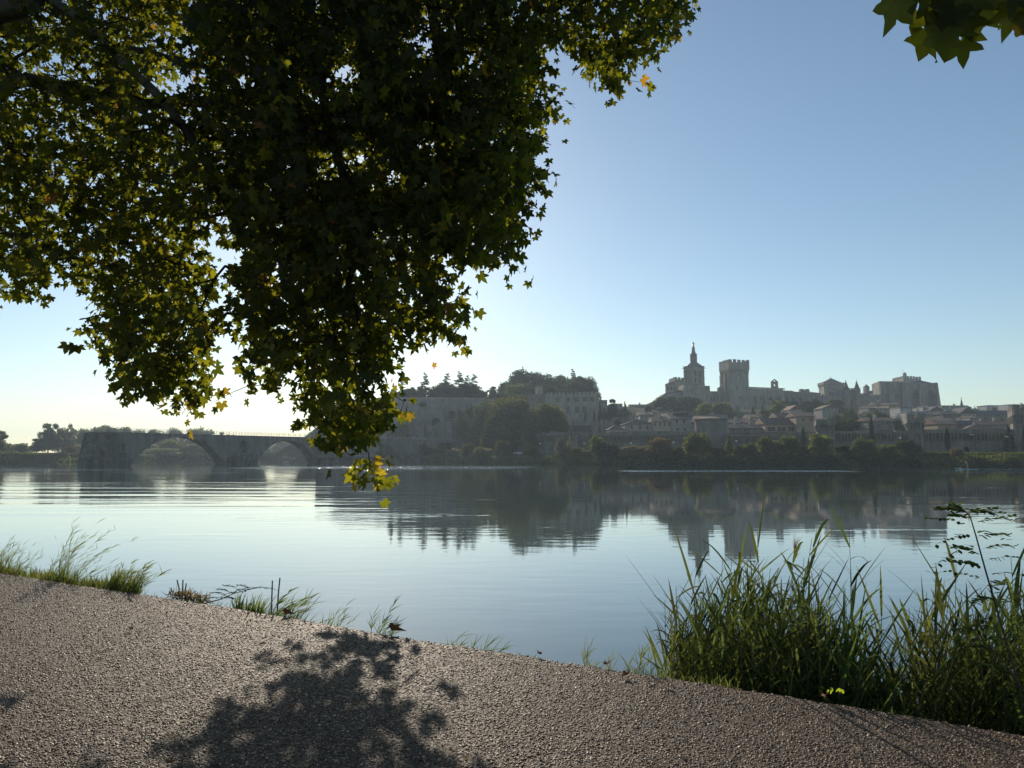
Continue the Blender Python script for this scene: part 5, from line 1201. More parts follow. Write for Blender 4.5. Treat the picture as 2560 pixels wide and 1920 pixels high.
def carbody(L, Wd):
    mb = MB(); prof = [(-.5, .25), (-.5, .62), (-.46, .78), (-.30, .86), (-.18, 1.30), (.16, 1.38), (.36, 1.0), (.5, .88), (.5, .25)]
    for y0, y1, s_ in ((-Wd/2, Wd/2, 1),):
        n_ = len(prof); i = len(mb.v)
        mb.v += [(p*L, y0*(1 if z < 1 else .82), z) for p, z in prof]+[(p*L, y1*(1 if z < 1 else .82), z) for p, z in prof]
        for k in range(n_): j = (k+1) % n_; mb.f.append((i+k, i+j, i+n_+j, i+n_+k)); mb.m.append(0)
        mb.f.append(tuple(i+k for k in range(n_))); mb.f.append(tuple(reversed([i+n_+k for k in range(n_)]))); mb.m += [0, 0]
    return mb
def make_car(label, x, y, z, rz):
    r = thing('parked_car', label, 'car', (0, 0, 0), 'cars parked on the slope')
    part('body', carbody(4.2, 1.7), 'car_paint', r)
    mb = MB(); mb.quad((-1.15, -.865, .92), (1.3, -.865, .95), (.6, -.72, 1.30), (-.75, -.72, 1.25)); mb.quad((1.3, .865, .95), (-1.15, .865, .92), (-.75, .72, 1.25), (.6, .72, 1.30)); part('windows', mb, 'pane', r)
    for sx in (-1.3, 1.3):
        for sy in (-.8, .8):
            mb = MB(); mb.tube([(sx, sy-.1, .32), (sx, sy+.1, .32)], .32, 12); part('wheel', mb, 'rubber', r)
    r.location = (x, y, z); r.rotation_euler[2] = rz; return r
def put(px, py, Y): p = at(px, py, Y); return p[0], p[1], float(H(p[0], p[1]))
c0 = make_car('pale car parked on the slope, nearest the terrace wall end', *put(1568, 1040, 330), .1)
for lab, px, Y in (('pale car parked on the slope behind the small hipped house', 1584, 328), ('pale car parked on the slope above the hipped roof ridge', 1600, 327), ('pale car parked on the slope, last towards the cathedral', 1616, 325), ('pale car parked on the quay between the dome bush and the olive bush', 1298, 262)):
    r = c0.copy(); COL.objects.link(r); r['label'] = lab
    for ch in list(c0.children): q = ch.copy(); COL.objects.link(q); q.parent = r
    x, y, z = put(px, 1040, Y); r.location = (x, y, z); r.rotation_euler[2] = .05*(px % 7)
    if px == 1298: r['group'] = 'cars parked on the slope'
# barge with two mooring masts seen through the second arch
x0, y0 = P2(701, 418, 1146); x1, y1 = P2(733, 418, 1146)
bg_ = thing('barge', 'low moored work barge with two upright piles seen through the second arch', 'barge', (x0, y0, 0))
mb = MB(); mb.prism([(x0, y0), (x1, y0), (x1+.6, y0+1.5), (x1, y0+3), (x0, y0+3)], -.3, .7, [(x0-.3, y0-.1), (x1, y0-.1), (x1+1, y0+1.5), (x1, y0+3.1), (x0-.3, y0+3.1)]); part('hull', mb, 'iron', bg_)
mb = MB(); mb.box(x0+1.6, x0+4.4, y0+.6, y0+2.2, .7, 2.1); mb.box(x0+1.4, x0+4.6, y0+.5, y0+2.3, 2.1, 2.25); part('cabin', mb, 'grey_plaster', bg_)
for px in (706.5, 729): x, y = P2(px, 417, 1140); mb = MB(); mb.tube([(x, y, -1), (x, y, zat(1127, 417))], .25, 8); part('pile', mb, 'iron', bg_)
# ---- paddle boarder
Yb = 148.0; bx0, bx1 = P2(2389, Yb, 1172)[0], P2(2446, Yb, 1172)[0]; bc = (bx0+bx1)/2
sb = thing('paddle_board', 'long pale blue stand up paddle board on the river near the right bank', 'paddle board', (bc, Yb, 0))
mb = MB(); Lb = bx1-bx0; st = []
for f in np.linspace(0, 1, 13):
    w_ = .36*math.sin(math.pi*min(max(f, .02), .98))**.55; x = bx0+Lb*f; up = .22*max(0, .25-f)/.25
    st.append([(x, Yb-w_, .10+up), (x, Yb+w_, .10+up), (x, Yb+w_*.8, -.03+up*.9), (x, Yb-w_*.8, -.03+up*.9)])
for a, c in zip(st, st[1:]):
    for q in range(4): mb.quad(a[q], a[(q+1) % 4], c[(q+1) % 4], c[q])
mb.poly(st[0]); mb.poly(st[-1]); M['board'] = plain('board', (0.30, 0.50, 0.56), .35, 0, .05, 2); part('board', mb, 'board', sb)
mb = MB(); mb.box(bx0+.9, bx0+1.35, Yb-.2, Yb+.2, .12, .3); part('gear_bag', mb, 'white_plaster', sb)
M['skin'] = plain('skin', (0.45, 0.30, 0.22), .6, 0, .05, 3); M['blue_cloth'] = plain('blue_cloth', (0.12, 0.18, 0.26), .8, 0, .1, 3); M['hair'] = plain('hair', (0.04, 0.03, 0.02), .8, 0, .1, 3)
PXB = P2(2418, Yb, 1160)[0]
def skinned(name, verts, edges, rad, mat, loc, label=None, cat=None):
    me = bpy.data.meshes.new(name); me.from_pydata([tuple(v) for v in verts], edges, []); me.update()
    o = bpy.data.objects.new(name, me); COL.objects.link(o); o.location = loc
    md = o.modifiers.new('Skin', 'SKIN')
    for i, r_ in enumerate(rad): me.skin_vertices[0].data[i].radius = (r_, r_) if not isinstance(r_, tuple) else r_
    me.skin_vertices[0].data[0].use_root = True; md.use_smooth_shade = True
    o.modifiers.new('Sub', 'SUBSURF').levels = 1; o.modifiers['Sub'].render_levels = 2
    me.materials.append(M[mat]); return o
V = [(0, 0, .95), (-.03, 0, 1.12), (-.10, 0, 1.32), (-.14, 0, 1.42), (-.17, -.01, 1.50), (-.19, -.01, 1.62), (-.19, -.01, 1.72),
     (-.12, -.17, 1.38), (-.30, -.20, 1.22), (-.50, -.10, 1.20), (-.56, -.08, 1.20),
     (-.12, .17, 1.38), (-.34, .16, 1.34), (-.56, .02, 1.38), (-.62, 0, 1.40),
     (-.02, -.10, .88), (-.10, -.12, .50), (.0, -.12, .13), (-.16, -.13, .08),
     (.05, .10, .88), (.08, .12, .50), (.30, .12, .15), (.16, .12, .08)]
E = [(0, 1), (1, 2), (2, 3), (3, 4), (4, 5), (5, 6), (2, 7), (7, 8), (8, 9), (9, 10), (2, 11), (11, 12), (12, 13), (13, 14), (0, 15), (15, 16), (16, 17), (17, 18), (0, 19), (19, 20), (20, 21), (21, 22)]
R_ = [.13, .12, .15, .08, .055, .085, .05, .055, .042, .03, .035, .055, .042, .03, .035, .085, .06, .04, .035, .085, .06, .04, .035]
pe = skinned('person', V, E, R_, 'skin', (PXB, Yb, .03)); setp(pe, 'person standing on the pale blue board, leaning forward with arms on a paddle', 'person')
mb = MB(); mb.lathe(0, 0, [(.155, .86), (.165, .98), (.15, 1.1)], 12); cl = bpy.data.objects.new('shorts', mb.mesh('shorts', 'blue_cloth')); COL.objects.link(cl); cl.parent = pe
mb = MB(); mb.lathe(-.08, 0, [(.16, 1.08), (.175, 1.25), (.17, 1.38), (.09, 1.44)], 12); cl = bpy.data.objects.new('shirt', mb.mesh('shirt', 'blue_cloth')); COL.objects.link(cl); cl.parent = pe
mb = MB(); mb.lathe(-.185, -.005, [(.10, 1.63), (.105, 1.70), (.08, 1.76), (.01, 1.79)], 10); cl = bpy.data.objects.new('hair', mb.mesh('hair', 'hair')); COL.objects.link(cl); cl.parent = pe
mb = MB(); mb.tube([(PXB-.66, Yb, 1.50), (PXB-.05, Yb-.3, .75), (PXB+.55, Yb-.42, .12)], .016, 6); 
pd = thing('paddle', 'thin paddle held by the standing person, its blade at the water behind', 'paddle', (PXB, Yb, 0)); part('shaft', mb, 'iron', pd)
mb = MB(); mb.prism([(PXB+.5, Yb-.45), (PXB+.62, Yb-.45), (PXB+.62, Yb-.42), (PXB+.5, Yb-.42)], .2, .22); mb.poly([(PXB+.52, Yb-.42, .16), (PXB+.58, Yb-.50, .10), (PXB+.78, Yb-.55, -.12), (PXB+.84, Yb-.44, -.15), (PXB+.70, Yb-.36, -.02)]); part('blade', mb, 'iron', pd)
# ================================================================== NEAR BANK: path, bank, plants
PZ = 1.4
EP = [(-700, 1348), (-300, 1392), (0, 1431), (200, 1461), (362, 1485), (550, 1512), (655, 1530), (830, 1560), (995, 1589), (1220, 1621), (1477, 1662), (1700, 1696), (1787, 1708), (2155, 1767), (2560, 1834), (2900, 1892), (3600, 2010)]
ed = np.array([onz(px, py, PZ)[:2] for px, py in EP])
# fine edge
sx = np.linspace(ed[0, 0], ed[-1, 0], 700); o_ = np.argsort(ed[:, 0]); sy = np.interp(sx, ed[o_, 0], ed[o_, 1])
k_ = np.ones(25)/25; sy = np.convolve(np.pad(sy, 12, 'edge'), k_, 'valid')
rj = np.random.default_rng(5); jit = np.convolve(rj.standard_normal(700+6), np.ones(7)/7, 'valid')*.022
def pathY(x): return np.interp(x, sx, sy)
ey = sy+jit
rows = [0.0, -.012, -.06, -.2, -.6, -1.5, -3.5, -7, -14]; dz_ = [-.05, -.012, 0, 0, 0, 0, 0, 0, 0]
G = np.zeros((len(rows)+1, len(sx), 3))
G[0] = np.stack([sx, ey+.01, np.full_like(sx, PZ-.16)], 1)
for i, (r_, q) in enumerate(zip(rows, dz_)): G[i+1] = np.stack([sx+r_*0.0, ey+r_, np.full_like(sx, PZ+q)], 1)
idx = np.arange(G.shape[0]*G.shape[1]).reshape(G.shape[:2])
Fq = np.stack([idx[:-1, :-1], idx[1:, :-1], idx[1:, 1:], idx[:-1, 1:]], -1).reshape(-1, 4)
m, n, b = newmat('aggregate_path'); M['aggregate_path'] = m
g = N(n, 'ShaderNodeNewGeometry').outputs['Position']
def voro(scale, feat='F1', rnd=1.0):
    v = N(n, 'ShaderNodeTexVoronoi'); v.feature = feat; v.inputs['Scale'].default_value = scale; v.inputs['Randomness'].default_value = rnd; n.links.new(g, v.inputs['Vector']); return v
big = noise(n, g, 1.1, 4, .6); wob = noise(n, g, 40, 2, .5)
v1 = voro(75.0); v2 = voro(190.0)
sp = N(n, 'ShaderNodeSeparateColor'); n.links.new(v1.outputs['Color'], sp.inputs[0])
stc = ramp(n, sp.outputs[0], [(0.0, (0.05, 0.030, 0.018)), (0.35, (0.11, 0.067, 0.040)), (0.65, (0.18, 0.118, 0.073)), (0.93, (0.36, 0.26, 0.17))])
edgem = thr_ = N(n, 'ShaderNodeMapRange', interpolation_type='SMOOTHSTEP'); n.links.new(v1.outputs['Distance'], thr_.inputs[0]); thr_.inputs[1].default_value = .34; thr_.inputs[2].default_value = .50; thr_.inputs[3].default_value = 1; thr_.inputs[4].default_value = 0
sp2 = N(n, 'ShaderNodeSeparateColor'); n.links.new(v2.outputs['Color'], sp2.inputs[0])
gr = ramp(n, sp2.outputs[1], [(0.2, (0.035, 0.024, 0.017)), (0.8, (0.11, 0.078, 0.055))])
mx = N(n, 'ShaderNodeMix', data_type='RGBA'); n.links.new(thr_.outputs[0], mx.inputs[0]); n.links.new(gr, mx.inputs[6]); n.links.new(stc, mx.inputs[7])
my = N(n, 'ShaderNodeMix', data_type='RGBA', blend_type='MULTIPLY'); my.inputs[0].default_value = .8; n.links.new(mx.outputs[2], my.inputs[6])
n.links.new(ramp(n, big.outputs[0], [(0.3, (0.62, 0.60, 0.57)), (0.7, (1.2, 1.17, 1.12))]), my.inputs[7])
n.links.new(my.outputs[2], b.inputs['Base Color'])
rg = math_(n, 'ADD', math_(n, 'MULTIPLY', sp.outputs[1], 0.3), 0.5); n.links.new(rg, b.inputs['Roughness']); b.inputs['Specular IOR Level'].default_value = .2
dome = math_(n, 'SUBTRACT', 1.0, math_(n, 'POWER', v1.outputs['Distance'], 2.0))
hh = math_(n, 'ADD', math_(n, 'MULTIPLY', dome, math_(n, 'ADD', math_(n, 'MULTIPLY', sp.outputs[2], .8), .5)), math_(n, 'MULTIPLY', math_(n, 'SUBTRACT', 1.0, v2.outputs['Distance']), .35))
bp = N(n, 'ShaderNodeBump'); bp.inputs['Strength'].default_value = 1.0; bp.inputs['Distance'].default_value = .007; n.links.new(hh, bp.inputs['Height']); n.links.new(bp.outputs[0], b.inputs['Normal'])
o = bpy.data.objects.new('path', np_mesh('path', G.reshape(-1, 3), Fq, 'aggregate_path', smooth=True)); COL.objects.link(o); o['kind'] = 'structure'
# exposed stones bedded in the path surface
k = 115000; gp = np.random.default_rng(12)
t_ = gp.random(k); Yp = 3.1*(11.5/3.1)**t_; Xp = gp.uniform(-.80, .80, k)*Yp; ok = (Yp < pathY(Xp)-.035) & (Xp > -7.4) & (Xp < 3.4); Xp, Yp = Xp[ok], Yp[ok]; k = len(Xp)
sz = .0030+.0048*gp.random(k)**2.4+.00035*Yp; an = gp.random(k)*6.28; el = .75+.6*gp.random(k); hh = sz*(.22+.30*gp.random(k)); tl = .25*gp.standard_normal((k, 2))
ang = np.arange(7)*2*np.pi/7; rv = 1+.16*gp.standard_normal((k, 7))
def ring(rs, hz):
    u = np.cos(ang)[None]*rv*rs*sz[:, None]*el[:, None]; v = np.sin(ang)[None]*rv*rs*sz[:, None]
    x = u*np.cos(an)[:, None]-v*np.sin(an)[:, None]; y = u*np.sin(an)[:, None]+v*np.cos(an)[:, None]
    return np.stack([Xp[:, None]+x, Yp[:, None]+y, PZ+.001+hz*hh[:, None]+tl[:, :1]*x*(hz > 0)+tl[:, 1:]*y*(hz > 0)], -1)
V = np.concatenate([ring(1.0, -.6), ring(.82, .62), ring(.40, 1.0), ring(.01, 1.03)[:, :1]], 1).reshape(-1, 3); b_ = (np.arange(k)*22)[:, None]; q = np.arange(7); r_ = (q+1) % 7
F1 = np.concatenate([np.stack([b_+q+o_, b_+r_+o_, b_+r_+o_+7], -1) for o_ in (0, 7)]+[np.stack([b_+q+o_, b_+r_+o_+7, b_+q+o_+7], -1) for o_ in (0, 7)]+[np.stack([b_+q+14, b_+r_+14, b_+21+0*q], -1)], 1).reshape(-1, 3)
m, n, b = newmat('pebble'); M['pebble'] = m
a_ = N(n, 'ShaderNodeAttribute', attribute_name='tint').outputs['Fac']
n.links.new(ramp(n, a_, [(0.0, (0.05, 0.028, 0.016)), (0.45, (0.12, 0.070, 0.040)), (0.76, (0.22, 0.138, 0.080)), (1.0, (0.58, 0.41, 0.27))]), b.inputs['Base Color'])
b.inputs['Roughness'].default_value = .5; b.inputs['Specular IOR Level'].default_value = .28
o = bpy.data.objects.new('gravel', np_mesh('gravel', V, F1, 'pebble', np.repeat(gp.random(k), 22), smooth=True)); COL.objects.link(o); setp(o, 'pale and dark small stones bedded in the path surface', 'gravel', None, 'stuff')
print('pebbles', k)
# bank falling to the water
m, n, b = newmat('bank_soil'); M['bank_soil'] = m
g = N(n, 'ShaderNodeNewGeometry').outputs['Position']
n.links.new(ramp(n, noise(n, g, 9, 6, .7).outputs[0], [(0.3, (0.03, 0.027, 0.018)), (0.6, (0.075, 0.06, 0.04)), (0.75, (0.07, 0.08, 0.03))]), b.inputs['Base Color']); b.inputs['Roughness'].default_value = 1
bp = N(n, 'ShaderNodeBump'); bp.inputs['Strength'].default_value = .8; bp.inputs['Distance'].default_value = .03; n.links.new(noise(n, g, 30, 5).outputs[0], bp.inputs['Height']); n.links.new(bp.outputs[0], b.inputs['Normal'])
def bankz(x, d):
    lf = np.clip((-2.0-x)/5.0, 0, 1)            # flatter verge at the left
    s0 = .10+.55*lf
    return np.where(d < s0, PZ-.10-.05*d, PZ-.10-.05*s0-(d-s0)*(1.25))+.03*np.sin(x*5.3+d*9)+.02*np.sin(x*13.7)
dd_ = np.array([-.05, .03, .1, .2, .35, .5, .7, .9, 1.15, 1.4, 1.7, 2.1, 2.6]); X_, D_ = np.meshgrid(sx[::2], dd_)
G = np.stack([X_, pathY(X_)+D_, bankz(X_, D_)], -1); idx = np.arange(X_.size).reshape(X_.shape)
Fq = np.stack([idx[:-1, :-1], idx[:-1, 1:], idx[1:, 1:], idx[1:, :-1]], -1).reshape(-1, 4)
o = bpy.data.objects.new('river_bank', np_mesh('river_bank', G.reshape(-1, 3), Fq, 'bank_soil', smooth=True)); COL.objects.link(o); o['kind'] = 'structure'
M['reed_leaf'] = foliage('reed_leaf', (0.058, 0.082, 0.030), (0.15, 0.19, 0.040), .6, .45)
M['grass_blade'] = foliage('grass_blade', (0.09, 0.12, 0.04), (0.20, 0.25, 0.06), .45, .5)
M['dry_grass'] = foliage('dry_grass', (0.20, 0.13, 0.07), (0.26, 0.17, 0.07), .4, .4)
M['reed_stem'] = plain('reed_stem', (0.10, 0.115, 0.05), .7, 0, .4, 6)
M['locust_leaf'] = foliage('locust_leaf', (0.06, 0.085, 0.03), (0.12, 0.15, 0.04), .4, .45)
M['fallen'] = plain('fallen', (0.22, 0.09, 0.035), .8, 0, .5, 40)
M['fallen_pale'] = plain('fallen_pale', (0.40, 0.27, 0.14), .8, 0, .3, 40)
class Blades:
    def __init__(s): s.V = []; s.F = []; s.T = []; s.n = 0
    def blade(s, P, side, w_, tint):
        """ribbon along the points P (k,3), widths w_ (k), with a shallow fold"""
        k = len(P); L = P-side*w_[:, None]; R = P+side*w_[:, None]
        i = s.n; s.V.append(np.stack([L, R], 1).reshape(-1, 3)); s.n += 2*k
        q = np.arange(k-1)*2+i; s.F.append(np.stack([q, q+1, q+3, q+2], 1)); s.T.append(np.full(2*k, tint))
    def obj(s, name, mat): return np_mesh(name, np.concatenate(s.V), np.concatenate(s.F), mat, np.concatenate(s.T), smooth=True)
def unit(v): return v/(np.linalg.norm(v)+1e-9)
WIND = np.array([1.0, -.15, 0])
def reed_stalk(mbs, bl, base, height, lean, rr, leafL=.36, leafW=.0085, nl=9, plume=False, plumes=None):
    k = 7; t = np.linspace(0, 1, k); ln = np.array([lean[0], lean[1], 0])
    P = base+np.outer(t, [0, 0, height])+np.outer(t**2.2, ln*height)
    mbs.tube([tuple(p) for p in P], [.0042*(1-.65*q)+.0008 for q in t], 3, caps=False)
    az = rr.uniform(0, 6.28)
    for i in range(nl):
        f = .28+.70*(i+.6*rr.random())/nl; p = np.array([np.interp(f, t, P[:, c]) for c in range(3)])
        az += 2.6+rr.normal(0, .5); d = np.array([math.cos(az), math.sin(az)*.9, 0])+WIND*.55*rr.random(); d = unit(d)
        L = leafL*(.55+.6*rr.random())*(1.1-.45*abs(f-.55)); up = .55+1.0*rr.random(); q = np.linspace(0, 1, 6)
        droop = .1+.7*rr.random()**1.5
        C = p+np.outer(q*L*(1-.25*q*droop), d)*.8+np.outer(q*L*up-(q**2)*L*droop*.9, [0, 0, 1.0])
        side = unit(np.cross(d, [0, 0, 1])+np.array([0, 0, .5*rr.normal()]))
        w_ = leafW*(.7+.6*rr.random())*np.array([.55, 1, .95, .75, .45, .04])
        bl.blade(C, side, w_, rr.random())
    if plume and plumes is not None:
        top = P[-1]
        for i in range(26):
            d = unit(np.array([.55*rr.normal()+.5, .4*rr.normal(), 1.3])); L = .05+.09*rr.random(); b0 = top-np.array([0, 0, .13*rr.random()]); q = np.linspace(0, 1, 3)
            plumes.blade(b0+np.outer(q*L, d), unit(np.cross(d, [0, 1, 0])), .0022*np.array([1, 1, .2]), rr.random())
def reed_clump(label, p0, p1, ptop, plow, count, seed, d0=.8, d1=3.2, nl=9, leafL=.34, leafW=.0105, talls=()):
    """stalks rooted in the shallows below the path; ptop..plow is the band of photo rows their tips reach"""
    rr = np.random.default_rng(seed); mbs = MB(); bl = Blades(); pl = Blades(); pts = []
    def place(px, dd):
        kx = (px-CX)/F; Y = 6.0
        for _ in range(25): Y = .5*Y+.5*(float(pathY(kx*Y))+dd)
        return Y
    for i in range(int(count*.74)):
        px = p0+(p1-p0)*rr.random(); dd = d0+(d1-d0)*rr.random(); Y = place(px, dd)
        f = (px-p0)/(p1-p0); env = 60*(abs(f-.5)*2)**2; tp = at(px, plow+(ptop-plow)*rr.random()**1.5+env, Y)
        zb = max(-.12, float(bankz(np.array(tp[0]), np.array(dd)))-.03); h = max(.3, tp[2]-zb); ln = .10*rr.normal()+.06
        base = np.array([tp[0]-ln*h*.8, Y, zb]); pts.append(base)
        reed_stalk(mbs, bl, base, h, (ln, .06*rr.normal()), rr, leafL, leafW, nl+int(rr.random()*3))
    for (px, py, dd, lean, plm) in talls:
        Y = place(px, dd); top = at(px, py, Y); zb = max(-.12, float(bankz(np.array(top[0]), np.array(dd)))); h = top[2]-zb
        reed_stalk(mbs, bl, np.array([top[0]-lean*h, Y, zb]), h, (lean, 0), rr, .46, .0125, 13, plm, pl)
    c = np.mean(pts, 0); r = thing('reed_clump', label, 'reeds', (c[0], c[1], 0.3), 'reed clumps on the near bank')
    part('stems', mbs, 'reed_stem', r)
    for nm, q, mt in (('leaves', bl, 'reed_leaf'), ('plumes', pl, 'dry_grass')):
        if q.V: o = bpy.data.objects.new(nm, q.obj(nm, mt)); COL.objects.link(o); o.parent = r; o.location = (-c[0], -c[1], -.3)
    return r
reed_clump('narrow upright reeds at the left end of the tall reed bed', 1655, 1715, 1520, 1640, 24, 21, .7, 1.6, talls=[(1662, 1500, 1.2, .0, False), (1745, 1405, 1.6, .10, False), (1690, 1465, 1.4, .0, False)])
reed_clump('feathery pale green reeds left of the dark dense clump', 1690, 1810, 1440, 1620, 105, 22, talls=[(1806, 1400, 2, .03, False), (1830, 1395, 2, .06, False)])
reed_clump('largest densest dark reed clump with tall bending tops', 1780, 1970, 1400, 1640, 270, 23, talls=[(1893, 1325, 2.2, .0, False), (1885, 1400, 2, .02, False), (1850, 1380, 2.4, .05, False)])
reed_clump('dense reeds with the silky plume and the tallest leaning stalks', 1930, 2085, 1420, 1660, 200, 24, talls=[(1986, 1362, 2.2, .06, True), (2042, 1322, 2.2, .12, False), (2030, 1345, 2, .10, False), (2010, 1395, 2, .07, False)])
reed_clump('thin tall reeds standing alone in the gap right of the dense clump', 2085, 2150, 1500, 1700, 34, 25, leafL=.55, leafW=.016, talls=[(2122, 1322, 2, .0, False), (2126, 1400, 1.8, .02, False), (2112, 1470, 1.5, -.01, False)])
reed_clump('lower sparse reeds in the middle of the right hand bank', 2140, 2300, 1520, 1720, 92, 26, talls=[(2205, 1500, 1.6, .04, False), (2272, 1520, 1.6, .0, False)])
reed_clump('tangled reeds below the locust sapling', 2290, 2440, 1450, 1680, 150, 27, talls=[(2345, 1430, 1.6, .05, False), (2390, 1410, 1.8, .04, False), (2316, 1480, 1.6, .02, False)])
reed_clump('dark dense reeds cut by the right edge of the picture', 2430, 2680, 1460, 1660, 290, 28, talls=[(2527, 1395, 1.6, .0, False), (2550, 1480, 1.5, .02, False), (2480, 1490, 1.6, .0, False)])
# locust sapling with pinnate leaves
def pinnate(bl, base, d, L, rr, n_=9, lw=.011, drop=.35):
    q = np.linspace(0, 1, 6); d = unit(d); C = base+np.outer(q*L, d)-np.outer(q**2*L*drop, [0, 0, 1]); side = unit(np.cross(d, [0, 0, 1]))
    bl.blade(C, side, np.full(6, .0012), .2)
    for i in range(n_):
        f = .18+.8*i/(n_-1); p = np.array([np.interp(f, q, C[:, c]) for c in range(3)])
        for s_ in ((-1, 1) if i < n_-1 else (0,)):
            dd = unit(side*s_+d*.35+np.array([0, 0, -.25+.25*rr.normal()])) if s_ else d; l_ = lw*2.3*(1-.3*abs(f-.5)); t = np.linspace(0, 1, 5)
            bl.blade(p+np.outer(t*l_, dd), unit(np.cross(dd, [0, 0, 1])+.6*d), lw*.62*np.array([.3, .9, 1, .75, .15]), rr.random())
def sapling(label, stempx, Y, nleaf, LL, seed, lw=.011, n_=9, name='locust_sapling', group='locust saplings'):
    rr = np.random.default_rng(seed); P = np.array([at(px, py, Y) for px, py in stempx]); r = thing(name, label, 'sapling', P[0], group)
    mb = MB(); mb.tube([tuple(p) for p in P], [.007*(1-.75*i/(len(P)-1))+.001 for i in range(len(P))], 5); part('stem', mb, 'bark', r)
    bl = Blades(); L = np.linspace(0, 1, len(P)); s_ = 1
    for i in range(nleaf):
        f = .12+.88*(i+.5)/nleaf; p = np.array([np.interp(f, L, P[:, c]) for c in range(3)]); s_ = -s_
        pinnate(bl, p, np.array([s_*(.9+.2*rr.normal()), .5*rr.normal(), .42+.25*rr.normal()]), LL*(.7+.5*rr.random())*(1.1-.4*f), rr, n_, lw)
    o = bpy.data.objects.new('leaves', bl.obj('leaves', 'locust_leaf')); COL.objects.link(o); o.parent = r; o.location = tuple(-P[0]); return r
sapling('tall locust sapling rising over the reeds at the right with paired oval leaflets', [(2560, 1790), (2535, 1670), (2500, 1550), (2465, 1430), (2440, 1340), (2425, 1290), (2408, 1275)], 4.75, 32, .36, 31, .020, 10)
sapling('thin pale shoot of locust low among the right hand reeds', [(2590, 1800), (2555, 1720), (2500, 1640), (2440, 1590)], 4.65, 9, .22, 32, .014, 8)
sapling('feathery low locust shoot leaning over the path edge, left of centre', [(500, 1512), (545, 1500), (590, 1482), (655, 1466)], 8.15, 15, .32, 33, .013, 12)
# grass tufts along the edge
def tuft(label, p0, p1, h0, h1, count, seed, d0=.03, d1=.4, lean=.35, mat='grass_blade', w=.0035, name='grass_tuft', group='grass tufts along the path edge', seeds=False, wisps=()):
    rr = np.random.default_rng(seed); bl = Blades(); pts = []
    def one(px, dd, h, ln, thin=1.0, side=False):
        kx = (px-CX)/F; Y = 8.0
        for _ in range(25): Y = .5*Y+.5*(float(pathY(kx*Y))+dd)
        base = np.array([kx*Y, Y, float(bankz(np.array(kx*Y), np.array(dd)))-.02]); pts.append(base); q = np.linspace(0, 1, 6)
        dv = np.array([ln+.25*rr.normal(), .2*rr.normal(), 0]); cur = .4+.8*rr.random()
        C = base+np.outer(q*h, [0, 0, 1])+np.outer((q**1.8)*h*cur, dv)-np.outer(q**3*h*.22*cur, [0, 0, 1])
        a = rr.random()*3.14; bl.blade(C, np.array([math.cos(a), math.sin(a), 0]), w*thin*np.array([1, 1, .9, .7, .45, .05])*(.6+.8*rr.random()), rr.random())
        if side:
            for i in range(6):
                f = .25+.7*rr.random(); p = np.array([np.interp(f, q, C[:, c]) for c in range(3)]); L = .10+.10*rr.random(); t = np.linspace(0, 1, 4)
                d = unit(np.array([ln*1.2+.45*rr.normal(), .3*rr.normal(), .9])); bl.blade(p+np.outer(t*L, d)-np.outer(t**2*L*.25, [0, 0, 1]), unit(np.cross(d, [0, 1, 0])), w*.8*np.array([.8, 1, .6, .05]), rr.random())
    for i in range(count):
        dd = d0+(d1-d0)*rr.random(); one(p0+(p1-p0)*rr.beta(1.6, 1.6), dd, h0+(h1-h0)*rr.random()**1.5, lean)
    for (px, h, ln) in wisps:
        for _ in range(4): one(px+6*rr.normal(), .1+.2*rr.random(), h*(.8+.3*rr.random()), ln, .8, True)
    c = np.mean(pts, 0); me = bl.obj('tuft', mat); co = np.empty(len(me.vertices)*3, np.float32); me.vertices.foreach_get('co', co); co = co.reshape(-1, 3)-c.astype(np.float32); me.vertices.foreach_set('co', co.ravel()); me.update()
    o = bpy.data.objects.new(name, me); COL.objects.link(o); o.location = tuple(c); setp(o, label, 'grass', group); return o
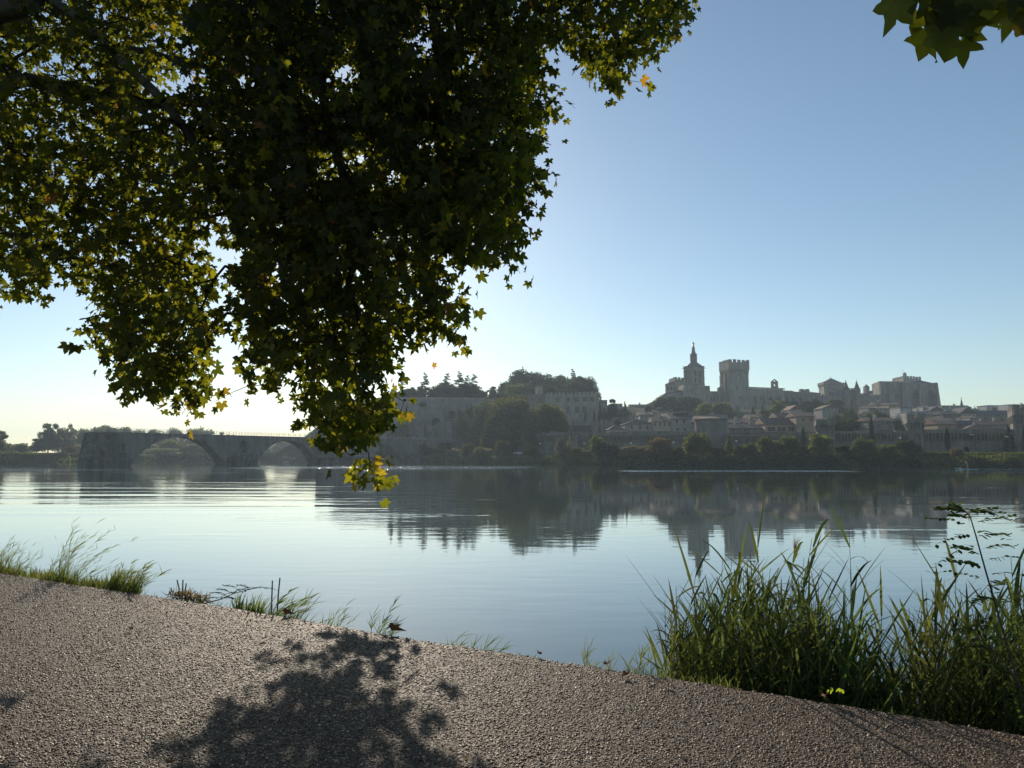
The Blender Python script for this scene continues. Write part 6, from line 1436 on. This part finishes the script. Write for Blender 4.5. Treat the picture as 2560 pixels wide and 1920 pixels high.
TF = [
 ('bushy grass tuft leaning right at the very left edge', -60, 75, .10, .50, 420, 41, {'wisps': [(10, .55, .5), (30, .6, .4), (50, .5, .6), (60, .45, .7)]}),
 ('short cut stubble of reeds right of the leftmost tuft', 66, 112, .12, .40, 60, 42, {'lean': .02, 'w': .005}),
 ('low sparse blades between the stubble and the tall wispy tuft', 100, 150, .08, .26, 90, 43, {'lean': .05}),
 ('tall wispy seeding grass blown to the right', 140, 235, .12, .38, 420, 44, {'wisps': [(158, .70, .75), (168, .85, .7), (178, .95, .6), (186, 1.0, .62), (196, .8, .8), (205, .6, .9), (150, .5, .6), (215, .5, .8)]}),
 ('low leafy green mound right of the tall wispy grass', 215, 300, .08, .26, 480, 45, {'lean': .15, 'w': .006}),
 ('thick bright grass tuft fanning right above the bare edge', 280, 372, .14, .42, 520, 46, {'lean': .4, 'w': .005, 'wisps': [(320, .45, .8), (345, .5, .7), (360, .4, .9)]}),
 ('few thin blades beside the small snapped twigs', 380, 440, .06, .18, 60, 47, {}),
 ('small tuft under the feathery locust shoot', 480, 610, .06, .20, 180, 48, {}),
 ('upright broad bladed clump with dark stubs, centre left', 600, 680, .12, .36, 240, 49, {'lean': .12, 'w': .0085, 'wisps': [(690, .35, .8)]}),
 ('arching grass tuft just right of the broad bladed clump', 660, 790, .08, .34, 380, 50, {'lean': .6, 'wisps': [(700, .38, .9), (730, .36, .8), (760, .28, .9)]}),
 ('small upright seeding tuft left of the curled brown leaf', 800, 880, .06, .20, 200, 51, {'lean': .2, 'wisps': [(835, .34, .35), (845, .36, .45), (815, .25, .2)]}),
 ('loose tuft right behind the curled brown leaf', 925, 1010, .05, .14, 110, 52, {'wisps': [(945, .33, .35), (955, .36, .5), (975, .25, .5)]}),
 ('thin tuft leaning right in the middle of the path edge', 1105, 1190, .04, .14, 130, 53, {'wisps': [(1125, .26, .4), (1140, .2, .6)]}),
 ('long bent grass stalk with side blades right of the middle tuft', 1165, 1230, .04, .10, 50, 54, {'wisps': [(1195, .30, .9), (1180, .2, .3)]}),
 ('scattered short blades on the bare edge right of the middle', 1240, 1420, .03, .12, 60, 55, {'lean': .05}),
 ('low bright tuft with one tall stalk left of the reed bed', 1440, 1530, .06, .22, 200, 56, {'lean': .1, 'wisps': [(1460, .36, .1), (1500, .24, .3)]}),
 ('spreading grass tuft touching the left end of the reed bed', 1520, 1680, .06, .26, 420, 57, {'lean': .1, 'wisps': [(1560, .3, .2), (1600, .3, .1)]}),
 ('pale grass fringe at the foot of the feathery reeds', 1680, 1830, .05, .20, 380, 58, {'lean': .0}),
 ('thin grass fringe at the foot of the lower sparse reeds', 2080, 2340, .03, .14, 260, 59, {'lean': .0}),
]
for lab, p0, p1, h0, h1, ct, sd, kw in TF: tuft(lab, p0, p1, h0, h1, ct, sd, **kw)
# verge of dry and green ground cover (nobody could count it)
def verge(label, p0, p1, count, seed, mat, h0, h1, d0, d1, w=.006):
    o = tuft(label, p0, p1, h0, h1, count, seed, d0, d1, 0.0, mat, w, name='verge_cover', group=None); o['kind'] = 'stuff'; o['category'] = 'ground cover'
verge('reddish dry ground cover on the verge at the far left', -500, 330, 4200, 71, 'dry_grass', .02, .13, .0, .55)
verge('green ground cover on the verge at the left', -500, 380, 5200, 72, 'grass_blade', .02, .20, .0, .6)
verge('thin dry litter along the path edge in the middle', 380, 1700, 1500, 73, 'dry_grass', .01, .04, -.01, .15)
verge('low green weeds along the path edge left of the middle', 370, 1650, 2600, 75, 'grass_blade', .02, .085, .0, .22)
verge('thin green fringe along the path edge to the right', 1500, 2600, 1500, 74, 'grass_blade', .02, .09, .0, .3)
# snapped twigs and dead weed
def twigs(label, px, py, hs, seed, name='dead_stems'):
    rr = random.Random(seed); b0 = onz(px, py, PZ-.05); r_ = MB()
    for (dx, h, ln) in hs: r_.tube([(b0[0]+dx, b0[1]+.08, PZ-.15), (b0[0]+dx+ln*.4, b0[1]+.08, PZ-.05+h*.5), (b0[0]+dx+ln, b0[1]+.08, PZ-.05+h)], [.009, .008, .007], 5)
    solo(name, r_, 'twig', (b0[0], b0[1], PZ-.1), label, 'dead stems')
twigs('pair of short snapped dark twigs sticking up from the path edge, left', 443, 1497, [(0, .20, -.05), (.02, .2, .0), (.05, .16, .01)], 1)
twigs('two dark cut reed stubs standing in the broad bladed clump', 672, 1530, [(0, .31, .0), (.06, .34, .02)], 2)
twigs('single dark stub standing left of the tall wispy grass', 138, 1450, [(0, .26, 0)], 3)
bl = Blades(); rr = np.random.default_rng(8)
for i in range(260):
    px = 440+110*rr.beta(1.5, 1.8); kx = (px-CX)/F; Y = 8.6
    for _ in range(20): Y = .5*Y+.5*(float(pathY(kx*Y))+.05+.12*rr.random())
    p = np.array([kx*Y, Y, PZ-.04+.09*rr.random()]); d = unit(rr.standard_normal(3)+[0, 0, .6]); q = np.linspace(0, 1, 4); L = .03+.07*rr.random()
    bl.blade(p+np.outer(q*L, d)+np.outer(q**2*L*.4, rr.standard_normal(3)), unit(rr.standard_normal(3)), .008*np.array([.4, 1, .8, .1]), rr.random())
o = bpy.data.objects.new('withered_weed', bl.obj('withered_weed', 'dry_grass')); COL.objects.link(o); setp(o, 'brown withered weed lying on the path edge beside the snapped twigs', 'weed')
# ================================================================== PLANE LEAVES
OUT = [(-90, .10), (-62, .42), (-38, .56), (-14, .74), (2, .54), (14, .56), (26, .80), (37, 1.02), (49, .74), (61, .54), (73, .76), (90, 1.16), (107, .76), (119, .54), (131, .74), (143, 1.02), (154, .80), (166, .56), (178, .54), (194, .74), (218, .56), (242, .42)]
LT = np.array([(r_*math.cos(math.radians(a)), r_*math.sin(math.radians(a))) for a, r_ in OUT])
OUT2 = [(-90, .12), (-40, .55), (-8, .66), (8, .42), (36, 1.0), (60, .45), (90, 1.15), (120, .45), (144, 1.0), (172, .42), (188, .66), (220, .55)]
LT2 = np.array([(r_*math.cos(math.radians(a)), r_*math.sin(math.radians(a))) for a, r_ in OUT2])
def leaves_mesh(name, P, D, Nn, S, tint, mat, full=True, seed=1, curl=.22):
    """P positions of the leaf base; D tip direction; Nn leaf normal; S radius"""
    T = LT if full else LT2; g_ = np.random.default_rng(seed); n_ = len(P); k = len(T)
    D = D/np.linalg.norm(D, axis=1)[:, None]; X = np.cross(D, Nn); X /= np.linalg.norm(X, axis=1)[:, None]+1e-9; Z = np.cross(X, D)
    u = T[:, 0][None, :]*(1+.12*g_.standard_normal((n_, 1))); v = (T[:, 1]+.1)[None, :]*np.ones((n_, 1))
    cf = curl*(0.4+1.2*g_.random((n_, 1)))*np.sign(g_.random((n_, 1))-.25); cd = .25*g_.standard_normal((n_, 1))
    w_ = cf*np.abs(u)**1.3+cd*(v**2)*.6+.05*g_.standard_normal((n_, k))
    V = P[:, None, :]+S[:, None, None]*(u[..., None]*X[:, None, :]+v[..., None]*D[:, None, :]+w_[..., None]*Z[:, None, :])
    Cn = (P+S[:, None]*.12*D)[:, None, :]; V = np.concatenate([Cn, V], 1).reshape(-1, 3)
    b_ = (np.arange(n_)*(k+1))[:, None]; a = np.arange(1, k+1); c = np.roll(a, -1)
    Fc = np.stack([np.broadcast_to(b_, (n_, k)), b_+a, b_+c], -1).reshape(-1, 3)
    return np_mesh(name, V, Fc, mat, np.repeat(tint, k+1))
def plane_mat(name):
    m, n, b = newmat(name); out = n.nodes['Material Output']; n.nodes.remove(b)
    a = N(n, 'ShaderNodeAttribute', attribute_name='tint').outputs['Fac']
    dc = ramp(n, a, [(0.0, (0.018, 0.024, 0.007)), (0.6, (0.034, 0.042, 0.011)), (0.90, (0.075, 0.075, 0.016)), (0.96, (0.28, 0.20, 0.03)), (1.0, (0.24, 0.11, 0.03))])
    tc = ramp(n, a, [(0.0, (0.13, 0.155, 0.008)), (0.6, (0.27, 0.29, 0.015)), (0.90, (0.50, 0.46, 0.022)), (0.96, (0.75, 0.50, 0.04)), (1.0, (0.65, 0.26, 0.03))])
    d = N(n, 'ShaderNodeBsdfDiffuse'); t = N(n, 'ShaderNodeBsdfTranslucent'); gl = N(n, 'ShaderNodeBsdfGlossy'); gl.inputs['Roughness'].default_value = .42; gl.inputs['Color'].default_value = (.55, .6, .6, 1)
    n.links.new(dc, d.inputs[0]); n.links.new(tc, t.inputs[0]); mx = N(n, 'ShaderNodeMixShader'); mx.inputs[0].default_value = .5; n.links.new(d.outputs[0], mx.inputs[1]); n.links.new(t.outputs[0], mx.inputs[2])
    m2 = N(n, 'ShaderNodeMixShader'); m2.inputs[0].default_value = .02; n.links.new(mx.outputs[0], m2.inputs[1]); n.links.new(gl.outputs[0], m2.inputs[2]); n.links.new(m2.outputs[0], out.inputs[0]); return m
M['plane_leaf'] = plane_mat('plane_leaf')
# silhouette regions of the crown in photo pixels (each one is a hanging mass at its own depth)
MAIN = [(-500, -500), (-500, 640), (-200, 700), (0, 745), (60, 755), (105, 755), (125, 715), (215, 735), (222, 850), (255, 915), (325, 975), (400, 985), (450, 1022), (505, 1000), (520, 870), (505, 740), (560, 700), (590, 770), (612, 850), (640, 930), (680, 945), (725, 905), (760, 930), (760, 1045), (800, 1085), (850, 1100), (905, 1098), (955, 1060), (945, 1030), (985, 1010), (965, 925), (960, 840), (1065, 840), (1130, 845), (1165, 850), (1150, 790), (1140, 700), (1215, 640), (1290, 680), (1302, 620), (1300, 500), (1355, 455), (1325, 400), (1362, 345), (1330, 320), (1390, 268), (1350, 215), (1372, 185), (1350, 100), (1420, 95), (1450, 120), (1470, 200), (1525, 215), (1580, 195), (1595, 120), (1650, 112), (1690, 60), (1722, 0), (1760, -120), (1700, -500)]
HOLES = [(1064, 112, 30, 42), (613, 218, 26, 26), (393, 255, 30, 22), (470, 125, 22, 16), (914, 405, 20, 30), (860, 200, 22, 30), (565, 650, 42, 40), (545, 600, 24, 34), (1128, 672, 34, 20), (925, 985, 32, 20), (1180, 160, 18, 26), (835, 430, 24, 34), (790, 20, 16, 22), (985, 440, 12, 22), (440, 225, 24, 18), (320, 640, 14, 14), (150, 690, 22, 34), (880, 690, 20, 20), (700, 700, 12, 20), (975, 590, 22, 16), (1085, 370, 16, 18), (800, 250, 14, 20), (565, 770, 30, 40), (850, 950, 12, 14), (1060, 40, 14, 24), (520, 190, 14, 12), (690, 580, 9, 16), (1010, 760, 10, 16)]
def inpoly(px, py, poly):
    c = np.zeros(px.shape, bool); P = poly
    for (x0, y0), (x1, y1) in zip(P, P[1:]+P[:1]):
        t = ((y0 > py) != (y1 > py)); xi = (x1-x0)*(py-y0)/((y1-y0) if y1 != y0 else 1e-9)+x0; c ^= t & (px < xi)
    return c
def at_v(px, py, Y):
    a = (px-CX)/F; b_ = (CY-py)/F; ry = CP-b_*SP; t = Y/ry; return np.stack([a*t, Y, CAMZ+(SP+b_*CP)*t], 1)
cg = np.random.default_rng(77)
def lownoise(px, py, s):
    return (np.sin(px/s*1.7+1.3)*np.sin(py/s*1.3+.4)+np.sin((px+py)/s*.9+2)*np.sin((px-py)/s*1.1+5)+.7*np.sin(px/s*3.1+py/s*2.3))/2.7
anch = []
# layers: (depth, spacing, probability function)
for li, (dep, spc) in enumerate([(8.7, 34), (9.5, 30), (10.3, 30), (11.2, 30), (12.3, 31), (13.6, 32)]):
    gx, gy = np.meshgrid(np.arange(-500, 1770, spc), np.arange(-500, 1140, spc)); px = gx.ravel()+cg.uniform(-spc*.5, spc*.5, gx.size); py = gy.ravel()+cg.uniform(-spc*.5, spc*.5, gx.size)
    ok = inpoly(px, py, MAIN)
    for hx, hy, rx, ry in HOLES: ok &= ((px-hx)/(rx+14))**2+((py-hy+8)/(ry+14))**2 > 1
    nz = lownoise(px+li*37, py-li*53, 60+12*li)
    # thick in the middle mass, thinner to the left and right and towards the hanging tips
    core = np.exp(-((px-930)/400)**4)*np.clip((1000-py)/300, .5, 1)
    pr_ = .36+.62*core+.55*nz
    if li == 0: pr_ = pr_*np.where(px < 560, .25, .9)
    if li >= 4: pr_ = np.where(px < 620, .55+.35*nz, pr_*.8)
    pr_ = np.where(py < -40, pr_*.55, pr_); pr_ = np.where(px < -60, pr_*.6, pr_)
    pr_ = np.where((px > 1400), .55+.3*nz if li in (1, 2, 3) else .14, pr_)
    low = (py > 690) & (px > 560)
    pr_ = np.where(low, 0.0 if li >= 4 else (.25 if li == 3 else np.maximum(pr_, .62+.3*nz)), pr_)
    pr_ = np.where((px > 690) & (py > 840) & (li in (1, 2)), np.maximum(pr_, .92), pr_)
    pr_ = np.where((px < 560) & (py > 760), (.62+.3*nz) if li in (1, 2) else (.38 if li == 3 else .12), pr_)
    pr_ = np.where((px > 930) & (py > 600) & (li >= 3), pr_*.12, pr_); pr_ = np.where((px > 1000) & (py > 700) & (li >= 2), pr_*.5, pr_)
    ok &= cg.random(px.size) < pr_
    px, py = px[ok], py[ok]; Y = dep+.45*cg.standard_normal(px.size)
    anch.append(at_v(px, py, Y))
# little stray clusters and edge tips
tips = [(925, 1172), (938, 1188), (908, 1192), (930, 1200), (945, 1180), (1405, 272), (1372, 345), (1350, 460), (1165, 862), (1070, 850), (455, 1035), (535, 1005), (620, 965), (690, 955), (210, 868), (310, 990), (900, 1108), (845, 1112), (1010, 1005), (1000, 1035), (1715, 10), (1700, 50), (1650, 110), (1598, 205), (1528, 215), (1300, 685), (1320, 600), (1345, 520), (545, 800), (575, 805)]
tp = np.array(tips, float); anch.append(at_v(tp[:, 0], tp[:, 1], 9.3+.2*cg.standard_normal(len(tp))))
ntip = len(tips)
ANC = np.concatenate(anch)
# ---- trunk and limbs off to the left, branches growing out to every twig
TB = np.array([-10.4, 7.6, PZ])
limbs = [[TB, TB+[.1, .1, 2.2], TB+[.5, .3, 4.2], [-8.6, 8.6, 7.6], [-6.6, 9.4, 9.6], [-4.4, 10.0, 10.8], [-2.0, 10.2, 11.2], [.4, 10.0, 10.9], [2.2, 9.7, 10.0]],
         [[-8.6, 8.6, 7.6], [-7.4, 10.2, 8.6], [-6.2, 11.6, 9.0], [-4.2, 12.4, 9.4], [-2.2, 12.6, 9.3]],
         [[-6.6, 9.4, 9.6], [-5.6, 9.3, 8.6], [-4.6, 9.5, 7.6], [-3.9, 9.6, 6.4], [-3.5, 9.7, 5.4]],
         [[-4.4, 10.0, 10.8], [-3.4, 9.8, 9.4], [-2.6, 9.6, 8.0], [-2.2, 9.5, 6.4], [-2.1, 9.4, 5.0], [-2.0, 9.35, 3.9]],
         [[-2.0, 10.2, 11.2], [-1.2, 10.0, 9.6], [-.7, 9.9, 8.0], [-.55, 9.8, 6.6]],
         [[-8.0, 9.4, 8.2], [-7.4, 10.8, 7.4], [-6.8, 11.4, 6.4], [-6.4, 11.8, 5.4]]]
nodes = []; par = []
lk_ = {}
for L in limbs:
    prev = None
    for a_, b_ in zip(L, L[1:]):
        a_, b_ = np.array(a_, float), np.array(b_, float); k = max(2, int(np.linalg.norm(b_-a_)/.35))
        for i in range(k):
            p = a_+(b_-a_)*i/k
            if prev is None:
                if nodes: prev = int(np.argmin([np.linalg.norm(q-p) for q in nodes]))
                else: nodes.append(p); par.append(-1); prev = 0; continue
            nodes.append(p+.05*cg.standard_normal(3)); par.append(prev); prev = len(nodes)-1
nlimb = len(nodes); NA = len(nodes)+len(ANC)
PN = np.zeros((NA*3, 3)); PN[:nlimb] = nodes; par = list(par); cnt = nlimb
dist = np.min(np.linalg.norm(ANC[:, None, :]-PN[None, :nlimb:4, :], axis=2), axis=1); order = np.argsort(dist); anode = np.zeros(len(ANC), int)
for ai in order:
    p = ANC[ai]; dv = PN[:cnt]-p; dd2 = np.sqrt((dv*dv).sum(1))+np.where(dv[:, 2] < 0, -dv[:, 2]*1.2, 0)+.0; dd2[:nlimb] *= .9; j = int(np.argmin(dd2)); q = PN[j]
    if dd2[j] > .35:
        m_ = (p+q)/2+.12*dd2[j]*cg.standard_normal(3)+[0, 0, .08*dd2[j]]; PN[cnt] = m_; par.append(j); j = cnt; cnt += 1
    PN[cnt] = p; par.append(j); anode[ai] = cnt; cnt += 1
par = np.array(par); wt = np.ones(cnt)
for i in range(cnt-1, 0, -1):
    if par[i] >= 0: wt[par[i]] += wt[i]
rad = .0032*wt**.46; rad = np.minimum(rad, .30); 
def tubes_mesh(name, A_, B_, ra, rb, mat, n_=5):
    d = B_-A_; d /= np.linalg.norm(d, axis=1)[:, None]+1e-9; a = np.cross(d, [0.31, .17, .93]); a /= np.linalg.norm(a, axis=1)[:, None]+1e-9; b_ = np.cross(d, a)
    t = 2*np.pi*np.arange(n_)/n_; c = np.cos(t)[None, :, None]*a[:, None, :]+np.sin(t)[None, :, None]*b_[:, None, :]
    V = np.concatenate([A_[:, None, :]+c*ra[:, None, None], B_[:, None, :]+c*rb[:, None, None]], 1).reshape(-1, 3)
    i = (np.arange(len(A_))*2*n_)[:, None]; q = np.arange(n_); r_ = (q+1) % n_
    Fc = np.stack([i+q, i+r_, i+n_+r_, i+n_+q], -1).reshape(-1, 4); return np_mesh(name, V, Fc, mat, smooth=True)
ii = np.arange(1, cnt); ii = ii[par[ii] >= 0]; big_ = wt[ii] > 420
pt_ = thing('plane_tree', 'huge leafy plane tree whose hanging branches fill the upper left of the picture', 'tree', TB)
for nm, sel in (('trunk', big_), ('branches', ~big_)):
    s_ = ii[sel]; o = bpy.data.objects.new(nm, tubes_mesh(nm, PN[par[s_]], PN[s_], np.minimum(rad[par[s_]], rad[s_]*1.35), rad[s_], 'plane_bark' if nm == 'trunk' else 'twig', 8 if nm == 'trunk' else 4))
    COL.objects.link(o); o.parent = pt_; o.location = tuple(-TB)
# leaves round every anchor, on short drooping twigs
per = 8; n_ = len(ANC)*per; Pa = np.repeat(ANC, per, 0)
off = cg.standard_normal((n_, 3))*np.array([.11, .13, .12]); off[:, 2] += .03
P = Pa+off
D = np.stack([.55*cg.standard_normal(n_), .55*cg.standard_normal(n_), -.75-.5*cg.random(n_)], 1)+off*2.2
Nn = np.stack([.8*cg.standard_normal(n_), -.7+.9*cg.standard_normal(n_), .65+.5*cg.standard_normal(n_)], 1)
S = .098*(.5+.8*cg.random(n_))
tint = cg.random(n_)*.90; tint = np.where(cg.random(n_) < .012, .95+.05*cg.random(n_), tint)
tint[-ntip*per:] = np.where(cg.random(ntip*per) < .18, .93+.05*cg.random(ntip*per), .45+.42*cg.random(ntip*per))
o = bpy.data.objects.new('crown', leaves_mesh('crown', P, D, Nn, S, tint, 'plane_leaf', True, 3)); COL.objects.link(o); o.parent = pt_; o.location = tuple(-TB)
print('plane leaves', n_, 'branch nodes', cnt)
# seed balls
mb = MB(); rr = random.Random(4)
for px, py, dd in ((1358, 128, 9.4), (2342, 155, 2.4), (1012, 1000, 9.3), (905, 1035, 9.3), (1340, 250, 9.4), (600, 940, 9.3)):
    if dd < 3: continue
    x, y, z = at(px, py, dd); mb.lathe(x, y, [(.002, z-.017), (.012, z-.012), (.017, z), (.012, z+.012), (.002, z+.017)], 8); mb.tube([(x, y, z+.017), (x+.005, y, z+.10)], .0012, 3)
part('seed_balls', mb, 'twig', pt_)
# ---- second plane tree standing off to the right, one spray of big leaves in the corner
T2 = np.array([4.6, 2.2, PZ]); p2 = thing('plane_tree', 'nearby plane tree with one spray of large leaves hanging into the top right corner', 'tree', T2)
mb = MB(); mb.tube([T2, T2+[.05, .1, 2.0], T2+[-.1, .2, 3.6], T2+[-.6, .3, 5.0], T2+[-1.2, .6, 6.4]], [.26, .21, .17, .12, .06], 10); part('trunk', mb, 'plane_bark', p2, smooth=True)
sprays = [(2236, 20, 2.42), (2330, 30, 2.5), (2345, 80, 2.45), (2400, 40, 2.6), (2380, 95, 2.5), (2440, 30, 2.55), (2300, -40, 2.5), (2480, -20, 2.6), (2530, 20, 2.5), (2560, 60, 2.45)]
B0 = T2+[-.1, .2, 3.4]; mb = MB(); tw_ = []
hub = at(2420, -160, 2.55); mb.tube([B0, (B0+hub)/2+[0, 0, .25], hub], [.03, .014, .008], 6)
for px, py, dd in sprays: q = at(px, py-45, dd); mb.tube([hub, (hub+q)/2+[0, 0, .02], q], [.005, .003, .0018], 4); tw_.append(q)
part('branches', mb, 'twig', p2)
# (px,py of leaf heart, depth, roll of the tip from straight down in degrees, radius, tint)
BL = [(2268, -20, 2.47, -5, .08, .3), (2296, 40, 2.52, 20, .07, .8), (2338, 50, 2.44, -35, .085, .2), (2385, 20, 2.42, 40, .09, .25), (2420, 70, 2.6, 10, .07, .88), (2405, 110, 2.55, -15, .065, .5), (2455, -15, 2.7, -30, .08, .3), (2500, 10, 2.6, 20, .07, .4), (2572, 40, 2.5, -30, .08, .86), (2530, -20, 2.45, 10, .09, .2), (2236, 8, 2.40, 12, .088, .62), (2322, 4, 2.46, -12, .080, .3), (2352, 92, 2.38, 8, .098, .55), (2318, 96, 2.5, 25, .085, .88), (2375, 60, 2.5, -25, .10, .4), (2402, 50, 2.55, -10, .085, .35), (2365, 20, 2.6, 15, .09, .5), (2440, 26, 2.6, -42, .085, .86), (2425, -10, 2.5, 5, .09, .6), (2470, 4, 2.65, 30, .08, .88), (2530, 30, 2.5, 15, .085, .75), (2552, 70, 2.5, -15, .06, .97), (2548, 8, 2.6, 40, .09, .88), (2290, -60, 2.5, 0, .09, .5), (2500, -60, 2.6, 10, .09, .6), (2600, -20, 2.5, 0, .09, .7), (2395, -60, 2.5, 20, .09, .5), (2350, -30, 2.45, -30, .09, .4)]
P = []; D = []; Nn = []; S = []; Tn = []
for px, py, dd, roll, r_, tt_ in BL:
    a = math.radians(roll); d = np.array([-math.sin(a), .15*cg.standard_normal(), -math.cos(a)]); P.append(at(px, py, dd)-d*r_*.1); D.append(d); Nn.append(np.array([.25*cg.standard_normal(), -1, .25+.2*cg.standard_normal()])); S.append(r_*1.12); Tn.append(tt_)
# the rest of that tree's crown, above the frame
k = 1500; c3 = np.stack([cg.normal(4.2, 1.5, k), cg.normal(2.4, 1.3, k), cg.normal(8.6, 1.3, k)], 1); keep = (c3[:, 2] > 6.0) & ((c3[:, 0]-.72*c3[:, 1]) > -9)
elev = (c3[:, 2]-CAMZ)/np.maximum(c3[:, 1], .05); keep &= (c3[:, 1] < .3) | (elev > .75); c3 = c3[keep]
P = np.concatenate([np.array(P), c3]); D = np.concatenate([np.array(D), np.stack([.5*cg.standard_normal(len(c3)), .5*cg.standard_normal(len(c3)), -np.ones(len(c3))], 1)]); Nn = np.concatenate([np.array(Nn), cg.standard_normal((len(c3), 3))]); S = np.concatenate([np.array(S), np.full(len(c3), .1)]); Tn = np.concatenate([np.array(Tn), .8*cg.random(len(c3))])
o = bpy.data.objects.new('crown', leaves_mesh('crown', P, D, Nn, S, Tn, 'plane_leaf', True, 6, .24)); COL.objects.link(o); o.parent = p2; o.location = tuple(-T2)
mb = MB(); x, y, z = at(2340, 155, 2.42); mb.lathe(x, y, [(.001, z-.004), (.004, z), (.001, z+.004)], 8); mb.tube([(x, y, z+.004), (x+.002, y, z+.03)], .0008, 3); part('seed_balls', mb, 'twig', p2)
# unseen third tree added behind the viewer: its canopy cuts the sky light
T3 = np.array([2.6, -6.5, PZ]); p3 = thing('plane_tree', 'unseen plane tree added behind the viewpoint to cut the sky light', 'tree', T3)
mb = MB(); mb.tube([T3, T3+[0, 0, 2.5], T3+[-.2, .3, 5], T3+[-.8, 1.5, 8]], [.34, .27, .22, .1], 10); mb.tube([T3+[-.2, .3, 5], T3+[-3, 2, 7], T3+[-6.5, 4, 8.6]], [.16, .11, .05], 8); mb.tube([T3+[-.1, .2, 4.6], T3+[2, 2.5, 6.8], T3+[3.5, 6, 8.4]], [.15, .1, .05], 8); part('trunk', mb, 'plane_bark', p3, smooth=True)
k = 9000; c3 = np.stack([cg.uniform(-11, 9, k), cg.uniform(-13, 5, k), cg.uniform(6.8, 11.5, k)], 1); c3[:, 2] += .4*np.sin(c3[:, 0]*1.3)*np.sin(c3[:, 1]*1.1)
keep = (c3[:, 2]-CAMZ) > .95*np.maximum(c3[:, 1], 0)+1.5; c3 = c3[keep]; k = len(c3)
o = bpy.data.objects.new('crown', leaves_mesh('crown', c3, np.stack([.6*cg.standard_normal(k), .6*cg.standard_normal(k), -np.ones(k)*.5], 1), cg.standard_normal((k, 3))+[0, 0, 1.2], .2*(.6+.6*cg.random(k)), .8*cg.random(k), 'plane_leaf', False, 9)); COL.objects.link(o); o.parent = p3; o.location = tuple(-T3)
# ================================================================== FALLEN LEAVES
FL = [('single orange brown fallen leaf on the lit path left of the big shadow', 482, 1793, .030, 'fallen', 1), ('pale curled fallen leaf low on the path left', 325, 1830, .030, 'fallen_pale', 2), ('pale brown leaf pair lying below the orange leaf', 425, 1850, .034, 'fallen_pale', 3), ('dark fallen leaf inside the big shadow', 725, 1775, .04, 'fallen', 4), ('dark brown leaf at the bottom edge of the path', 418, 1912, .036, 'fallen', 5), ('small reddish leaf near the left end of the path', 40, 1565, .04, 'fallen', 6), ('reddish leaf scrap on the lit path above the big shadow', 659, 1597, .035, 'fallen', 7), ('leaf scrap on the upper left part of the path', 330, 1575, .035, 'fallen', 8),
 ('large brown curled leaf standing on the path edge', 979, 1578, .075, 'fallen', 9), ('curled pale leaf at the bottom of the path centre', 1168, 1903, .04, 'fallen_pale', 10), ('small pale leaf on the open path right of the shadow', 1128, 1733, .025, 'fallen_pale', 11), ('dark red leaf at the path edge right of the middle', 1352, 1638, .035, 'fallen', 12), ('small dark curled leaf on the path edge left of the reed bed', 1514, 1664, .035, 'fallen', 13), ('dark crumpled leaf low on the path at right', 1695, 1880, .03, 'fallen', 14), ('long dry brown leaf on the path before the reeds', 1560, 1690, .05, 'fallen', 15), ('orange leaf at the base of the dense reeds', 2052, 1742, .035, 'fallen', 16), ('orange leaf in the grass right of the broad bladed clump', 712, 1536, .06, 'fallen', 17), ('straw coloured leaf scraps on the path before the reeds', 1665, 1712, .04, 'fallen_pale', 18), ('second patch of straw coloured scraps further left by the edge', 1620, 1700, .03, 'fallen_pale', 19)]
for lab, px, py, r_, mt, sd in FL:
    r_ *= 1.25; g_ = np.random.default_rng(sd); p = onz(px, py, PZ+.015); k = len(LT2); big = r_ > .07
    a = g_.random()*6.28; ca, sa = math.cos(a), math.sin(a); V = [(0, 0, .006)]; cv = .5*r_*(.5+g_.random())
    if big: ca, sa = 1, 0
    for u, v in LT2:
        u *= r_; v = (v+.1)*r_; h = .006+cv*abs(u/r_)**1.5+.3*cv*(v/r_)**2+.004*g_.random(); x_, y_ = u*ca-v*sa, u*sa+v*ca
        if big: x_, y_, h = v*1.2, u*.8, .01+.55*r_*(1-v/r_)*.6+abs(u)*.4
        V.append((x_, y_, h))
    Fc = [(0, i+1, (i+1) % k+1) for i in range(k)]; i0 = len(V)
    me = bpy.data.meshes.new('fallen_leaf'); me.from_pydata(V, [], Fc); me.materials.append(M[mt]); me.update()
    o = bpy.data.objects.new('fallen_leaf', me); COL.objects.link(o); o.location = tuple(p); setp(o, lab, 'leaf', 'fallen leaves on the path')
bl = Blades(); p0 = at(2082, 1724, 4.75)
for i in range(6): 
    q = np.linspace(0, 1, 5); bl.blade(p0+np.array([.020*i-.03+.006*(i % 2), .02*(i % 3), .012*math.sin(i*2.3)])+np.outer(q*(.026+.004*(i % 3)), [.5*math.sin(i*1.7), .2, -.9]), np.array([1, .4*math.sin(i), .3]), .008*np.array([.4, 1, 1, .8, .2]), .5+.4*math.sin(i))
M['yellow_leaf'] = foliage('yellow_leaf', (.35, .40, .04), (.6, .65, .05), .1, .5)
o = bpy.data.objects.new('yellow_leaflets', bl.obj('yellow_leaflets', 'yellow_leaf')); COL.objects.link(o); setp(o, 'small bright yellow leaflet sprig at the foot of the reeds', 'leaf sprig')
# ================================================================== HAZE
HAZE = 0.00031
m = bpy.data.materials.new('haze'); m.use_nodes = True; nn_ = m.node_tree; nn_.nodes.remove(nn_.nodes['Principled BSDF'])
pv = nn_.nodes.new('ShaderNodeVolumePrincipled'); pv.inputs['Density'].default_value = HAZE; pv.inputs['Color'].default_value = (0.70, 0.86, 1.0, 1); pv.inputs['Anisotropy'].default_value = 0.28
nn_.links.new(pv.outputs[0], nn_.nodes['Material Output'].inputs['Volume']); M['haze'] = m
mb = MB(); mb.box(-2600, 2600, -60, 2700, -3, 95)
solo('haze', mb, 'haze', (0, 0, 0), kind='stuff')
